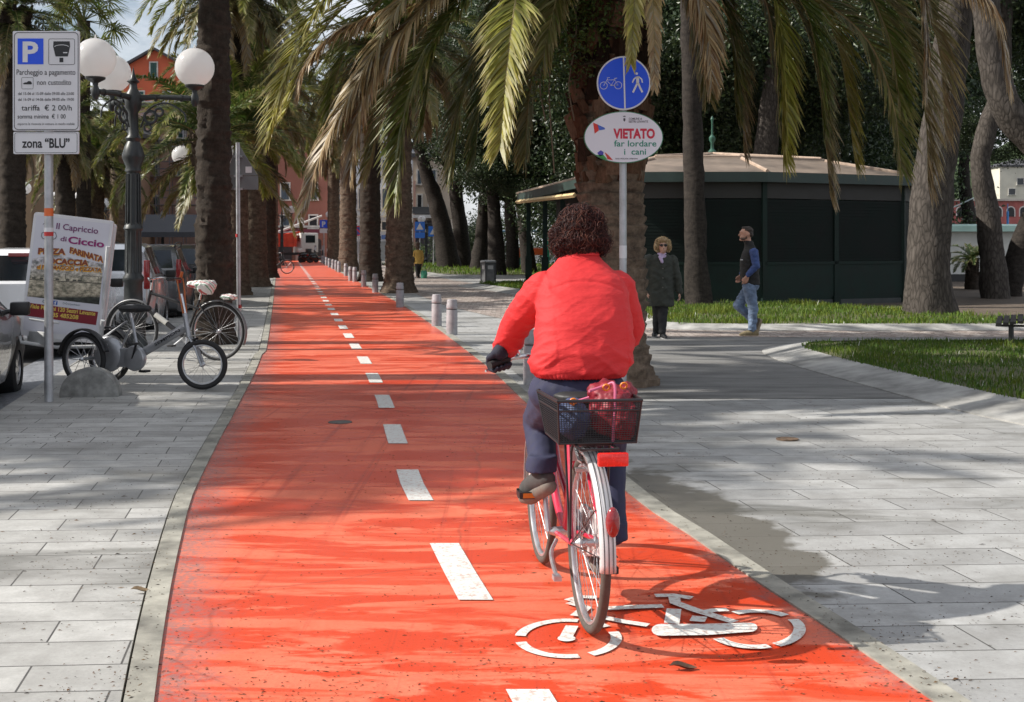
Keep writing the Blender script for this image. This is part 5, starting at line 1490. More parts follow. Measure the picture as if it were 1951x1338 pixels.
Mb = Matrix.Translation((0, -.0605, 0)) @ FACE; Mw = Matrix.Translation((0, -.0625, 0)) @ FACE
mb = MB(); mb.flat(disc_poly(c1, r1_ * .945, r1_ * .945), Mb); mb.build('blue_field', M_SBLUE, pd, 0)
mb = MB()
mb.stroke([s4(541, 118), s4(556, 664)], .0145, Mw); mb.build('white_bar', M_SWHITE, pd, 0); mb = MB()
def circ(cx, cy, r, w): globals()['mb'].stroke([s4(cx + r * math.cos(R(a)), cy + r * math.sin(R(a))) for a in range(0, 360, 15)], w, Mw, closed=True)
WS = mb; mb = MB(); circ(331, 417, 38, .0045); circ(484, 414, 38, .0045)
for ln in (((331, 417), (372, 345), (366, 336), (396, 332)), ((368, 358), (446, 356)), ((372, 372), (410, 412), (446, 356), (484, 414), (410, 412)), ((446, 356), (455, 342)), ((440, 340), (472, 338)), ((400, 416), (486, 412))):
    mb.stroke([s4(*p) for p in ln], .0046, Mw)
mb.build('cycle_symbol', M_SWHITE, pd, 0); mb = WS
mb.flat(disc_poly(s4(679, 290), .0125, .0125, 20), Mw); mb.build('walker_head', M_SWHITE, pd, 0); mb = MB()
for ln, w in ((((690, 318), (690, 395)), .028), (((682, 322), (650, 350), (634, 386)), .013), (((700, 322), (732, 350), (740, 386)), .013), (((686, 392), (664, 440), (640, 490)), .019), (((696, 392), (716, 440), (740, 488)), .019)):
    mb.stroke([s4(*p) for p in ln], w, Mw)
mb.build('white_symbol', M_SWHITE, pd, 0)
c2 = s4(541, 963); rx, ry = 419 / 5.575 * k2, 274 / 5.575 * k2
mb = MB(); mb.prism(disc_poly(c2, rx, ry, 64), Matrix.Translation((0, -.058, 0)) @ FACE, .018); ov = mb.build('oval_plate', mat('sign_green_rim', (0.04, 0.20, 0.10), 0.5), tsn, 30)
mb = MB(); mb.flat(disc_poly(c2, rx - .008, ry - .008, 64), Mb); mb.build('oval_face', mat('sign_pale_face', (0.70, 0.68, 0.74), 0.45), ov, 0)
def tl4(mb, s, cx0, cx1, cyb, caph, bold, shear=0, M=Mw, **kw):
    x0, z = s4(cx0, cyb); x1, _ = s4(cx1, cyb)
    put_text(mb, s, (x0 + x1) / 2, z, caph / 5.575 * k2, M, w=x1 - x0, bold=bold, shear=shear, **kw)
mb = MB(); tl4(mb, 'VIETATO', 432, 872, 972, 100, .045); mb.build('red_lettering', mat('sign_red', (0.55, 0.015, 0.05), 0.5), ov, 0)
mb = MB(); tl4(mb, 'far lordare', 440, 888, 1060, 66, .012); mb.build('green_lettering', mat('sign_teal', (0.0, 0.22, 0.14), 0.5), ov, 0); mb = MB(); tl4(mb, 'i  cani', 546, 778, 1146, 66, .012); mb.build('green_lettering', mat('sign_teal', (0.0, 0.22, 0.14), 0.5), ov, 0)
mb = MB(); tl4(mb, 'COMUNE di', 596, 735, 778, 22, .02); tl4(mb, 'SESTRI LEVANTE', 594, 800, 808, 22, .02); tl4(mb, 'REG. POLIZIA URBANA', 456, 692, 1196, 14, .02)
mb.stroke(disc_poly(s4(549, 780), .009, .0095, 20), .003, Mw, closed=True); mb.flat([s4(*p) for p in ((538, 762), (560, 762), (556, 792), (549, 798), (542, 792))][::-1], Mw)
mb.flat([s4(*p) for p in ((536, 748), (535, 734), (543, 742), (549, 732), (556, 742), (563, 734), (562, 748))][::-1], Mw)
mb.build('black_lettering', mat('sign_grey_ink', (0.09, 0.08, 0.10), 0.5), ov, 0)
# plain coloured shapes where the plate carries a drawing
for nm, poly, col in (('colour_patch', ((218, 808), (270, 830), (280, 890), (236, 926)), (0.62, 0.03, 0.02)), ('colour_patch', ((262, 828), (340, 862), (346, 880), (284, 890)), (0.06, 0.13, 0.52)),
                      ('colour_patch', ((262, 1128), (300, 1100), (330, 1120), (325, 1150), (290, 1166)), (0.06, 0.05, 0.35)), ('colour_patch', ((340, 1120), (380, 1150), (430, 1206), (372, 1196)), (0.55, 0.04, 0.03)),
                      ('colour_patch', ((250, 1150), (330, 1150), (372, 1200), (330, 1194)), (0.05, 0.28, 0.06))):
    mb = MB(); mb.flat([s4(*p) for p in poly][::-1], Mw); mb.build(nm, mat('patch_%d_%d' % poly[0], col, 0.5), ov, 0)
mb = MB(); mb.lathe([(.0375, H - (492 - HY) * k2), (.0375, H - (468 - HY) * k2)], 16, cap=False); mb.build('sticker', M_SWHITE, tsn)

# triangular sign seen from behind
D = 19.4; k5 = D / F
tt = thing('triangular_sign', 'dark back of a triangular road sign on a thin pole beside the slender palm', 'sign', (px_x(453, D), D, 0), 0)
mb = MB(); mb.tube([(.02, 0, -.05), (0, 0, 3.06)], .032, 12); mb.build('pole', M_STEEL, tt)
def s5(x, y): return ((x - 453) * k5, H - (y - HY) * k5)
Mr = Matrix.Translation((0, .07, 0)) @ FACE
mb = MB(); mb.prism([s5(450, 270), s5(429, 334), s5(489, 334)], Mr, .02); mb.build('triangle_plate', M_SEDGE, tt, 30)
mb = MB(); mb.prism([s5(431, 335), s5(431, 361), s5(490, 361), s5(490, 335)], Mr, .02); mb.build('lower_plate', M_SEDGE, tt, 30)
mb = MB(); a, b = s5(466, 317), s5(478, 329); mb.flat([(a[0], b[1]), (b[0], b[1]), (b[0], a[1]), (a[0], a[1])], Matrix.Translation((0, .066, 0)) @ FACE); mb.build('sticker', M_SWHITE, tt, 0)
mb = MB()
for z in (2.55, 2.85, 2.35): mb.box((0, .035, z), (.12, .08, .03))
mb.build('clamp', M_STEEL, tt)
mb = MB(); mb.lathe([(.034, H - (452 - HY) * k5), (.034, H - (446 - HY) * k5)], 12, cap=False); mb.build('sticker', mat('red_sticker', (0.5, 0.03, 0.03), 0.5), tt)

# ------------------------------------------------------------------ globe lamps
M_CAST = mat('cast_iron_paint', (0.03, 0.034, 0.035), 0.42, 0.2, ns=8, na=0.3, bump=0.15, bs=40)
g = NG('opal_globe')
_a = g.n('BsdfPrincipled', None, Base_Color=(0.80, 0.80, 0.81), Roughness=0.16, Specular_IOR_Level=0.5)
_b = g.n('BsdfTranslucent', None, Color=(0.85, 0.84, 0.83))
_m = g.n('MixShader', None, i0=0.55, i1=_a.outputs[0], i2=_b.outputs[0])
g.t.links.new(_m.outputs[0], g.out.inputs[0]); M_GLOBE = g.mat
LPX = 254; D = 17.8; k6 = D / F
lamp = thing('street_lamp', 'cast iron lamp post with three white globes beside the parking sign', 'street lamp', (px_x(LPX, D), D, 0), 0, 'globe street lamps')
def z6(y): return H - (y - HY) * k6
mb = MB()
prof = [(.20, -.02), (.20, .10), (.17, .16), (.17, .42), (.20, .46), (.19, .52), (.13, .62), (.125, .95), (.145, .98), (.145, 1.03), (.115, 1.07), (.112, z6(440)), (.135, z6(436)), (.12, z6(430)), (.092, z6(424)), (.088, z6(330)), (.115, z6(326)), (.10, z6(318)),
        (.15, z6(302)), (.155, z6(296)), (.12, z6(280)), (.085, z6(270)), (.11, z6(264)), (.075, z6(258)), (.066, z6(215)), (.11, z6(206)), (.12, z6(186)), (.10, z6(178)), (.06, z6(170)), (.05, z6(160)), (.09, z6(156)), (.045, z6(150)), (.02, z6(140)), (.0, z6(126))]
mb.lathe(prof, 24)
for j in range(12):
    a = 2 * PI * j / 12
    mb.tube([(.113 * math.cos(a), .113 * math.sin(a), 1.1), (.092 * math.cos(a), .092 * math.sin(a), z6(332))], .013, 5)
mb.build('post', M_CAST, lamp, 40)
for az in (2, 127, 252):
    a = R(az); d = Vector((math.cos(a), math.sin(a), 0)); up = Vector((0, 0, 1)); RA = .86; za = z6(187)
    mb = MB()
    mb.tube([d * .08 + up * za, d * .35 + up * (za + .015), d * (RA - .06) + up * (za - .0)], [.045, .035, .04], 10)
    mb.tube([d * .30 + up * za, d * .33 + up * za], .052, 10); mb.tube([d * (RA - .2) + up * za, d * (RA - .17) + up * za], .052, 10)
    mb.tube(catmull([d * .10 + up * (za - .42), d * .22 + up * (za - .16), d * .46 + up * (za - .07), d * .7 + up * (za - .2), d * .74 + up * (za - .34)], 8), .013, 6)
    mb.torus(d * .24 + up * (za - .27), d.cross(up), .085, .022, 24, 6); mb.torus(d * .36 + up * (za - .20), d.cross(up), .055, .018, 20, 6); mb.torus(d * .2 + up * (za - .42), d.cross(up), .05, .014, 16, 6)
    mb.lathe([(.0, -.09), (.03, -.08), (.055, -.03), (.06, .05), (.035, .10), (.04, .14), (.13, .19), (.135, .215), (.0, .215)], 16, Matrix.Translation(d * RA + up * (za - .03)))
    mb.build('arm', M_CAST, lamp, 40)
    mb = MB(); mb.sphere(d * RA + up * (za + .185 + .25), .275, 32, 20); mb.lathe([(.02, .27), (.012, .30), (.0, .34)], 8, Matrix.Translation(d * RA + up * (za + .435))); mb.build('globe', M_GLOBE, lamp, 180)
GL = 'globe street lamps'
for px, d, rz, sc, lb in ((402, 36, -38, 1, 'globe lamp hidden behind the slender palm, one globe showing on either side'), (8, 56, 20, 1, 'globe lamp at the far left edge with two overlapping globes'), (138, 62, 60, .95, 'globe lamp just right of the parking pole above the board'),
                      (200, 70, 100, .95, 'globe lamp behind the top right corner of the advertising board'), (310, 88, 40, .9, 'small far globe lamp in front of the pink house'), (537, 88, 80, .97, 'globe lamp left of the cycle path where it ends'),
                      (643, 98, 150, .95, 'globe lamp by the far blue P sign'), (812, 90, 0, .82, 'far trio of white globes above the blue signs right of the cabled palm')):
    dup(lamp, (px_x(px, d), d, 0), R(rz), lb, GL, sc)

# distant road signs
def small_sign(name, label, px, d, py, shape, size, col, sym=None, lower=None, ztop=None):
    z = px_z(py, d)
    t = thing(name, label, 'sign', (px_x(px, d), d, 0), 0)
    mb = MB(); mb.tube([(0, 0, -.05), (0, 0, z + size * .6)], .04, 8); mb.build('pole', M_STEEL, t)
    mb = MB()
    poly = disc_poly((0, z), size / 2, size / 2, 24) if shape == 'o' else rrect(-size / 2, size / 2, z - size / 2, z + size / 2, .03)
    mb.prism(poly, Matrix.Translation((0, -.05, 0)) @ FACE, .03); pl = mb.build('plate', col, t, 0)
    Mz = Matrix.Translation((0, -.056, 0)) @ FACE
    if sym == 'P':
        mb = MB(); put_text(mb, 'P', 0, z - size * .32, size * .64, Mz, bold=.04); mb.build('lettering', M_SWHITE, pl, 0)
    elif sym == 'bar':
        mb = MB(); mb.stroke(disc_poly((0, z), size * .44, size * .44, 24), size * .12, Mz, closed=True); mb.stroke([(-size * .3, z + size * .3), (size * .3, z - size * .3)], size * .11, Mz); mb.build('red_ring', mat('sign_ring_red', (0.5, 0.02, 0.03), 0.5), pl, 0)
    elif sym == 'walk':
        mb = MB(); mb.flat([(0, z + size * .36), (-size * .36, z - size * .3), (size * .36, z - size * .3)][::-1], Mz); mb.build('white_triangle', M_SWHITE, pl, 0)
    if lower:
        mb = MB(); mb.prism(rrect(-size / 2, size / 2, z - size * 1.15, z - size * .58, .03), Matrix.Translation((0, -.05, 0)) @ FACE, .03); mb.build('lower_plate', lower, t, 0)
small_sign('parking_sign', 'small far blue parking sign above a white plate at the end of the path', 617, 96, 427, 'r', .6, M_SBLUE, 'P', M_SWHITE)
small_sign('no_parking_sign', 'far round blue sign with a red ring between two right-hand palms', 683, 78, 440, 'o', .62, mat('sign_dull_blue', (0.05, 0.07, 0.3), .5), 'bar')
small_sign('crossing_sign', 'far blue crossing sign with a white triangle under the trio of globes', 800, 84, 432, 'r', .66, mat('sign_bright_blue', (0.03, 0.18, 0.7), .45), 'walk', mat('sign_bright_blue', (0.03, 0.18, 0.7), .45))
small_sign('crossing_sign', 'far blue crossing sign right of the trio of globes, beside the forked tree', 826, 86, 441, 'r', .7, mat('sign_bright_blue', (0.03, 0.18, 0.7), .45), 'walk')

# ------------------------------------------------------------------ litter bin, bench, cycad, stone cycle stop
c = G(930, 541)
t = thing('litter_bin', 'grey metal litter bin on the lawn edge left of the cyclist', 'litter bin', (c.x, c.y + .2, 0), 0.45)
mb = MB(); mb.box((0, 0, .40), (.40, .40, .78)); mb.build('body', mat('bin_grey', (0.13, 0.135, 0.14), 0.5, 0.3, ns=6), t, 30, .02)
mb = MB()
for sx in (-1, 1):
    for sy in (-1, 1): mb.box((sx * .2, sy * .2, .42), (.05, .05, .86))
mb.build('corner_post', mat('bin_dark', (0.05, 0.052, 0.055), 0.5, 0.3), t, 30, .008)
mb = MB(); mb.lathe([(.30, .80), (.31, .83), (.29, .87), (.15, .89), (.0, .895)], 24); mb.build('lid', mat('bin_lid', (0.24, 0.245, 0.25), 0.5, 0.3, ns=6), t)
mb = MB(); mb.box((-.203, 0, .62), (.01, .22, .14)); mb.box((0, -.203, .62), (.22, .01, .14)); mb.build('slot', mat('bin_slot', (0.42, 0.42, 0.42), 0.6), t, 0)
t = thing('bench', 'dark slatted garden bench cut by the right edge of the picture', 'bench', (px_x(1926, 17.6), 17.6, 0.02), R(-22))
M_BW = mat('bench_dark_wood', (0.022, 0.02, 0.018), 0.55, ns=8)
mb = MB()
for i in range(5): mb.box((-.16 + i * .095, .8, .36 + .012 * i), (.075, 1.9, .035))
mb.build('seat', M_BW, t, 0)
mb = MB()
for i in range(7): mb.box((.27 + i * .028, .8, .46 + i * .085), (.03, 1.9, .062))
mb.build('backrest', M_BW, t, 0)
for y in (.05, 1.55):
    mb = MB(); mb.tube([(0, y, -.05), (0, y, .33)], .032, 10); mb.box((.05, y, .335), (.5, .06, .03)); mb.tube([(.22, y, .33), (.46, y, 1.02)], .022, 8); mb.build('leg', mat('bench_iron', (0.05, 0.05, 0.052), 0.5, .5), t)
cy = thing('cycad', 'stubby cycad with arching feather leaves in front of the white hall', 'plant', (px_x(1852, 41.5), 41.5, 0))
mb = MB(); palm_trunk(mb, 0.95, .17, .2, 5, n=20, rough=.1); add_boots(mb, .3, 1.0, .16, .2, 3, .09, 8); mb.build('trunk', M_PTRUNK_SHADE, cy, 50)
for i in range(17):
    rnd = random.Random(i)
    az = 2 * PI * i / 17 + rnd.uniform(-.1, .1); e = rnd.choice((60, 40, 25, 10))
    pts = [Matrix.Rotation(az, 3, 'Z') @ p for p in arc_pts(rnd.uniform(.9, 1.15), e, 75, 10)]
    mb = MB(); frond_geo(mb, [p + Vector((0, 0, .98)) for p in pts], 500 + i, leaf=.2, n=26, base=DKG, tip=GREEN, droop=.2, rw=.012, width=.014, segs=2); mb.build('frond', M_FROND, cy, 0)
c = G(167, 757)
t = thing('cycle_stop', 'half-round grey concrete block on the pavement behind the parking pole', 'concrete block', (c.x, c.y + .1, 0), 0.04)
mb = MB(); n = 24
mb.prism([(-.285, -.01)] + [(.285 * math.cos(PI * (1 - i / n)), .275 * math.sin(PI * (1 - i / n)) + .01) for i in range(n + 1)][::1] + [(.285, -.01)], Matrix.Translation((0, -.09, 0)) @ FACE, .17)
mb.build('block', mat('weathered_concrete', (0.21, 0.21, 0.20), 0.85, ns=9, na=0.45, bump=0.5, bs=70), t, 40, .012)

# ------------------------------------------------------------------ cars
def car(label, x, y, rz, paint, L=4.0, W=1.72, Ht=1.48, mpv=False, rails=False, name='parked_car', antenna=False):
    t = thing(name, label, 'car', (x, y, -.128), rz, 'cars parked along the street')
    hs = Ht / 1.5
    if mpv: keys = [(0, .36, .56, .64, .68), (.012, .3, .6, 1.0, 1.04), (.025, .26, .6, 1.02, 1.08), (.065, .24, .6, 1.02, 1.42), (.13, .22, .6, 1.02, 1.5), (.45, .22, .6, 1.0, 1.52), (.62, .22, .58, .98, 1.42), (.80, .22, .56, .95, .98), (.92, .22, .5, .80, .86), (.985, .24, .45, .62, .68), (1, .34, .45, .52, .56)]
    else: keys = [(0, .36, .54, .62, .66), (.012, .3, .58, .92, .96), (.03, .26, .58, .96, 1.0), (.10, .24, .58, .97, 1.38), (.18, .22, .58, .97, 1.48), (.42, .22, .58, .96, 1.5), (.58, .22, .56, .95, 1.42), (.745, .22, .55, .92, .96), (.9, .22, .5, .80, .86), (.98, .24, .45, .62, .68), (1, .34, .45, .52, .56)]
    wr, wf = .19, .81
    rw = .30; da = (rw + .05) / L
    ts = sorted(set([k_[0] for k_ in keys] + [wr - da, wr - da * .7, wr, wr + da * .7, wr + da, wf - da, wf - da * .7, wf, wf + da * .7, wf + da, .275, .29, .435, .45, .57, .66]))
    rings = []
    xs = [k_[0] for k_ in keys]
    for tt_ in ts:
        zb, zm, zs, zr = [interp(xs, [k_[j] for k_ in keys], tt_) * (hs if j > 1 else 1) for j in (1, 2, 3, 4)]
        for c_ in (wr, wf):
            q = abs(tt_ - c_) / da
            if q <= 1.001: zb = max(zb, .30 + .36 * math.sqrt(max(0, 1 - q * q)))
        zm = max(zm, zb + .02)
        end = smooth(0, .05, tt_) * smooth(0, .12, 1 - tt_)
        wm = W / 2 * lerp(.86, 1, end); ws = wm * .97; cab = clamp((zr - zs) / .3)
        wrf = lerp(ws * .97, ws * .80, cab)
        yy = (tt_ - .5) * L
        half = [(wm * .94, zb), (wm, max(zb + .01, zm)), (ws, zs), (wrf, zr - .05 * cab - .01), (wrf * .86, zr)]
        rings.append([Vector((a, yy, b)) for a, b in half] + [Vector((-a, yy, b)) for a, b in half[::-1]])
    n = 10; body, glass, rg, wsn = MB(), {}, MB(), MB()
    vs = [v for r_ in rings for v in r_]
    bf = []
    def inr(a, b, lo, hi): return a >= lo - 1e-6 and b <= hi + 1e-6
    gl_lo, gl_hi = (.13, .62) if mpv else (.18, .58)
    gz0 = .025 if mpv else .03; gz1 = .065 if mpv else .10; wz0, wz1 = (.62, .80) if mpv else (.58, .745)
    for i in range(len(ts) - 1):
        a, b = ts[i], ts[i + 1]
        for j in range(n):
            f = (i * n + j, i * n + (j + 1) % n, (i + 1) * n + (j + 1) % n, (i + 1) * n + j)
            q = [vs[w_] for w_ in f]
            if j in (2, 6) and inr(a, b, gl_lo, gl_hi) and not (inr(a, b, .275, .29) or inr(a, b, .435, .45)): glass.setdefault((j, (a > .28) + (a > .44)), MB()).add(q, [(0, 1, 2, 3)])
            elif j == 4 and inr(a, b, gz0, gz1): rg.add(q, [(0, 1, 2, 3)])
            elif j == 4 and inr(a, b, wz0, wz1): wsn.add(q, [(0, 1, 2, 3)])
            else: bf.append(f)
    bf += [tuple(range(n)), tuple((len(ts) - 1) * n + j for j in range(n))[::-1]]
    body.add(vs, bf)
    bo = body.build('body', paint, t, 32)
    [gm.build('side_window', M_CARGL, t, 0) for gm in glass.values()]; rg.build('rear_window', M_CARGL, t, 0); wsn.build('windscreen', M_CARGL, t, 0)
    yr = -L / 2
    mb = MB(); mb.box((0, yr + .03, .42), (W * .86, .14, .2)); mb.build('bumper', paint, t, 30, .03)
    mb = MB(); mb.box((0, yr - .048, .58 * hs), (.5, .012, .11)); mb.build('number_plate', mat('blank_plate', (0.6, 0.6, 0.6), .5), t, 0)
    for s in (-1, 1):
        mb = MB()
        if mpv: mb.box((s * W * .43, yr + .05, 1.02 * hs), (.10, .08, .46 * hs))
        else: mb.box((s * W * .39, yr + .035, .80 * hs), (.19, .09, .22 * hs))
        mb.build('tail_light', M_TAIL, t, 30, .02)
        mb = MB(); mb.box((s * (W / 2 + .09), L * .5 * .34, .98 * hs), (.19, .12, .14)); mb.box((s * (W / 2 - .02), L * .5 * .34, .95 * hs), (.14, .05, .05)); mb.build('mirror', mat('black_plastic', (0.012, 0.012, 0.013), .35), t, 30, .03)
    mb = MB(); mb.box((0, yr + .10, 1.43 * hs), (.5 if 'red high' in label else .16, .05, .05 if 'red high' in label else .02)); mb.build('brake_light', M_TAIL, t, 0, .01)
    for s in (-1, 1):
        for c_ in (wr, wf):
            wx, wy = s * (W / 2 - .11), (c_ - .5) * L
            Mx = Matrix.Translation((wx, wy, .30)) @ Matrix.Rotation(s * PI / 2, 4, 'Y')
            mb = MB(); mb.lathe([(.19, -.095), (.26, -.10), (.295, -.08), (.302, 0), (.295, .08), (.26, .10), (.19, .095)], 28, Mx, cap=False); wo = mb.build('wheel', M_TYRE, t, 50)
            mb = MB(); mb.lathe([(.195, -.09), (.195, .06), (.18, .085), (.17, .05), (.0, .05)], 28, Mx)
            for q in range(5):
                a = 2 * PI * q / 5; mb.box((0, 0, 0), (.05, .15, .03), M=Mx @ Matrix.Translation((.09 * math.cos(a), .09 * math.sin(a), .062)) @ Matrix.Rotation(a - PI / 2, 4, 'Z'))
            mb.build('rim', M_RIM, wo, 40)
    if rails:
        for s in (-1, 1):
            mb = MB(); mb.tube(catmull([(s * W * .36, -L * .33, 1.47 * hs), (s * W * .37, -L * .3, 1.56 * hs), (s * W * .37, L * .05, 1.57 * hs), (s * W * .36, L * .09, 1.47 * hs)], 5), .018, 6); mb.build('roof_rail', M_CAST, t)
    if antenna:
        mb = MB(); mb.tube([(0, yr + .5, 1.48 * hs), (-.1, yr + .2, 1.86 * hs)], .008, 5); mb.build('antenna', M_CAST, t)
    mb = MB(); mb.box((0, 0, .22), (W * .8, L * .9, .1)); mb.build('underbody', mat('black_plastic', (0.012, 0.012, 0.013), .35), t, 0)
    return t
M_CARGL = mat('car_glass', (0.015, 0.02, 0.025), 0.06, spec=0.8)
M_TAIL = mat('tail_light_red', (0.24, 0.010, 0.010), 0.15, coat=.6)
M_TYRE = mat('tyre_rubber', (0.016, 0.016, 0.017), 0.75, ns=20)
M_RIM = mat('alloy_rim', (0.4, 0.4, 0.41), 0.3, 0.8)
def paint(nm, c, m=0.0): return mat('car_paint_' + nm, c, 0.28, m, ns=1, na=.08, coat=.7)
car('grey car at the left edge with a black wing mirror', px_x(-68, 12.9) - .26, 12.15, R(12), paint('grey', (0.16, 0.15, 0.145), .6), L=4.0, Ht=1.47)
car('white hatchback behind the parking pole, its red high brake light showing', px_x(-4, 17.3), 19.2, R(11), paint('white', (0.75, 0.76, 0.78)), L=3.7, W=1.68, Ht=1.55, mpv=True)
car('silver people carrier with tall red tail lamps behind the board', px_x(152, 21.4), 23.3, R(11), paint('silver', (0.45, 0.47, 0.5), .6), L=3.9, W=1.72, Ht=1.62, mpv=True)
car('steel grey estate car with roof rails behind the lamp post', px_x(235, 25.6), 27.4, R(11), paint('steel', (0.09, 0.094, 0.10), .5), L=4.2, W=1.78, Ht=1.58, mpv=True, rails=True)
car('dark grey car beyond the steel grey estate', px_x(293, 30), 31.8, R(11), paint('dark_grey', (0.035, 0.036, 0.04), .4), L=4.2, W=1.78, Ht=1.6, mpv=True)
car('pale blue-white car farthest along the kerb', px_x(338, 35), 36.8, R(11), paint('pale', (0.6, 0.64, 0.7)), L=4.0, Ht=1.5)

# truck across the end of the path
D = 103
t = thing('tipper_truck', 'red tipper truck with a raised crane arm at the end of the path', 'truck', (px_x(548, D), D, -.05), R(-62))
M_TR = mat('truck_red', (0.62, 0.06, 0.025), 0.45, ns=2, na=.25)
mb = MB(); mb.box((0, -1.0, .75), (2.0, 4.6, .2)); mb.build('chassis', mat('truck_black', (0.014, 0.014, 0.015), .6), t, 0)
mb = MB(); mb.box((0, -1.2, 1.35), (2.1, 3.2, .06)); 
for s in (-1, 1):
    mb.box((s * 1.05, -1.2, 1.85), (.06, 3.2, 1.05)); mb.box((0, -1.2 + s * 1.6, 1.85), (2.1, .06, 1.05))
    for q in range(6): mb.box((s * 1.09, -2.6 + q * .56, 1.85), (.05, .08, 1.05))
mb.build('tipper_body', M_TR, t, 0)
mb = MB(); mb.box((0, 1.55, 1.6), (2.0, 1.5, 1.7)); cab_ = mb.build('cab', mat('truck_white', (0.6, 0.6, 0.58), .4), t, 30, .12)
mb = MB(); mb.box((-1.01, 1.6, 1.95), (.03, .8, .6)); mb.box((1.01, 1.6, 1.95), (.03, .8, .6)); mb.box((0, .79, 2.0), (1.4, .03, .5)); mb.build('window', M_CARGL, cab_, 0)
mb = MB(); mb.tube([(.2, .9, 1.3), (.2, .9, 2.6)], .12, 8); mb.tube([(.2, .9, 2.5), (-.2, -2.4, 1.9)], .10, 6); mb.build('crane_base', mat('truck_red', (0.62, 0.06, 0.025), .45), t)
mb = MB(); mb.tube([(.9, -3.2, 1.75), (-.8, 3.2, 3.9)], [.12, .08], 6); mb.build('crane_arm', mat('crane_grey', (0.55, 0.52, 0.5), .5), t)
mb = MB(); mb.tube([(-.9, -2.4, 2.42), (-.9, .1, 2.5), (.9, .1, 2.5), (.9, -2.4, 2.42)], .05, 6); mb.build('tarpaulin_rail', mat('crane_grey', (0.55, 0.52, 0.5), .5), t)
for y in (-2.2, 1.6):
    for s in (-1, 1):
        mb = MB(); mb.lathe([(.2, -.12), (.4, -.12), (.42, 0), (.4, .12), (.2, .12), (.0, .08)], 20, Matrix.Translation((s * .92, y, .42)) @ Matrix.Rotation(PI / 2, 4, 'Y')); mb.build('wheel', M_TYRE, t, 50)
mb = MB(); mb.box((0, -2.84, 1.2), (1.9, .04, .22)); mb.build('tail_board', mat('orange_board', (0.75, 0.2, 0.03), .5), t, 0)
# scooters
def scooter(label, px, d, rz, box):
    t = thing('scooter', label, 'scooter', (px_x(px, d), d, 0), rz, 'scooters at the end of the path')
    b = Blob(); b.chain([(0, -.55, .62), (0, -.15, .66), (0, .1, .38), (0, .5, .36), (0, .62, .75), (0, .55, .98)], [.17, .17, .13, .11, .12, .06]); b.ell((0, -.35, .45), (.17, .42, .2))
    b.build('body', mat('scooter_black', (0.012, 0.012, 0.014), .25, coat=.5), t, .03, 3, world=False)
    mb = MB(); mb.tube([(-.36, .5, 1.02), (0, .56, 1.0), (.36, .5, 1.02)], .02, 6); mb.build('handlebar', M_STEEL, t)
    mb = MB(); mb.box((0, -.2, .8), (.26, .7, .1)); mb.build('saddle', mat('scooter_seat', (0.02, .02, .02), .6), t, 30, .03)
    for y in (-.6, .68):
        mb = MB(); mb.torus((0, y, .25), (1, 0, 0), .19, .065, 20, 8); mb.lathe([(.0, -.03), (.14, -.03), (.14, .03), (.0, .03)], 14, Matrix.Translation((0, y, .25)) @ Matrix.Rotation(PI / 2, 4, 'Y')); mb.build('wheel', M_TYRE, t)
    mb = MB(); mb.box((0, -.72, .98), (.4, .36, .3)); mb.build('top_box', box, t, 30, .05)
    mb = MB(); mb.box((0, .62, 1.2), (.4, .02, .36)); mb.build('windshield', mat('scooter_screen', (.3, .32, .35), .1), t, 0)
    mb = MB(); mb.box((0, -.82, .62), (.2, .04, .12)); mb.build('tail_light', M_TAIL, t, 0)
M_BX = mat('white_box', (.6, .6, .58), .4)
scooter('black scooter with a pale top box in front of the red truck', 587, 101, R(-60), M_BX)
scooter('black scooter with a small screen next to the first far bollards', 603, 100, R(-50), M_CAST)
scooter('second dark scooter by the palms at the end of the path', 641, 102, R(-40), M_BX)
# ------------------------------------------------------------------ bicycles
M_CHROME = mat('chrome', (0.62, 0.62, 0.63), 0.22, 0.95)
M_ALU = mat('brushed_aluminium', (0.52, 0.53, 0.55), 0.38, 0.85, ns=10, na=.15)
M_BLK = mat('bike_black', (0.014, 0.014, 0.016), 0.4)
M_GRIP = mat('black_rubber', (0.02, 0.02, 0.021), 0.75)
M_SPOKE = mat('steel_spoke', (0.34, 0.34, 0.35), 0.35, 0.8)
def wheel(par, c, Rr, tr, ax=(1, 0, 0), nsp=32, tyre=None, rim=None, hubw=.05, rimw=.013, spoke_r=.0011):
    c = Vector(c); A = Vector(ax).normalized(); q = A.to_track_quat('Z', 'Y').to_matrix(); U, V = q @ Vector((1, 0, 0)), q @ Vector((0, 1, 0))
    mb = MB(); mb.torus(c, A, Rr - tr, tr, 56, 10); w = mb.build('wheel', tyre or M_TYRE, par, 60)
    mb = MB(); mb.torus(c, A, Rr - 2 * tr - .004, rimw, 56, 6, sq=(.8, 1.0)); mb.build('rim', rim or M_ALU, w, 50)
    mb = MB(); rr = Rr - 2 * tr - .008
    for i in range(nsp):
        a = 2 * PI * i / nsp; s = 1 if i % 2 else -1; tw = R(38) * (1 if (i // 2) % 2 else -1)
        p0 = c + A * s * hubw * .6 + (U * math.cos(a + tw) + V * math.sin(a + tw)) * .022
        p1 = c + (U * math.cos(a) + V * math.sin(a)) * rr
        mb.tube([p0, p1], spoke_r, 4, False)
    mb.build('spokes', M_SPOKE, w, 0)
    mb = MB(); Mx = Matrix.Translation(c) @ q.to_4x4(); mb.lathe([(.008, -hubw * 1.3), (.008, -hubw), (.024, -hubw * .7), (.024, -hubw * .55), (.015, -hubw * .45), (.015, hubw * .45), (.024, hubw * .55), (.024, hubw * .7), (.008, hubw), (.008, hubw * 1.3)], 14, Mx)
    mb.build('hub', M_ALU, w, 40)
    return w
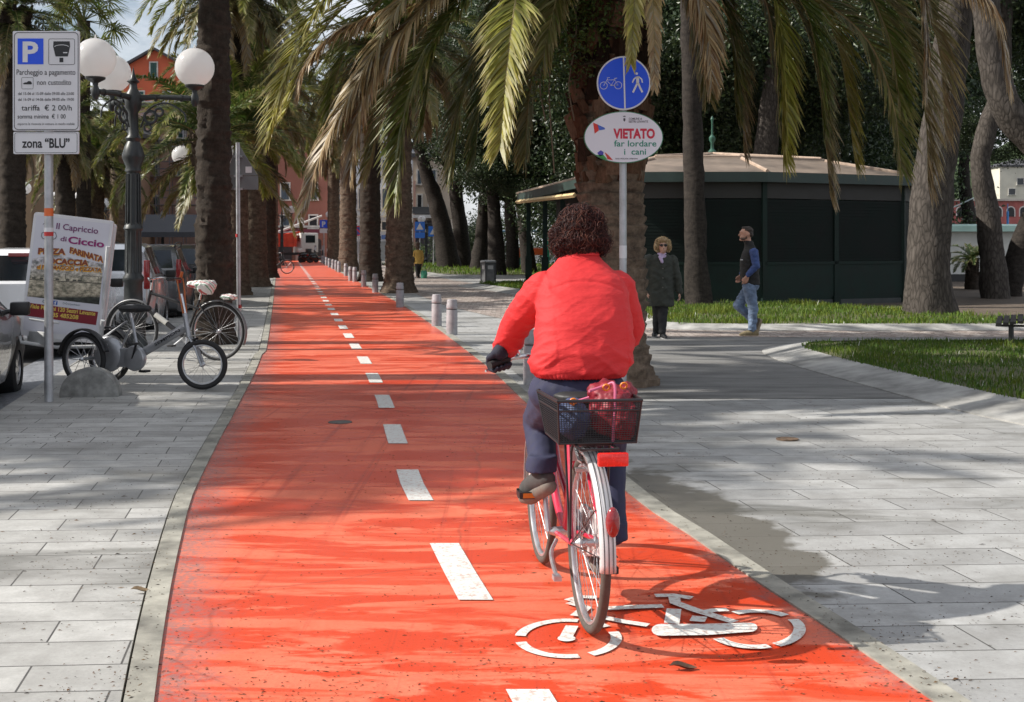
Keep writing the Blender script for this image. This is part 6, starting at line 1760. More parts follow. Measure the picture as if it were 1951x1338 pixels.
def fender(par, c, Rr, w, a0, a1, m, ax=(1, 0, 0), n=30, name='mudguard', stripes=None):
    """curved strip over a wheel in the y-z plane; angle 0 = backwards (-y), 90 = up"""
    mb = MB(); vs = []; prof = [(-.5, -.012), (-.46, 0), (-.22, .007), (0, .009), (.22, .007), (.46, 0), (.5, -.012)]
    k = len(prof)
    for i in range(n + 1):
        a = R(lerp(a0, a1, i / n))
        for u, dr in prof: vs.append(Vector(c) + Vector((u * w, -math.cos(a) * (Rr + dr), math.sin(a) * (Rr + dr))))
    fs = [(i * k + j, i * k + j + 1, (i + 1) * k + j + 1, (i + 1) * k + j) for i in range(n) for j in range(k - 1)]
    mb.add(vs, fs); o = mb.build(name, m, par, 60)
    sm = o.modifiers.new('t', 'SOLIDIFY'); sm.thickness = .002
    return o

TH = R(8.4)
BK = Vector((.293, 4.865, 0.006))
bike = thing('bicycle', 'pink-red city bicycle ridden by the cyclist, black wire basket over its silver mudguard', 'bicycle', BK, TH)
M_RED = mat('bike_red_paint', (0.55, 0.02, 0.06), 0.3, ns=0, coat=.6)
M_PINK = mat('bike_pink_paint', (0.60, 0.10, 0.15), 0.3, coat=.5)
M_FEND = mat('mudguard_silver', (0.60, 0.60, 0.60), 0.35, 0.25, ns=12, na=.12)
RW, FW = Vector((0, 0, .34)), Vector((0, 1.07, .34))
wheel(bike, RW, .340, .019, tyre=mat('tyre_dusty', (0.075, 0.062, 0.052), .85, ns=30)); wheel(bike, FW, .340, .018, tyre=mat('tyre_dusty', (0.075, 0.062, 0.052), .85))
BB, ST, SB, HB, HT = Vector((0, .45, .285)), Vector((0, .27, .76)), Vector((0, .24, .86)), Vector((0, .87, .60)), Vector((0, .80, .86))
mb = MB()
mb.tube([BB, ST], .0165, 12); mb.tube(catmull([HB, (0, .72, .42), (0, .60, .34), BB], 6), .019, 12); mb.tube(catmull([HT - Vector((0, -.02, .08)), (0, .66, .56), (0, .46, .46), (0, .40, .42)], 6), .016, 12)
mb.tube([HB - Vector((0, -.01, .03)), HT], .021, 12)
for s in (-1, 1):
    mb.tube([RW + Vector((s * .062, 0, 0)), (s * .055, .06, .42), ST + Vector((s * .022, 0, -.05))], .0095, 8); mb.tube([RW + Vector((s * .062, 0, 0)), BB + Vector((s * .045, -.03, 0))], .010, 8)
mb.build('frame', M_RED, bike)
mb = MB()
for s in (-1, 1):
    mb.tube(catmull([(s * .052, 1.07, .34), (s * .05, 1.0, .52), (s * .036, .93, .69), (s * .03, .885, .72)], 5), [.010] * 4 + [.013] * 12, 8)
mb.tube([(-.034, .89, .715), (.034, .89, .715)], .015, 8)
mb.build('fork', mat('bike_white_paint', (.62, .6, .58), .3, coat=.5), bike)
fd = fender(bike, RW, .362, .062, -4, 128, M_FEND)
mb = MB()
for s in (-.55, 0, .55):
    vs = []
    for i in range(31):
        a = R(lerp(-4, 128, i / 30)); 
        for e in (-.0022, .0022): vs.append(RW + Vector((s * .03 + e, -math.cos(a) * (.3725), math.sin(a) * (.3725))))
    mb.add(vs, [(2 * i, 2 * i + 1, 2 * i + 3, 2 * i + 2) for i in range(30)])
mb.build('stripe', mat('mudguard_line', (.10, .10, .105), .5), fd, 0)
fender(bike, FW, .358, .055, 30, 190, mat('bike_white_paint', (.62, .6, .58), .3))
mb = MB()
for s in (-1, 1):
    mb.tube([RW + Vector((s * .066, 0, 0)), RW + Vector((s * .034, -.355, .03))], .0025, 5); mb.tube([RW + Vector((s * .066, 0, 0)), RW + Vector((s * .034, -.30, .19))], .0025, 5)
    mb.tube([RW + Vector((s * .068, .01, 0)), (s * .075, -.05, .70), (s * .07, -.06, .735)], .005, 6); mb.tube([RW + Vector((s * .068, .01, 0)), (s * .075, .08, .735)], .005, 6)
    mb.tube([(s * .07, -.22, .735), (s * .07, .26, .735)], .006, 6)
for y in (-.22, -.1, .04, .18): mb.tube([(-.07, y, .735), (.07, y, .735)], .005, 6)
mb.build('rear_rack', M_BLK, bike)
# lights and reflectors
mb = MB(); Mt = Matrix.Translation((.012, -.372, .495)) @ Matrix.Rotation(R(64), 4, 'X')
mb.sphere((.012, -.375, .500), (.026, .022, .055), 18, 12); mb.build('tail_light', mat('dark_red_lens', (.22, .008, .012), .2, coat=.8), bike)
mb = MB(); mb.box((.045, -.235, .70), (.115, .03, .05)); rf = mb.build('reflector', mat('bright_red_lens', (.75, .02, .012), .25, ns=60, na=.2, coat=.6), bike, 30, .008)
# crank, pedals, chain guard, stand
cr = R(118)
mb = MB(); mb.lathe([(.012, -.07), (.02, -.05), (.02, .05), (.012, .07)], 12, Matrix.Translation(BB) @ Matrix.Rotation(PI / 2, 4, 'Y'))
PLl = Vector((-.105, .45 + .035, .285 + .155)); PRr = Vector((.115, .45 - .035, .285 - .155))
mb.tube([BB + Vector((-.075, 0, 0)), PLl + Vector((.02, 0, 0))], [.014, .010], 8); mb.tube([BB + Vector((.075, 0, 0)), PRr + Vector((-.02, 0, 0))], [.014, .010], 8)
mb.lathe([(.085, -.003), (.09, 0), (.085, .003), (.03, .003), (.03, -.003)], 32, Matrix.Translation(BB + Vector((.055, 0, 0))) @ Matrix.Rotation(PI / 2, 4, 'Y'))
mb.build('crank', M_ALU, bike)
for p, s in ((PLl, -1), (PRr, 1)):
    mb = MB()
    for y in (-.04, .04): mb.box(p + Vector((s * .045, y, 0)), (.095, .018, .028))
    for x in (.002, .088): mb.box(p + Vector((s * x, 0, 0)), (.012, .09, .022))
    mb.tube([p + Vector((-s * .02, 0, 0)), p + Vector((s * .09, 0, 0))], .008, 8)
    po = mb.build('pedal', M_BLK, bike, 30)
    mb = MB()
    for y in (-.0505, .0505): mb.box(p + Vector((s * .045, y, 0)), (.07, .004, .02))
    mb.build('reflector', mat('amber_lens', (.55, .16, .01), .25, coat=.6), po, 0)
mb = MB(); pts = [(.075, .45 + .11 * math.cos(R(a)), .285 + .11 * math.sin(R(a))) for a in range(-90, 91, 15)] + [(.075, .0 + .055 * math.cos(R(a)), .34 + .055 * math.sin(R(a))) for a in range(90, 271, 20)]
n = len(pts); mb.add(pts + [(.09, b, c_) for a, b, c_ in pts], [tuple(range(n))[::-1], tuple(range(n, 2 * n))] + [(i, (i + 1) % n, (i + 1) % n + n, i + n) for i in range(n)]); mb.build('chain_guard', M_FEND, bike, 30)
mb = MB(); mb.tube(catmull([(-.05, .40, .26), (-.09, .30, .23), (-.11, .10, .205), (-.115, .03, .21)], 5), .009, 8); mb.box((-.118, .02, .205), (.03, .05, .018)); mb.build('kickstand', M_ALU, bike)
mb = MB()
mb.tube(catmull([(.03, .28, .70), (.035, .2, .58), (.05, .10, .44), (.055, .02, .37)], 5), .0035, 5); mb.box((-.03, .06, .675), (.05, .03, .05)); mb.tube([(-.045, .02, .62), (.045, .02, .62)], .009, 6)
for s in (-1, 1): mb.tube([(s * .04, .05, .70), (s * .034, -.0, .66), (s * .024, -.02, .655)], .008, 6)
mb.build('brake', M_ALU, bike)
b = Blob(); b.loft([((0, .14, .845), .04, .05), ((0, .18, .87), .105, .11), ((0, .19, .895), .115, .125), ((0, .2, .91), .09, .10)], 24); b.cap((0, .25, .885), .05, (0, .40, .89), .028); b.build('saddle', mat('saddle_black', (.02, .02, .021), .55), bike, .008, 4, world=False)
mb = MB(); mb.tube([ST - Vector((0, -.02, .06)), SB], .013, 10); mb.build('seat_post', M_CHROME, bike)
# handlebar with grips, brake levers and bell
mb = MB(); mb.tube([HT - Vector((0, 0, .02)), (0, .775, .975)], .013, 10)
mb.tube(catmull([(-.285, .70, .965), (-.20, .765, .985), (-.10, .83, .99), (0, .79, .98), (.10, .83, .99), (.20, .765, .985), (.285, .70, .965)], 5), .011, 8); hb = mb.build('handlebar', M_CHROME, bike)
for s in (-1, 1):
    mb = MB(); mb.tube([(s * .20, .757, .984), (s * .292, .697, .963)], .0165, 12); mb.build('grip', M_GRIP, hb)
    mb = MB(); mb.tube(catmull([(s * .185, .79, .975), (s * .21, .83, .95), (s * .30, .775, .93)], 5), .006, 6); mb.build('brake_lever', M_CHROME, hb)
mb = MB(); mb.lathe([(.028, 0), (.029, .012), (.022, .028), (.0, .036)], 20, Matrix.Translation((-.165, .80, 1.0))); mb.lathe([(.026, -.006), (.028, .0)], 20, Matrix.Translation((-.165, .80, 1.0))); mb.build('bell', M_CHROME, hb)
# wire basket
Bx = .012
top = [Vector((Bx + sx * .172, sy, .906)) for sx, sy in ((-.93, -.165), (.93, -.165), (1.02, .20), (-1.02, .20))]
bot = [Vector((Bx + sx * .148, sy, .745)) for sx, sy in ((-1, -.125), (1, -.125), (1, .16), (-1, .16))]
mb = MB()
for i in range(4):
    a, b_, c_, d_ = top[i], top[(i + 1) % 4], bot[(i + 1) % 4], bot[i]
    nn = int((b_ - a).length / .0105)
    for j in range(1, nn): mb.tube([a.lerp(b_, j / nn), d_.lerp(c_, j / nn)], .0014, 3, False)
    for j in range(1, 19): mb.tube([a.lerp(d_, j / 19), b_.lerp(c_, j / 19)], .0014, 3, False)
nn = 28
for j in range(1, nn): mb.tube([bot[0].lerp(bot[1], j / nn), bot[3].lerp(bot[2], j / nn)], .0014, 3, False); mb.tube([bot[0].lerp(bot[3], j / nn), bot[1].lerp(bot[2], j / nn)], .0014, 3, False)
bs = mb.build('basket', M_BLK, bike, 0)
mb = MB()
def lp(ps, r): mb.tube(ps + [ps[0], ps[1]], r, 7, False)
lp([p + Vector((0, 0, .002)) for p in top], .0065); lp([t_.lerp(b_, .22) for t_, b_ in zip(top, bot)], .004); lp(bot, .005)
for t_, b_ in zip(top, bot): mb.tube([t_, b_], .004, 6)
mb.build('rim', M_BLK, bs)
# what lies in the basket
def inbike(v): return Matrix.Translation(BK) @ Matrix.Rotation(TH, 4, 'Z') @ Vector(v)
rb = thing('backpack', 'crumpled red drawstring bag in the right half of the bicycle basket', 'bag', inbike((.08, .01, .745)), TH)
b = Blob(); b.ell((.02, .0, .10), (.098, .115, .10)); b.ell((.04, -.05, .07), (.07, .08, .075)); b.ell((-.01, .02, .17), (.065, .07, .045)); b.ell((.07, .02, .17), (.045, .06, .035))
b.build('bag_body', mat('red_nylon', (.20, .006, .016), .55, ns=30, na=.45, bump=.3, bs=50), rb, .007, 2, disp=lambda p, n: .014 * fbm(p * 14) + .006 * fbm(p * 40), world=False)
mb = MB(); mb.tube(catmull([(-.10, -.13, .195), (-.03, -.10, .21), (.0, -.12, .215), (-.005, -.135, .1), (-.01, -.13, -.02)], 6), .006, 6); mb.tube(catmull([(-.10, -.13, .17), (-.15, -.12, .155), (-.17, -.08, .15)], 6), .006, 6); mb.build('strap', mat('pink_cord', (.55, .12, .22), .6), rb)
mb = MB()
for p in ((-.03, -.11, .205), (.05, -.06, .205), (-.16, -.12, .155)): mb.torus(p, (0, 1, .3), .012, .004, 14, 6)
mb.build('buckle', mat('orange_plastic', (.75, .22, .02), .4), rb)
sb = thing('bundle', 'small dark blue cloth bundle in the left half of the bicycle basket', 'bag', inbike((-.06, -.02, .755)), TH)
b = Blob(); b.ell((-.005, -.03, .07), (.06, .085, .08)); b.ell((.0, .06, .06), (.055, .08, .07)); b.build('bundle_body', mat('navy_cloth', (.035, .055, .13), .7, ns=20), sb, .008, 2, disp=lambda p, n: .012 * fbm(p * 16), world=False)

# black bicycle leaning by the lamp post
def city_bike(label, loc, rz, Rr=.345, wb=1.12, frame_m=M_BLK, fat=.02, cover=True, detail=True):
    t = thing('bicycle', label, 'bicycle', loc, rz)
    A, B = Vector((0, 0, Rr)), Vector((0, wb, Rr))
    wheel(t, A, Rr, .019, nsp=28, spoke_r=.0016); wheel(t, B, Rr, .019, nsp=28, spoke_r=.0016)
    bb, st = Vector((0, .46, .29)), Vector((0, .26, .78)); hb_, ht = Vector((0, wb - .21, .66)), Vector((0, wb - .27, .90))
    mb = MB(); mb.tube([bb, st], .017, 10); mb.tube([hb_, bb + Vector((0, .04, .02))], fat * 1.6, 12); mb.tube([hb_ - Vector((0, -.01, .03)), ht], .022, 10); mb.tube([st - Vector((0, 0, .12)), ht - Vector((0, 0, .04))], fat, 10)
    for s in (-1, 1): mb.tube([A + Vector((s * .06, 0, 0)), st + Vector((s * .02, 0, -.05))], .009, 8); mb.tube([A + Vector((s * .06, 0, 0)), bb + Vector((s * .04, 0, 0))], .009, 8)
    fr = mb.build('frame', frame_m, t)
    if detail:
        p, q = hb_.lerp(bb, .22), hb_.lerp(bb, .52); mb = MB(); mb.tube([p, q], fat * 1.75, 12); mb.build('label', mat('pale_sticker', (.55, .54, .5), .5), fr)
    mb = MB()
    for s in (-1, 1): mb.tube(catmull([B + Vector((s * .052, 0, 0)), (s * .05, wb - .07, .55), (s * .03, wb - .17, .73)], 5), .010, 8)
    mb.build('fork', M_BLK, t)
    MG = mat('mudguard_grey', (.16, .16, .165), .4, .4); fender(t, A, Rr + .022, .05, -25, 130, MG); fender(t, B, Rr + .022, .05, 15, 200, MG)
    mb = MB(); mb.tube([ht, ht + Vector((0, -.02, .14))], .013, 8); z = ht.z + .14
    mb.tube(catmull([(-.29, wb - .44, z - .02), (-.17, wb - .33, z + .02), (0, wb - .29, z), (.17, wb - .33, z + .02), (.29, wb - .44, z - .02)], 5), .011, 8); h = mb.build('handlebar', M_CHROME, t)
    for s in (-1, 1): mb = MB(); mb.tube([(s * .21, wb - .365, z + .005), (s * .295, wb - .445, z - .02)], .017, 8); mb.build('grip', M_GRIP, h)
    mb = MB(); mb.tube([st, st + Vector((0, -.04, .16))], .013, 8); mb.build('seat_post', M_CHROME, t)
    sz = st.z + .17
    b = Blob(); b.loft([((0, .17, sz - .01), .06, .08), ((0, .17, sz + .03), .11, .12), ((0, .18, sz + .06), .085, .11)], 20); b.cap((0, .24, sz + .02), .045, (0, .38, sz + .03), .03)
    sd = b.build('saddle', mat('saddle_black', (.02, .02, .021), .55), t, .01, 3, world=False)
    if cover:
        b = Blob(); b.loft([((0, .16, sz - .10), .045, .07), ((0, .17, sz - .03), .10, .12), ((0, .18, sz + .03), .128, .15), ((0, .2, sz + .08), .10, .13)], 24); b.cap((0, .25, sz + .02), .06, (0, .40, sz + .03), .04)
        g = NG('printed_plastic_bag'); v = g.coord(); w_ = g.n('TexWave', None, Vector=g.coord(rot=(.5, .7, .4)), Scale=5.0, Distortion=4.0).outputs[1]
        c_ = g.ramp(w_, [(.03, (.45, .05, .05)), (.09, (.66, .65, .63)), (.93, (.66, .65, .63)), (.98, (.10, .28, .16))])
        mm = g.done(Base_Color=c_, Roughness=.35)
        b.build('saddle_cover', mm, sd, .009, 2, disp=lambda p, n: .008 * fbm(p * 22), world=False)
        mb = MB(); mb.tube([(-.06, -.20, .78), (-.06, .20, .74), (.06, .20, .74), (.06, -.20, .78), (-.06, -.20, .78)], .006, 6)
        for s in (-1, 1): mb.tube([(s * .06, 0, Rr), (s * .06, -.12, .77)], .005, 6)
        rk = mb.build('rear_rack', M_BLK, t)
        b = Blob(); b.ell((0, -.15, .82), (.09, .12, .04)); b.build('rolled_bag', mm, rk, .01, 2, disp=lambda p, n: .01 * fbm(p * 25), world=False)
        mb = MB(); mb.box((0, -.31, .70), (.05, .03, .05)); mb.build('tail_light', M_TAIL, t, 30, .008)
    mb = MB(); mb.tube([bb + Vector((-.07, 0, 0)), bb + Vector((-.08, .13, -.10))], .010, 8); mb.tube([bb + Vector((.07, 0, 0)), bb + Vector((.08, -.13, .10))], .010, 8); mb.lathe([(.09, -.004), (.09, .004)], 28, Matrix.Translation(bb + Vector((.055, 0, 0))) @ Matrix.Rotation(PI / 2, 4, 'Y')); mb.build('crank', M_ALU, t)
    for s, dy, dz in ((-1, .13, -.10), (1, -.13, .10)): mb = MB(); mb.box(bb + Vector((s * .13, dy, dz)), (.09, .08, .025)); mb.build('pedal', M_GRIP, t, 30, .006)
    mb = MB(); mb.tube([bb + Vector((-.05, -.04, 0)), (-.16, .38, .02)], .009, 6); mb.build('kickstand', M_ALU, t)
    return t
a, b_ = Vector((-3.78, 16.2, 0)), Vector((-4.97, 16.5, 0)); d_ = (b_ - a)
city_bike('black bicycle with a fat frame and a white plastic-covered saddle by the lamp post', a, math.atan2(-d_.x, d_.y), Rr=.375, wb=d_.length)
p = P(504, 525, 63); p.z = 0
city_bike('far dark bicycle leaning behind the left palm beside the path', (p.x, p.y, 0), R(-72), cover=False, detail=False)

# silver folding cargo trike carrying the advertising board
RA, FR = Vector((-4.45, 13.5, 0)), Vector((-3.19, 12.98, 0))
hd = FR - RA; TL = hd.length
trk = thing('advertising_trike', 'silver three-wheeled folding bike carrying a leaning white restaurant board', 'tricycle', RA, math.atan2(-hd.x, hd.y))
rz_t = math.atan2(-hd.x, hd.y)
rwr, fwr = .285, .258
M_SILV = mat('silver_bike_paint', (0.36, 0.37, 0.39), 0.35, 0.6, ns=6, na=.15)
for s in (1, -1):
    w = wheel(trk, (s * .2, 0, rwr), rwr, .027, nsp=14, spoke_r=.0035, rimw=.016)
    fender(trk, (s * .2, 0, rwr), rwr + .03, .09, 10, 165, M_BLK)
fa = Vector((math.cos(-rz_t - R(8)) , math.sin(-rz_t - R(8)), 0)); fa = Vector((math.cos(rz_t - R(75)), math.sin(rz_t - R(75)), 0))
steer = Matrix.Rotation(R(24), 3, 'Z')
wheel(trk, (0, TL, fwr), fwr, .027, ax=steer @ Vector((1, 0, 0)), nsp=20, spoke_r=.0016, rimw=.014)
mb = MB(); mb.tube([(-.23, 0, rwr), (.23, 0, rwr)], .018, 10); mb.tube([(0, 0, rwr), (0, .42, .30)], .03, 10)
mb.build('rear_axle', M_SILV, trk)
mb = MB(); bb = Vector((0, .56, .30)); hd0 = Vector((0, TL - .20, .64))
mb.tube([bb + Vector((0, .06, .06)), hd0], .040, 14, sq=(1.15, .72)); mb.tube([hd0 - Vector((0, -.03, .10)), hd0 + Vector((0, -.02, .14))], .026, 12)
mb.tube([bb, (0, .46, .72)], .016, 10); mb.tube([(0, .30, .34), (0, .44, .60)], .012, 8); mb.tube([(0, .05, .48), (0, .40, .68)], .012, 8)
fr = mb.build('frame', M_SILV, trk)
# lettering along the main tube, on the street-facing side
ax_ = (hd0 - bb - Vector((0, .06, .06))).normalized(); L0 = bb + Vector((.0285, .06, .06)); upv = Vector((0, -ax_.z, ax_.y))
Mx = Matrix(((0, 0, 1, L0.x), (ax_.y, upv.y, 0, L0.y), (ax_.z, upv.z, 0, L0.z), (0, 0, 0, 1)))
mb = MB(); put_text(mb, 'SEMPION', .36, -.014, .03, Mx, w=.36, bold=.02); mb.build('lettering', M_SBLACK, fr, 0)
mb = MB()
for s in (-1, 1):
    o_ = steer @ Vector((s * .055, 0, 0)); mb.tube([Vector((0, TL, fwr)) + o_, Vector((0, TL - .07, .42)) + o_, hd0 + Vector((0, .04, -.10)) + o_ * .5], .014, 8)
mb.build('fork', M_SILV, trk)
fender(trk, (0, TL, fwr), fwr + .02, .06, 20, 75, M_BLK)
# gear cover: big silver discs
for s, y, r_, z in ((.05, .20, .19, .33), (.07, .56, .135, .30)):
    mb = MB(); mb.lathe([(.0, -.03), (r_ * .95, -.03), (r_, -.01), (r_, .01), (r_ * .9, .03), (r_ * .5, .045), (.0, .05)], 36, Matrix.Translation((s, y, z)) @ Matrix.Rotation(PI / 2, 4, 'Y')); mb.build('gear_cover', M_SILV, trk, 40)
mb = MB(); mb.box((.05, .42, .30), (.05, .36, .20)); mb.build('chain_case', M_SILV, trk, 30, .015)
mb = MB(); mb.tube([bb + Vector((.11, 0, 0)), bb + Vector((.12, .06, .16))], .012, 8); mb.tube([bb + Vector((-.07, 0, 0)), bb + Vector((-.08, -.06, -.16))], .012, 8); mb.lathe([(.05, -.01), (.05, .01)], 16, Matrix.Translation(bb + Vector((.10, 0, 0))) @ Matrix.Rotation(PI / 2, 4, 'Y')); mb.build('crank', M_BLK, trk)
for s, dy, dz in ((1, .06, .16), (-1, -.06, -.16)): mb = MB(); mb.box(bb + Vector((s * .17, dy, dz)), (.09, .08, .025)); mb.build('pedal', M_GRIP, trk, 30, .006)
b = Blob(); b.loft([((0, .44, .78), .08, .10), ((0, .45, .82), .13, .13), ((0, .46, .85), .10, .11)], 20); b.cap((0, .52, .82), .05, (0, .68, .82), .035); b.build('saddle', mat('saddle_black', (.02, .02, .021), .55), trk, .01, 3, world=False)
mb = MB(); mb.tube([(0, .46, .68), (0, .45, .80)], .015, 8); mb.build('seat_post', M_CHROME, trk)
mb = MB(); ht = hd0 + Vector((0, -.02, .14)); mb.tube([ht, ht + Vector((0, -.05, .20))], .017, 10); st_ = mb.build('stem', M_CHROME, trk)
mb = MB()
for s in (-1, 1): mb.tube([ht + Vector((s * .03, -.0, 0)), ht + Vector((s * .05, -.05, .30)), ht + Vector((s * .045, -.06, .36))], .0075, 8)
mb.build('stem_brace', mat('rust_orange_tube', (.42, .12, .03), .5, ns=12), trk)
mb = MB(); hc = ht + Vector((0, -.06, .36)); e1 = steer @ Vector((.29, -.05, 0)); e2 = steer @ Vector((-.29, -.05, 0)); mb.tube([hc + e2, hc, hc + e1], .012, 8); hbx = mb.build('handlebar', M_BLK, trk)
for e in (e1, e2): mb = MB(); mb.tube([hc + e * .6, hc + e * 1.05], .018, 10); mb.build('grip', M_GRIP, hbx)
mb = MB(); mb.tube([hc + e2 * .3, hc + e2 * .3 + Vector((0, .02, .07))], .016, 8); mb.build('bell', mat('bell_orange', (.5, .12, .03), .4), hbx)
# the board: leaning white box frame with printed face
k7 = 13.62 / F
Bc = P((70 + 215 + 185 + 38) / 4, (404 + 421 + 656 + 638) / 4, 13.62)
Rl = Matrix.Translation(Bc) @ Matrix.Rotation(R(6.8), 4, 'Y') @ Matrix.Rotation(R(4), 4, 'Z')
BW, BH = 149 * k7, 236 * k7
BM = wmat(trk).inverted() @ Rl @ FACE
mb = MB(); mb.prism(rrect(-BW / 2, BW / 2, -BH / 2, BH / 2, .035), BM, .05); mb.prism(rrect(-BW / 2 + .01, BW / 2 - .01, -BH / 2, BH / 2 - .02, .03), BM @ Matrix.Translation((.022, -.012, -.085)), .045)
bd = mb.build('ad_board', mat('white_board_frame', (.68, .68, .70), .4, ns=2, na=.05), trk, 30)
def s7(cx, cy):
    # enlarged-crop position -> board plane (u along the top edge, v up)
    x, y = 30 + cx / 4.957, 390 + cy / 4.957
    w_ = P(x, y, 13.62) - Bc
    a = R(6.8); return (w_.x * math.cos(a) - w_.z * math.sin(a), w_.x * math.sin(a) + w_.z * math.cos(a))
F1 = BM @ Matrix.Translation((0, 0, .0025)); F2 = BM @ Matrix.Translation((0, 0, .005)); F3 = BM @ Matrix.Translation((0, 0, .0075))
mb = MB(); mb.flat([(-BW / 2 + .03, -BH / 2 + .06), (BW / 2 - .03, -BH / 2 + .06), (BW / 2 - .03, BH / 2 - .035), (-BW / 2 + .03, BH / 2 - .035)], F1); mb.build('poster', mat('poster_white', (.62, .62, .68), .4), bd, 0)
def tl7(mb, s, p0, p1, caph, bold=.01, M=F3, **kw):
    a, b_ = s7(*p0), s7(*p1); w_ = b_[0] - a[0]
    put_text(mb, s, (a[0] + b_[0]) / 2, a[1], caph / 4.957 * k7, M, w=w_, bold=bold, shear=(b_[1] - a[1]) / w_, **kw)
M_PURP = mat('poster_purple', (.15, .015, .12), .5); M_MAG = mat('poster_magenta', (.26, .012, .14), .5)
mb = MB(); tl7(mb, 'Il Capriccio', (386, 228), (772, 276), 58, .012); tl7(mb, 'di', (424, 342), (480, 348), 46, .012); mb.build('purple_lettering', M_PURP, bd, 0)
mb = MB(); tl7(mb, 'Ciccio', (494, 362), (828, 406), 66, .03); mb.build('magenta_lettering', M_MAG, bd, 0)
# chef outline
mb = MB()
def st7(pts, w=.006, M=F3): mb.stroke([s7(*p) for p in pts], w, M)
st7([(266, 190), (275, 178), (288, 182), (286, 205)]); st7([(262, 318), (250, 300), (256, 268), (278, 258), (296, 274)]); st7([(376, 326), (390, 300), (382, 268), (362, 256)]); st7([(262, 318), (300, 334), (345, 334), (376, 322)])
mb.build('chef_outline', M_SBLACK, bd, 0)
# picture strip: a view of a sunny square, plain shapes only
g = NG('poster_photo'); v = g.coord(); sp_ = g.n('SeparateXYZ', None, i0=v)
hgt = sp_.outputs[2]
base = g.ramp(g.math('MULTIPLY', g.math('SUBTRACT', hgt, .66), 1.55), [(.0, (.16, .15, .08)), (.13, (.22, .2, .12)), (.2, (.02, .025, .02)), (.40, (.035, .04, .035)), (.44, (.33, .30, .24)), (.7, (.42, .39, .32)), (1.0, (.40, .40, .45))])
nz = g.noise(g.coord(scale=(1, 1, 1.6)), 16, 5, .7)
base = g.mix(.75, base, g.ramp(nz, [(.38, (.08, .10, .06)), (.5, (.5, .47, .42)), (.62, (.95, .93, .85))]), 'OVERLAY')
M_PHOTO = g.done(Base_Color=base, Roughness=.45)
mb = MB(); mb.flat([s7(*p) for p in ((118, 865), (782, 945), (822, 560), (600, 520), (390, 470), (165, 510))], F2); mb.build('printed_photo', M_PHOTO, bd, 0)
mb = MB(); st7([(620, 740), (625, 668), (820, 685)], .005); st7([(772, 750), (778, 684)], .005); st7([(140, 706), (800, 745)], .008); st7([(468, 700), (480, 632)], .006)
for x in (178, 250, 395, 490, 555, 600): st7([(x - 16, 692 + (x - 178) * .06), (x + 18, 694 + (x - 178) * .06)], .018)
mb.build('printed_railing', mat('poster_dark', (.08, .075, .06), .5), bd, 0)
M_GOLD = mat('poster_gold', (.72, .36, .03), .5); M_BROWN = mat('poster_brown', (.22, .045, .02), .5)
for m_, off in ((M_GOLD, (5, 5)), (M_BROWN, (0, 0))):
    mb = MB(); MM = F2 @ Matrix.Translation((0, 0, .0018)) if off[0] else F3
    def T7(s, p0, p1, c, **kw): tl7(mb, s, (p0[0] + off[0], p0[1] + off[1]), (p1[0] + off[0], p1[1] + off[1]), c, .05 if m_ is M_BROWN else .06, MM, **kw)
    T7('PIZZA', (216, 462), (470, 470), 54); T7('FARINATA', (508, 452), (818, 545), 54)
    T7('FOCACCIA', (270, 552), (682, 576), 52)
    if m_ is M_GOLD: T7('al FORMAGGIO e PIZZATA', (204, 602), (802, 636), 42)
    mb.build('gold_lettering' if m_ is M_GOLD else 'brown_lettering', m_, bd, 0)
mb = MB(); tl7(mb, 'al FORMAGGIO e PIZZATA', (204, 600), (802, 634), 34, .012); mb.build('brown_lettering', M_BROWN, bd, 0)
mb = MB(); mb.flat([s7(*p) for p in ((90, 1045), (752, 1140), (772, 1015), (106, 922))], F2); mb.build('red_band', mat('poster_red', (.20, .012, .025), .5), bd, 0)
mb = MB(); tl7(mb, 'Viale Mazzini 120 Sestri Levante', (134, 972), (746, 1050), 40, .022); tl7(mb, '0185 485208', (290, 1052), (588, 1084), 40, .022); mb.build('yellow_lettering', mat('poster_yellow', (.70, .52, .10), .5), bd, 0)
mb = MB(); mb.flat([s7(*p) for p in ((354, 944), (394, 949), (398, 910), (358, 905))], F2); fb = mb.build('blue_square', mat('poster_blue', (.03, .10, .42), .5), bd, 0)
mb = MB(); tl7(mb, 'f', (366, 944), (386, 947), 34, .04); mb.build('lettering', M_SWHITE, bd, 0)
mb = MB(); st7([(445, 930), (455, 922), (465, 932), (455, 942), (445, 930)], .004); st7([(470, 934), (480, 925), (490, 936), (480, 946), (470, 934)], .004); tl7(mb, 'tripadvisor', (494, 946), (606, 958), 18, .01); st7([(285, 905), (268, 902), (260, 915), (270, 926)], .008); mb.build('grey_lettering', mat('poster_grey', (.16, .2, .22), .5), bd, 0)
# carrying frame under the board
mb = MB()
def wt(pts, r): mb.tube([wmat(trk).inverted() @ p for p in pts], r, 8)
wt([P(38, 640, 13.4), P(40, 652, 13.4), P(108, 662, 13.5), P(190, 660, 13.6)], .02); wt([P(56, 608, 13.4), P(95, 614, 13.4), P(112, 616, 13.5)], .012); wt([P(74, 610, 13.62), P(76, 655, 13.62)], .01); wt([P(60, 612, 13.62), P(58, 650, 13.62)], .01)
wt([P(196, 610, 13.6), P(190, 662, 13.75)], .025); wt([P(206, 470, 13.6), P(192, 640, 13.7)], .022)
mb.build('carrier', mat('white_frame_paint', (.55, .56, .56), .45, ns=4), trk)
mb = MB(); mb.box(wmat(trk).inverted() @ P(75, 643, 13.5), (.06, .42, .12), R(-20) ); mb.build('lower_tray', mat('white_frame_paint', (.55, .56, .56), .45), trk, 0)
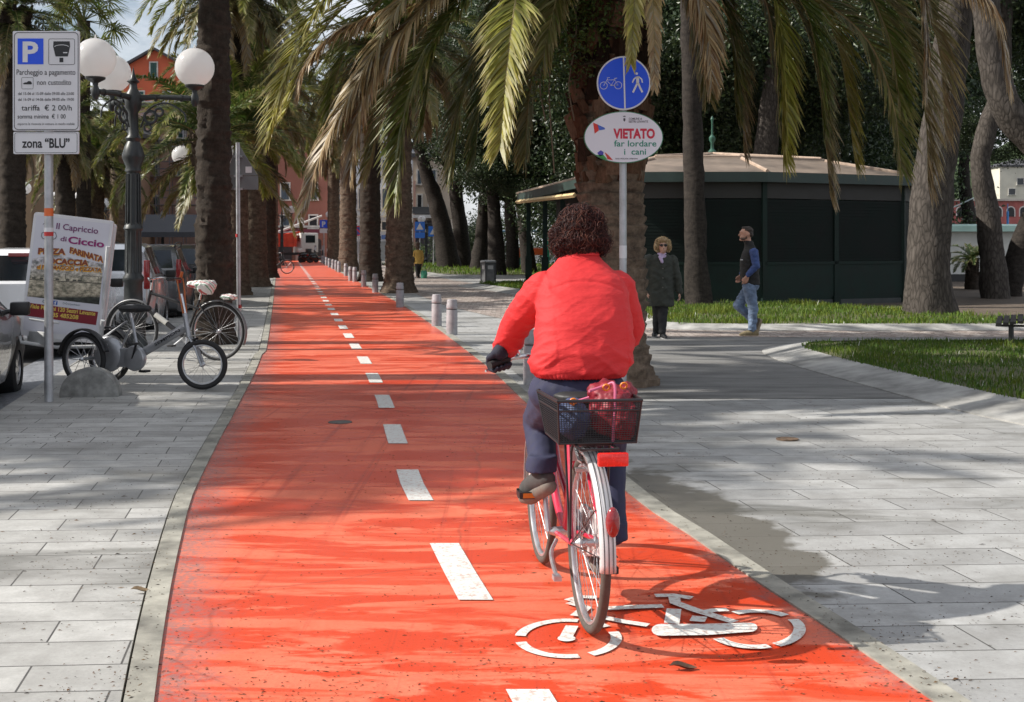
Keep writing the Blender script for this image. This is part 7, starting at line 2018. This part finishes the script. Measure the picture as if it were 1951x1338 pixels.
# ------------------------------------------------------------------ people
def skin_mat(name, col):
    g = NG(name); v = g.coord()
    return g.done(Base_Color=g.ramp(g.noise(v, 18, 4), [(.3, tuple(c * .85 for c in col)), (.7, col)]), Roughness=.5, Subsurface_Weight=.12, Subsurface_Radius=(.01, .004, .002))
M_SKIN = skin_mat('skin', (.50, .27, .19)); M_SKINP = skin_mat('skin_pale', (.58, .34, .25))
def hand(b, wrist, d, side, palm, s=1.0, curl=30, r=.0085):
    """palm, thumb and five fingers: d = finger direction, side = towards the thumb, palm = the way the palm faces"""
    d, side, palm = Vector(d).normalized(), Vector(side).normalized(), Vector(palm).normalized()
    w = Vector(wrist); pe = w + d * .085 * s
    for k, (o, L) in enumerate(((.030, .072), (.010, .082), (-.011, .076), (-.031, .060))):
        base = w + d * .082 * s + side * o * s
        b.cap(w + side * o * .6 * s + d * .012, .017 * s, base, .0125 * s, 8)
        p, dd = base, d
        for j, f in enumerate((.46, .30, .24)):
            dd = (Matrix.Rotation(R(curl * (0.8 + .25 * j)), 3, d.cross(palm)) @ dd).normalized()
            q = p + dd * L * f * s; b.cap(p, (r + .0025 - j * .001) * s, q, (r + .0015 - j * .001) * s, 8); p = q
    t0 = w + d * .025 * s + side * .026 * s; t1 = t0 + (d * .55 + side * .75 + palm * .3).normalized() * .042 * s; t2 = t1 + (d * .9 + side * .15 + palm * .5).normalized() * .034 * s
    b.cap(t0, .014 * s, t1, .0115 * s, 8); b.cap(t1, .0115 * s, t2, .009 * s, 8)
def curls(mb, c, rad, n, seed, L, cols, r=.005, wave=.012, fall=.6, ang=None, freq=9, out=0.0):
    rnd = random.Random(seed); c = Vector(c)
    for i in range(n):
        d = Vector((rnd.gauss(0, 1), rnd.gauss(0, 1), rnd.gauss(0, 1))).normalized()
        if ang and not ang(d): continue
        p = c + Vector((d.x * rad[0], d.y * rad[1], d.z * rad[2])) * rnd.uniform(.9, 1.0)
        t = d.cross(Vector((rnd.gauss(0, 1), rnd.gauss(0, 1), rnd.gauss(0, 1)))).normalized()
        t = (t * .5 + Vector((0, 0, -1)) * fall + d * .1).normalized()
        ph = rnd.uniform(0, 6.3); l = L * rnd.uniform(.6, 1.2); pts = []
        w1 = t.cross(d).normalized(); bas = rnd.uniform(.93, 1.02) + out * rnd.random(); bas2 = bas + rnd.uniform(-.05, .09) + (.12 if rnd.random() < .06 else 0) + out * rnd.random()
        for j in range(9):
            u = j / 8; q = p + t * l * u
            e = q - c; k_ = math.sqrt((e.x / rad[0]) ** 2 + (e.y / rad[1]) ** 2 + (e.z / rad[2]) ** 2)
            if k_ > 1e-6: q = c + e * (lerp(bas, bas2, u) / k_)
            q += w1 * math.sin(ph + u * freq) * wave + d * math.cos(ph + u * freq) * wave * .8 + d * .004
            pts.append(q)
        cc = rnd.choice(cols); v = rnd.uniform(.7, 1.4)
        mb.tube(pts, [r * (1 - .6 * abs(j / 8 - .35)) for j in range(9)], 5, True, 0, tuple(x * v for x in cc))
def hair_mat(name):
    g = NG(name); c = g.n('VertexColor', {'layer_name': 'Col'}).outputs[0]
    return g.done(Base_Color=c, Roughness=.6, Specular_IOR_Level=.22)
M_HAIRC = hair_mat('curly_hair')
def folds(amp, f=9.0, fz=20.0, seed=0.0):
    return lambda p, n: amp * (mnoise.noise(Vector((p.x * f + seed, p.y * f, p.z * fz + p.x * 7))) + .5 * mnoise.noise(Vector((p.x * f * 2.3, p.y * f * 2.3 + seed, p.z * fz * 2.0 - p.x * 9))))

# --- the cyclist
HDG = Vector((-math.sin(TH), math.cos(TH), 0)); LAT = Vector((math.cos(TH), math.sin(TH), 0)); UP = Vector((0, 0, 1))
cyc = thing('person', 'person riding the pink-red bicycle, in a red jacket with curly dark hair', 'person', inbike((0, .22, .90)), TH)
sh_l, sh_r = P(1038, 556, 5.29), P(1170, 553, 5.33)
el_l, el_r = P(987, 612, 5.46), P(1199, 622, 5.42)
wr_l, wr_r = P(962, 664, 5.62), inbike((.225, .70, 1.0))
hipl, hipr = P(1068, 752, 5.14), P(1142, 754, 5.16)
knl, knr = P(1028, 800, 5.54), P(1160, 862, 5.50)
anl, anr = P(1034, 893, 5.27), P(1168, 1018, 5.26)
HC = P(1106, 446, 5.40)
Rh = Euler((0, 0, TH))
b = Blob()
b.ell(HC + Vector((0, .01, .0)), (.078, .098, .112), Rh); b.cap(P(1109, 505, 5.34), .055, HC - UP * .06, .052)
b.loft([(P(1107, 740, 5.14), .15, .11), (P(1110, 640, 5.18), .14, .105), (P(1112, 560, 5.28), .145, .10), (P(1111, 520, 5.33), .10, .07)], rot=TH)
b.chain([sh_l, el_l, wr_l], [.05, .042, .027]); b.chain([sh_r, el_r, wr_r], [.05, .042, .027])
b.chain([hipl, knl, anl], [.085, .055, .036]); b.chain([hipr, knr, anr], [.085, .055, .036])
for s in (-1, 1): b.ell(HC + LAT * s * .082 + UP * -.005, (.012, .02, .03), Rh)          # ears
b.cap(HC + HDG * .09 + UP * -.015, .014, HC + HDG * .108 - UP * .03, .015)               # nose
b.ell(HC + HDG * .085 - UP * .07, (.03, .02, .012), Rh)
b.build('body', M_SKIN, cyc, .011, 3)
# jacket
b = Blob()
b.loft([(P(1104, 717, 5.13), .182, .142), (P(1107, 702, 5.13), .197, .152), (P(1110, 665, 5.15), .203, .160), (P(1112, 610, 5.19), .196, .155), (P(1110, 560, 5.25), .192, .140), (P(1108, 532, 5.29), .172, .122), (P(1106, 512, 5.32), .132, .100), (P(1105, 497, 5.345), .095, .080), (P(1106, 484, 5.36), .072, .066)], rot=TH, ex=2.35, n=40)
b.chain([sh_l + LAT * -.004, sh_l.lerp(el_l, .5) + LAT * -.006, el_l, el_l.lerp(wr_l, .55), wr_l], [.084, .074, .066, .060, .050])
b.chain([sh_r + LAT * .008, sh_r.lerp(el_r, .5) + LAT * .006, el_r, el_r.lerp(wr_r, .55), wr_r], [.084, .076, .067, .060, .050])
yc = P(1111, 545, 5.2)
def jfold(p, n):
    q1 = 1 - 2.2 * abs(mnoise.noise(Vector((p.x * 4.5, p.y * 4.5, p.z * 11 + p.x * 5.5)))); q2 = 1 - 2.2 * abs(mnoise.noise(Vector((p.x * 8 + 5, p.y * 7, p.z * 21 - p.x * 9))))
    f = .0048 * q1 * abs(q1) + .0032 * q2 * abs(q2) + .003 * mnoise.noise(p * 9)
    low = smooth(1.18, .98, p.z); f *= .55 + 1.3 * low
    side = (p - yc).dot(LAT)
    if side < -.14 or side > .15: f *= 1.7
    gq = p.z - (yc.z + .02 - 1.6 * side * side)
    if n.dot(HDG) < -.2 and abs(side) < .16: f -= .0038 * math.exp(-(gq / .006) ** 2)
    ribs = smooth(.985, .968, p.z)
    if ribs > 0: f = lerp(f, .0026 * math.sin(math.atan2(p.y - 5.13, p.x - .29) * 70), ribs)
    return f
g = NG('red_jacket_cloth'); v = g.coord()
c_ = g.ramp(g.noise(v, 5, 4), [(.3, (.53, .026, .028)), (.7, (.59, .034, .036))])
wv = g.noise(v, 420, 2, .5); fz = g.noise(g.coord(scale=(1, 1, 2.4), rot=(0, .35, 0)), 13, 4, .55)
M_JACK = g.done(Base_Color=c_, Roughness=.7, Specular_IOR_Level=.25, Normal=g.bump(wv, .18, .001, g.bump(fz, .35, .02)))
jk = b.build('jacket', M_JACK, cyc, .0065, 5, disp=jfold)
b = Blob(); b.loft([(P(1110, 487, 5.352), .076, .070), (P(1110, 474, 5.37), .071, .066), (P(1110, 468, 5.37), .066, .06)], rot=TH); b.build('collar', M_JACK, cyc, .006, 3)
for w_, e_ in ((wr_l, el_l), (wr_r, el_r)):
    d_ = (w_ - e_).normalized(); b = Blob(); b.cap(w_ + d_ * -.03, .047, w_ + d_ * .018, .043); b.build('cuff', M_JACK, cyc, .006, 3, disp=folds(.002, 30, 30))
# trousers
M_TROU = mat('navy_trousers', (.022, .024, .058), .85, ns=26, na=.2, bump=.25, bs=300, bd=.001)
b = Blob()
b.ell(P(1100, 745, 5.15), (.206, .17, .12), Rh); b.ell(P(1068, 760, 5.17), (.112, .14, .10), Rh); b.ell(P(1142, 762, 5.18), (.112, .14, .10), Rh)
b.chain([hipl, hipl.lerp(knl, .5), knl], [.108, .098, .078]); b.chain([knl, knl.lerp(anl, .5), anl + UP * .02], [.076, .066, .058])
b.chain([hipr, hipr.lerp(knr, .5), knr], [.108, .098, .078]); b.chain([knr, knr.lerp(anr, .5), anr + UP * .01], [.076, .064, .058])
b.loft([(anl + UP * -.01 - LAT * .008, .068, .078), (anl + UP * .06, .062, .068)], rot=TH); b.loft([(anr + UP * -.02, .06, .075), (anr + UP * .06, .058, .064)], rot=TH)
b.build('trousers', M_TROU, cyc, .008, 4, disp=folds(.0035, 10, 16, 3))
# socks and shoes
M_SOCK = mat('navy_sock', (.03, .045, .10), .85, ns=60, na=.3, bump=.3, bs=200)
def shoe(par, heel, toe, ank, up, m, msole, s=1.0, cuff=None):
    heel, toe, ank = Vector(heel), Vector(toe), Vector(ank); d = (toe - heel).normalized(); upv = (Vector(up) - d * d.dot(Vector(up))).normalized()
    b = Blob(); b.chain([heel + upv * .038 * s, heel.lerp(toe, .35) + upv * .046 * s, heel.lerp(toe, .72) + upv * .034 * s, toe + upv * .022 * s], [.040 * s, .043 * s, .045 * s, .030 * s]); b.cap(heel.lerp(toe, .12) + upv * .05 * s, .040 * s, heel.lerp(toe, .12) + upv * .085 * s, .038 * s)
    o = b.build('shoe', m, par, .008, 3)
    b = Blob(); b.chain([heel + upv * .008, heel.lerp(toe, .4) + upv * .006, heel.lerp(toe, .74) + upv * .008, toe + upv * .01], [.036 * s, .036 * s, .043 * s, .028 * s])
    so = b.build('sole', msole, o, .008, 2)
    return o
M_SHOE = mat('grey_suede_shoe', (.052, .048, .046), .85, ns=30, na=.3); M_SOLE = mat('rubber_sole', (.15, .13, .11), .7, ns=30)
shoe(cyc, P(1046, 930, 5.22), P(1000, 952, 5.40), anl, (anl - P(1030, 930, 5.3)), M_SHOE, M_SOLE, 1.0)
shoe(cyc, inbike((.125, .335, .15)), inbike((.135, .55, .125)), anr, (0, 0, 1), M_SHOE, M_SOLE, 1.0)
b = Blob(); b.cap(anl - UP * .01, .040, P(1036, 922, 5.26), .040); b.build('sock', M_SOCK, cyc, .008, 3)
b = Blob(); b.cap(anr + UP * .03, .042, inbike((.125, .365, .20)), .040); b.build('sock', M_SOCK, cyc, .008, 3)
# gloves closed round the grips
M_GLOVE = mat('navy_knit_glove', (.016, .018, .034), .85, ns=60, na=.35, bump=.5, bs=220)
def glove(wr, s):
    gc = inbike((s * .245, .727, .974)); b = Blob()
    bar_d = (inbike((s * .292, .697, .963)) - inbike((s * .20, .757, .984))).normalized()
    fwd = (HDG * .9 - UP * .25); fwd = (fwd - bar_d * fwd.dot(bar_d)).normalized(); dn = -bar_d.cross(fwd).normalized(); dn = dn if dn.z < 0 else -dn
    top = gc - dn * .036 - fwd * .02
    b.cap(Vector(wr) - (top - Vector(wr)).normalized() * .03, .038, top - fwd * .01, .036)
    for k, o in enumerate((-.036, -.012, .012, .036)):
        kn = gc + bar_d * o - dn * .033 + fwd * .012; r = .0125 - .0008 * k
        b.cap(top + bar_d * o * .8, .018, kn, .0145, 8)
        pts = [kn]
        for a, q in ((10, .034), (60, .036), (120, .034), (165, .031)):
            pts.append(gc + bar_d * o * 1.05 + (fwd * math.cos(R(a - 40)) - dn * -math.sin(R(a - 40))) * q)
        b.chain(pts, [r + .001, r + .0005, r, r - .001, r - .002])
    tb = gc - bar_d * .05 - fwd * .015 - dn * .025; b.chain([top - bar_d * .03 - fwd * .01, tb, gc - bar_d * .052 + fwd * .02 + dn * .024], [.017, .015, .012])
    b.build('glove', M_GLOVE, cyc, .005, 2)
glove(wr_l, -1); glove(wr_r, 1)
# hair
HC0 = P(1106, 446, 5.39)
HB_ = [(P(1107, 436, 5.40), (.116, .122, .108)), (P(1107, 418, 5.40), (.085, .10, .078)), (P(1105, 460, 5.385), (.136, .126, .075)), (P(1070, 470, 5.37), (.062, .08, .058)), (P(1143, 466, 5.37), (.058, .078, .062)), (P(1058, 450, 5.38), (.04, .06, .05)), (P(1082, 488, 5.35), (.045, .05, .032)), (P(1106, 480, 5.33), (.085, .06, .045)), (P(1092, 412, 5.40), (.07, .08, .06)), (P(1124, 414, 5.40), (.075, .08, .06))]
b = Blob()
HB_ = [(HC0 + (c_ - HC0) * .86, tuple(x * .84 for x in r_)) for c_, r_ in HB_]
for c_, r_ in HB_: b.ell(c_, tuple(x * .93 for x in r_), Rh)
def cut(p): return (p - HC).dot(HDG)
M_HAIRB = mat('hair_underlayer', (.018, .005, .005), .6, ns=30)
hr = b.build('hair', M_HAIRB, cyc, .009, 2, disp=lambda p, n: (.010 * mnoise.noise(p * 30) + .006 * mnoise.noise(p * 70)) - (.05 if (p - HC).dot(HDG) > .06 and p.z < HC.z + .07 else 0))
mb = MB(); HCOL = [(.022, .007, .007), (.035, .010, .009), (.055, .016, .012), (.105, .040, .026), (.018, .007, .007)]
for i, ((c_, r_), n_) in enumerate(zip(HB_, (1700, 1100, 1700, 800, 800, 450, 400, 800, 600, 600))):
    curls(mb, c_, r_, n_, 40 + i, .07, HCOL, r=.0014, wave=.005, fall=.7, freq=6.0, ang=lambda d: d.dot(HDG) < .55 or d.z > .45)
for i, (c_, r_) in enumerate(HB_[:7]):
    curls(mb, c_, r_, 170, 140 + i, .06, HCOL, r=.0013, wave=.011, fall=.25, freq=7, out=.13, ang=lambda d: d.dot(HDG) < .5)
mb.build('curls', M_HAIRC, hr, 60, world=True)

# --- helper for the people further away
def pants_leg(b, pts, rs): b.chain(pts, rs)

# --- woman in the dark coat
D = 20.2
def W(x, y, dd=0): return P(x, y, D + dd)
wm = thing('person', 'person with curly blond hair and sunglasses in a long dark coat', 'person', (W(1257, 643).x, D, 0))
hc = W(1263, 469, -.06)
b = Blob()
b.ell(hc, (.072, .092, .108)); b.ell(hc + Vector((0, -.03, -.055)), (.05, .06, .055)); b.cap(W(1261, 500), .05, hc - UP * .07, .05)
b.cap(hc + Vector((.0, -.085, .0)), .012, hc + Vector((.0, -.105, -.028)), .015); b.ell(hc + Vector((0, -.085, -.058)), (.026, .014, .009))
for s in (-1, 1): b.ell(hc + Vector((s * .075, 0, -.005)), (.01, .018, .028))
b.loft([(W(1257, 580), .13, .10), (W(1258, 540), .15, .11), (W(1260, 510), .13, .09)])
wl, wr2 = W(1232, 556, -.04), W(1294, 556, .0)
b.chain([W(1236, 495), W(1229, 530), wl], [.045, .04, .028]); b.chain([W(1282, 497), W(1290, 530), wr2], [.045, .04, .028])
hand(b, wr2, (.1, -.1, -1), (0, -1, 0), (-1, 0, 0), 1.0, 22, .010); hand(b, wl, (.25, -.1, -1), (0, -1, 0), (1, 0, 0), .95, 20, .010)
ll, lr = W(1251, 634, -.02), W(1262, 638, -.22)
b.chain([W(1252, 565), W(1252, 600), ll], [.07, .05, .035]); b.chain([W(1264, 565), W(1263, 602, -.1), lr], [.07, .05, .035])
b.build('body', M_SKINP, wm, .010, 2)
M_COAT = mat('dark_green_grey_coat', (.030, .034, .026), .75, ns=12, na=.3, bump=.4, bs=60)
b = Blob()
b.loft([(W(1258, 583), .225, .165), (W(1258, 560), .222, .165), (W(1258, 530), .205, .155), (W(1259, 505), .195, .14), (W(1260, 492), .175, .115), (W(1261, 484), .11, .09)], ex=2.3)
b.chain([W(1236, 494), W(1229, 530), wl + UP * .03], [.085, .078, .062]); b.chain([W(1282, 496), W(1290, 530), wr2 + UP * .01], [.085, .075, .06])
b.build('coat', M_COAT, wm, .013, 3, disp=folds(.016, 7, 12, 9))
mb = MB()
for y in (512, 530, 548): mb.sphere(W(1263, y, -.185), .011, 8, 6)
mb.build('button', mat('coat_button', (.10, .10, .09), .3), wm, world=True)
b = Blob(); b.loft([(W(1261, 496, -.02), .085, .09), (W(1261, 488, -.02), .092, .095), (W(1261, 482, -.02), .07, .075)]); b.cap(W(1258, 490, -.11), .03, W(1262, 500, -.14), .02)
b.build('scarf', mat('lilac_scarf', (.48, .38, .56), .8, ns=20, na=.2), wm, .01, 3, disp=folds(.01, 20, 30))
b = Blob(); b.chain([W(1252, 565), W(1252, 600), ll + UP * .02], [.10, .075, .06]); b.chain([W(1264, 565), W(1263, 602, -.1), lr + UP * .03], [.10, .075, .06]); b.build('trousers', mat('black_cloth', (.010, .010, .011), .8, ns=20), wm, .012, 3, disp=folds(.008, 10, 16))
shoe(wm, W(1249, 640, .06) , W(1246, 643, -.16), ll, (0, 0, 1), mat('black_shoe', (.012, .012, .013), .5), mat('white_sole', (.5, .5, .5), .6)); shoe(wm, Vector((lr.x, lr.y + .05, .0)), Vector((lr.x + .03, lr.y - .19, .0)), lr, (0, 0, 1), mat('black_shoe', (.012, .012, .013), .5), mat('white_sole', (.5, .5, .5), .6))
b = Blob(); b.ell(hc + Vector((0, .03, .035)), (.108, .10, .088)); b.ell(hc + Vector((-.085, .02, -.01)), (.045, .07, .075)); b.ell(hc + Vector((.085, .02, -.01)), (.045, .07, .075)); b.ell(hc + Vector((0, -.045, .085)), (.085, .05, .04)); b.ell(hc + Vector((0, .05, -.04)), (.09, .06, .06))
hr = b.build('hair', mat('blond_hair_base', (.26, .17, .08), .6, ns=40, na=.4), wm, .012, 2, disp=lambda p, n: .012 * mnoise.noise(p * 28))
mb = MB(); BC = [(.40, .28, .14), (.54, .41, .23), (.28, .18, .09), (.62, .50, .32)]
for i, (c_, r_) in enumerate(((hc + Vector((0, .03, .045)), (.12, .112, .097)), (hc + Vector((-.085, .02, -.01)), (.048, .072, .078)), (hc + Vector((.085, .02, -.01)), (.048, .072, .078)))):
    curls(mb, c_, r_, 420, 80 + i, .06, BC, r=.0035, wave=.010, ang=lambda d: d.y > -.55 or d.z > .5)
mb.build('curls', M_HAIRC, hr, 60, world=True)
mb = MB()
for s in (-1, 1): mb.sphere(hc + Vector((s * .032, -.088, .012)), (.029, .014, .023), 14, 8)
mb.tube([hc + Vector((-.075, -.02, .018)), hc + Vector((-.06, -.085, .02)), hc + Vector((.06, -.085, .02)), hc + Vector((.075, -.02, .018))], .005, 6)
mb.build('sunglasses', mat('dark_lens', (.012, .010, .012), .12), wm, world=True)

# --- man in the dark vest, walking to the left
D = 20.6
mn = thing('person', 'person with a beard in a black vest and jeans walking past the kiosk', 'person', (W(1430, 640).x, D, 0))
hc = W(1421, 446)
b = Blob(); rt = Euler((0, 0, 0))
b.ell(hc + Vector((.012, 0, .015)), (.098, .075, .108)); b.ell(hc + Vector((-.035, 0, -.055)), (.062, .055, .06)); b.cap(W(1427, 470), .058, hc + Vector((.02, 0, -.06)), .055)
b.cap(hc + Vector((-.088, 0, .012)), .012, hc + Vector((-.115, 0, -.022)), .013); b.ell(hc + Vector((-.088, 0, -.052)), (.012, .025, .012)); b.ell(hc + Vector((-.075, 0, -.092)), (.03, .035, .022)); b.ell(hc + Vector((-.083, 0, .036)), (.02, .055, .012))
for s in (-1, 1): b.ell(hc + Vector((.022, s * .078, .0)), (.02, .01, .032))
b.loft([(W(1430, 545), .11, .14), (W(1428, 510), .115, .15), (W(1430, 478), .10, .16)])
wl = W(1424, 526, -.20)
b.chain([W(1436, 480, -.17), W(1441, 507, -.21), wl], [.052, .045, .03]); b.chain([W(1434, 480, .17), W(1428, 508, .20), W(1412, 524, .16)], [.052, .045, .03])
hand(b, wl, (-.35, .1, -1), (-1, -.1, 0), (0, 1, 0), 1.05, 30, .011); hand(b, W(1412, 524, .16), (-.5, 0, -1), (-1, 0, 0), (0, -1, 0), 1.05, 30, .011)
hf, hb2 = W(1427, 548, -.09), W(1429, 548, .09); kf, kb = W(1406, 582, .09), W(1435, 588, -.09); af, ab = W(1436, 611, .09), W(1433, 627, -.09)
b.chain([hb2, kf, af], [.085, .058, .038]); b.chain([hf, kb, ab], [.085, .058, .038])
b.build('body', M_SKIN, mn, .010, 2)
b = Blob()
b.chain([W(1436, 481, -.165), W(1441, 507, -.21), wl + Vector((.01, 0, .02))], [.075, .062, .045]); b.chain([W(1434, 481, .165), W(1428, 508, .20), W(1413, 522, .16)], [.075, .062, .045]); b.loft([(W(1432, 495), .12, .17), (W(1432, 476), .10, .14)])
b.build('shirt', mat('blue_denim_shirt', (.035, .065, .19), .75, ns=14, na=.25, bump=.3, bs=90), mn, .011, 3, disp=folds(.010, 12, 22, 4))
b = Blob(); b.loft([(W(1431, 543), .150, .175), (W(1429, 535), .150, .175), (W(1428, 520), .155, .18), (W(1428, 495), .15, .178), (W(1430, 480), .125, .165), (W(1429, 471), .085, .10), (W(1427, 463), .080, .085), (W(1425, 459), .072, .078)], ex=2.3)
b.build('vest', mat('black_vest', (.012, .0115, .011), .8, ns=10, na=.3, bump=.3, bs=60), mn, .012, 3, disp=folds(.008, 7, 18, 2))
M_JEAN = mat('washed_blue_jeans', (.13, .18, .27), .8, ns=8, na=.45, bump=.35, bs=120)
b = Blob(); b.ell(W(1430, 545), (.135, .165, .11)); b.chain([hb2, kf, af], [.105, .082, .062]); b.chain([hf, kb, ab], [.108, .085, .066]); b.loft([(ab - UP * .02, .075, .07), (ab + UP * .05, .066, .064)])
b.build('jeans', M_JEAN, mn, .011, 3, disp=folds(.012, 9, 20, 6))
M_TANS = mat('tan_suede_shoe', (.20, .16, .09), .85, ns=30)
shoe(mn, Vector((W(1439, 640).x, D - .09, 0)), Vector((W(1410, 640).x, D - .10, 0)), ab, (0, 0, 1), M_TANS, mat('tan_sole', (.25, .2, .13), .8), 1.1)
shoe(mn, W(1449, 612, .09), W(1440, 637, .09), af, (-.6, 0, .8), mat('tan_shoe_shaded', (.09, .07, .05), .85, ns=30), mat('tan_sole', (.25, .2, .13), .8), 1.05)  # trailing shoe: darker copy of the tan, its shade put into the colour
b = Blob(); b.ell(hc + Vector((.035, 0, .048)), (.090, .080, .078)); b.ell(hc + Vector((.075, 0, .0)), (.045, .072, .065)); b.ell(hc + Vector((-.02, 0, .098)), (.05, .055, .026))
hr = b.build('hair', mat('dark_brown_hair', (.025, .015, .010), .6, ns=50, na=.5), mn, .010, 2, disp=lambda p, n: .010 * mnoise.noise(p * 32))
b = Blob(); b.ell(hc + Vector((-.045, 0, -.075)), (.055, .062, .035)); b.ell(hc + Vector((-.0, 0, -.05)), (.03, .068, .05)); b.build('beard', mat('dark_brown_beard', (.10, .06, .045), .7, ns=60, na=.5), mn, .009, 2, disp=lambda p, n: .004 * mnoise.noise(p * 60))
mb = MB(); mb.box(W(1400, 495, 0) + Vector((.09, -.12, 0)), (.04, .02, .015)); mb.build('badge', mat('pale_badge', (.5, .5, .5), .5), mn, world=True)

# --- far woman in yellow
D = 55
fw = thing('person', 'person in a yellow top and dark trousers walking away near the cabled palm', 'person', (W(797, 531).x, D, 0))
hc = W(796, 466)
b = Blob(); b.ell(hc, (.075, .09, .105)); b.cap(W(797, 475), .05, hc, .05); b.loft([(W(797, 500), .14, .10), (W(797, 488), .13, .09), (W(797, 479), .15, .08)])
wl, wr2 = W(789.5, 502), W(804.5, 503)
b.chain([W(790.5, 480), W(788.5, 491), wl], [.05, .042, .03]); b.chain([W(803.5, 480), W(805.5, 491), wr2], [.05, .042, .03]); hand(b, wl, (0, 0, -1), (0, 1, 0), (1, 0, 0)); hand(b, wr2, (0, 0, -1), (0, 1, 0), (-1, 0, 0))
b.chain([W(794.5, 502), W(795, 516), W(795.5, 528)], [.085, .06, .04]); b.chain([W(799.5, 502), W(798, 516, .1), W(797, 527, .2)], [.085, .06, .04]); b.build('body', M_SKIN, fw, .014, 2)
b = Blob(); b.loft([(W(797, 503), .19, .14), (W(797, 490), .17, .125), (W(797, 480), .18, .11), (W(797, 476), .09, .07)]); b.chain([W(790.5, 480), W(788.5, 491), wl + UP * .04], [.07, .06, .045]); b.chain([W(803.5, 480), W(805.5, 491), wr2 + UP * .04], [.07, .06, .045]); b.build('top', mat('mustard_top', (.42, .27, .06), .8, ns=8), fw, .016, 3, disp=folds(.01, 8, 14))
b = Blob(); b.ell(W(797, 503), (.175, .14, .12)); b.chain([W(794.5, 502), W(795, 516), W(795.5, 527)], [.11, .085, .065]); b.chain([W(799.5, 502), W(798, 516, .1), W(797, 526, .2)], [.11, .085, .065]); b.build('trousers', mat('black_cloth', (.010, .010, .011), .8, ns=20), fw, .016, 3)
shoe(fw, Vector((W(795.5, 530).x, D - .05, 0)), Vector((W(795.5, 530).x, D + .18, 0)), W(795, 528), (0, 0, 1), mat('brown_shoe', (.10, .05, .035), .6), M_SOLE); shoe(fw, Vector((W(797.5, 530).x, D + .15, .03)), Vector((W(797.5, 530).x, D + .38, 0)), W(797, 527), (0, 0, 1), mat('brown_shoe', (.10, .05, .035), .6), M_SOLE)
b = Blob(); b.ell(hc + Vector((0, -.015, .02)), (.10, .105, .11)); b.ell(hc + Vector((0, -.05, -.11)), (.10, .07, .12)); b.build('hair', mat('long_brown_hair', (.055, .03, .018), .6, ns=30, na=.4), fw, .014, 2, disp=lambda p, n: .01 * mnoise.noise(p * 25))
hb3 = thing('handbag', 'green shopping bag carried by the person in yellow', 'bag', W(808, 521), 0.2)
b = Blob(); b.loft([((0, 0, -.22), .13, .08), ((0, 0, 0), .15, .09), ((0, 0, .12), .13, .05)]); b.build('bag_body', mat('green_bag', (.06, .30, .19), .6, ns=6), hb3, .014, 2, disp=lambda p, n: .012 * fbm(p * 9), world=False)
mb = MB(); mb.tube(catmull([(-.08, 0, .12), (-.05, 0, .28), (.02, 0, .28), (.06, 0, .12)], 5), .008, 6); mb.build('handle', mat('green_bag', (.06, .30, .19), .6), hb3)
hb4 = thing('handbag', 'black shoulder bag at the left hip of the person in yellow', 'bag', W(788, 492), 0.1)
b = Blob(); b.ell((0, 0, -.08), (.07, .13, .15)); b.build('bag_body', mat('black_leather', (.013, .013, .014), .4), hb4, .014, 2, world=False)
mb = MB(); mb.tube(catmull([(0, -.1, -.02), (.04, -.06, .22), (.07, 0, .30), (.04, .06, .22), (0, .1, -.02)], 5), .010, 6); mb.build('strap', mat('black_leather', (.013, .013, .014), .4), hb4)
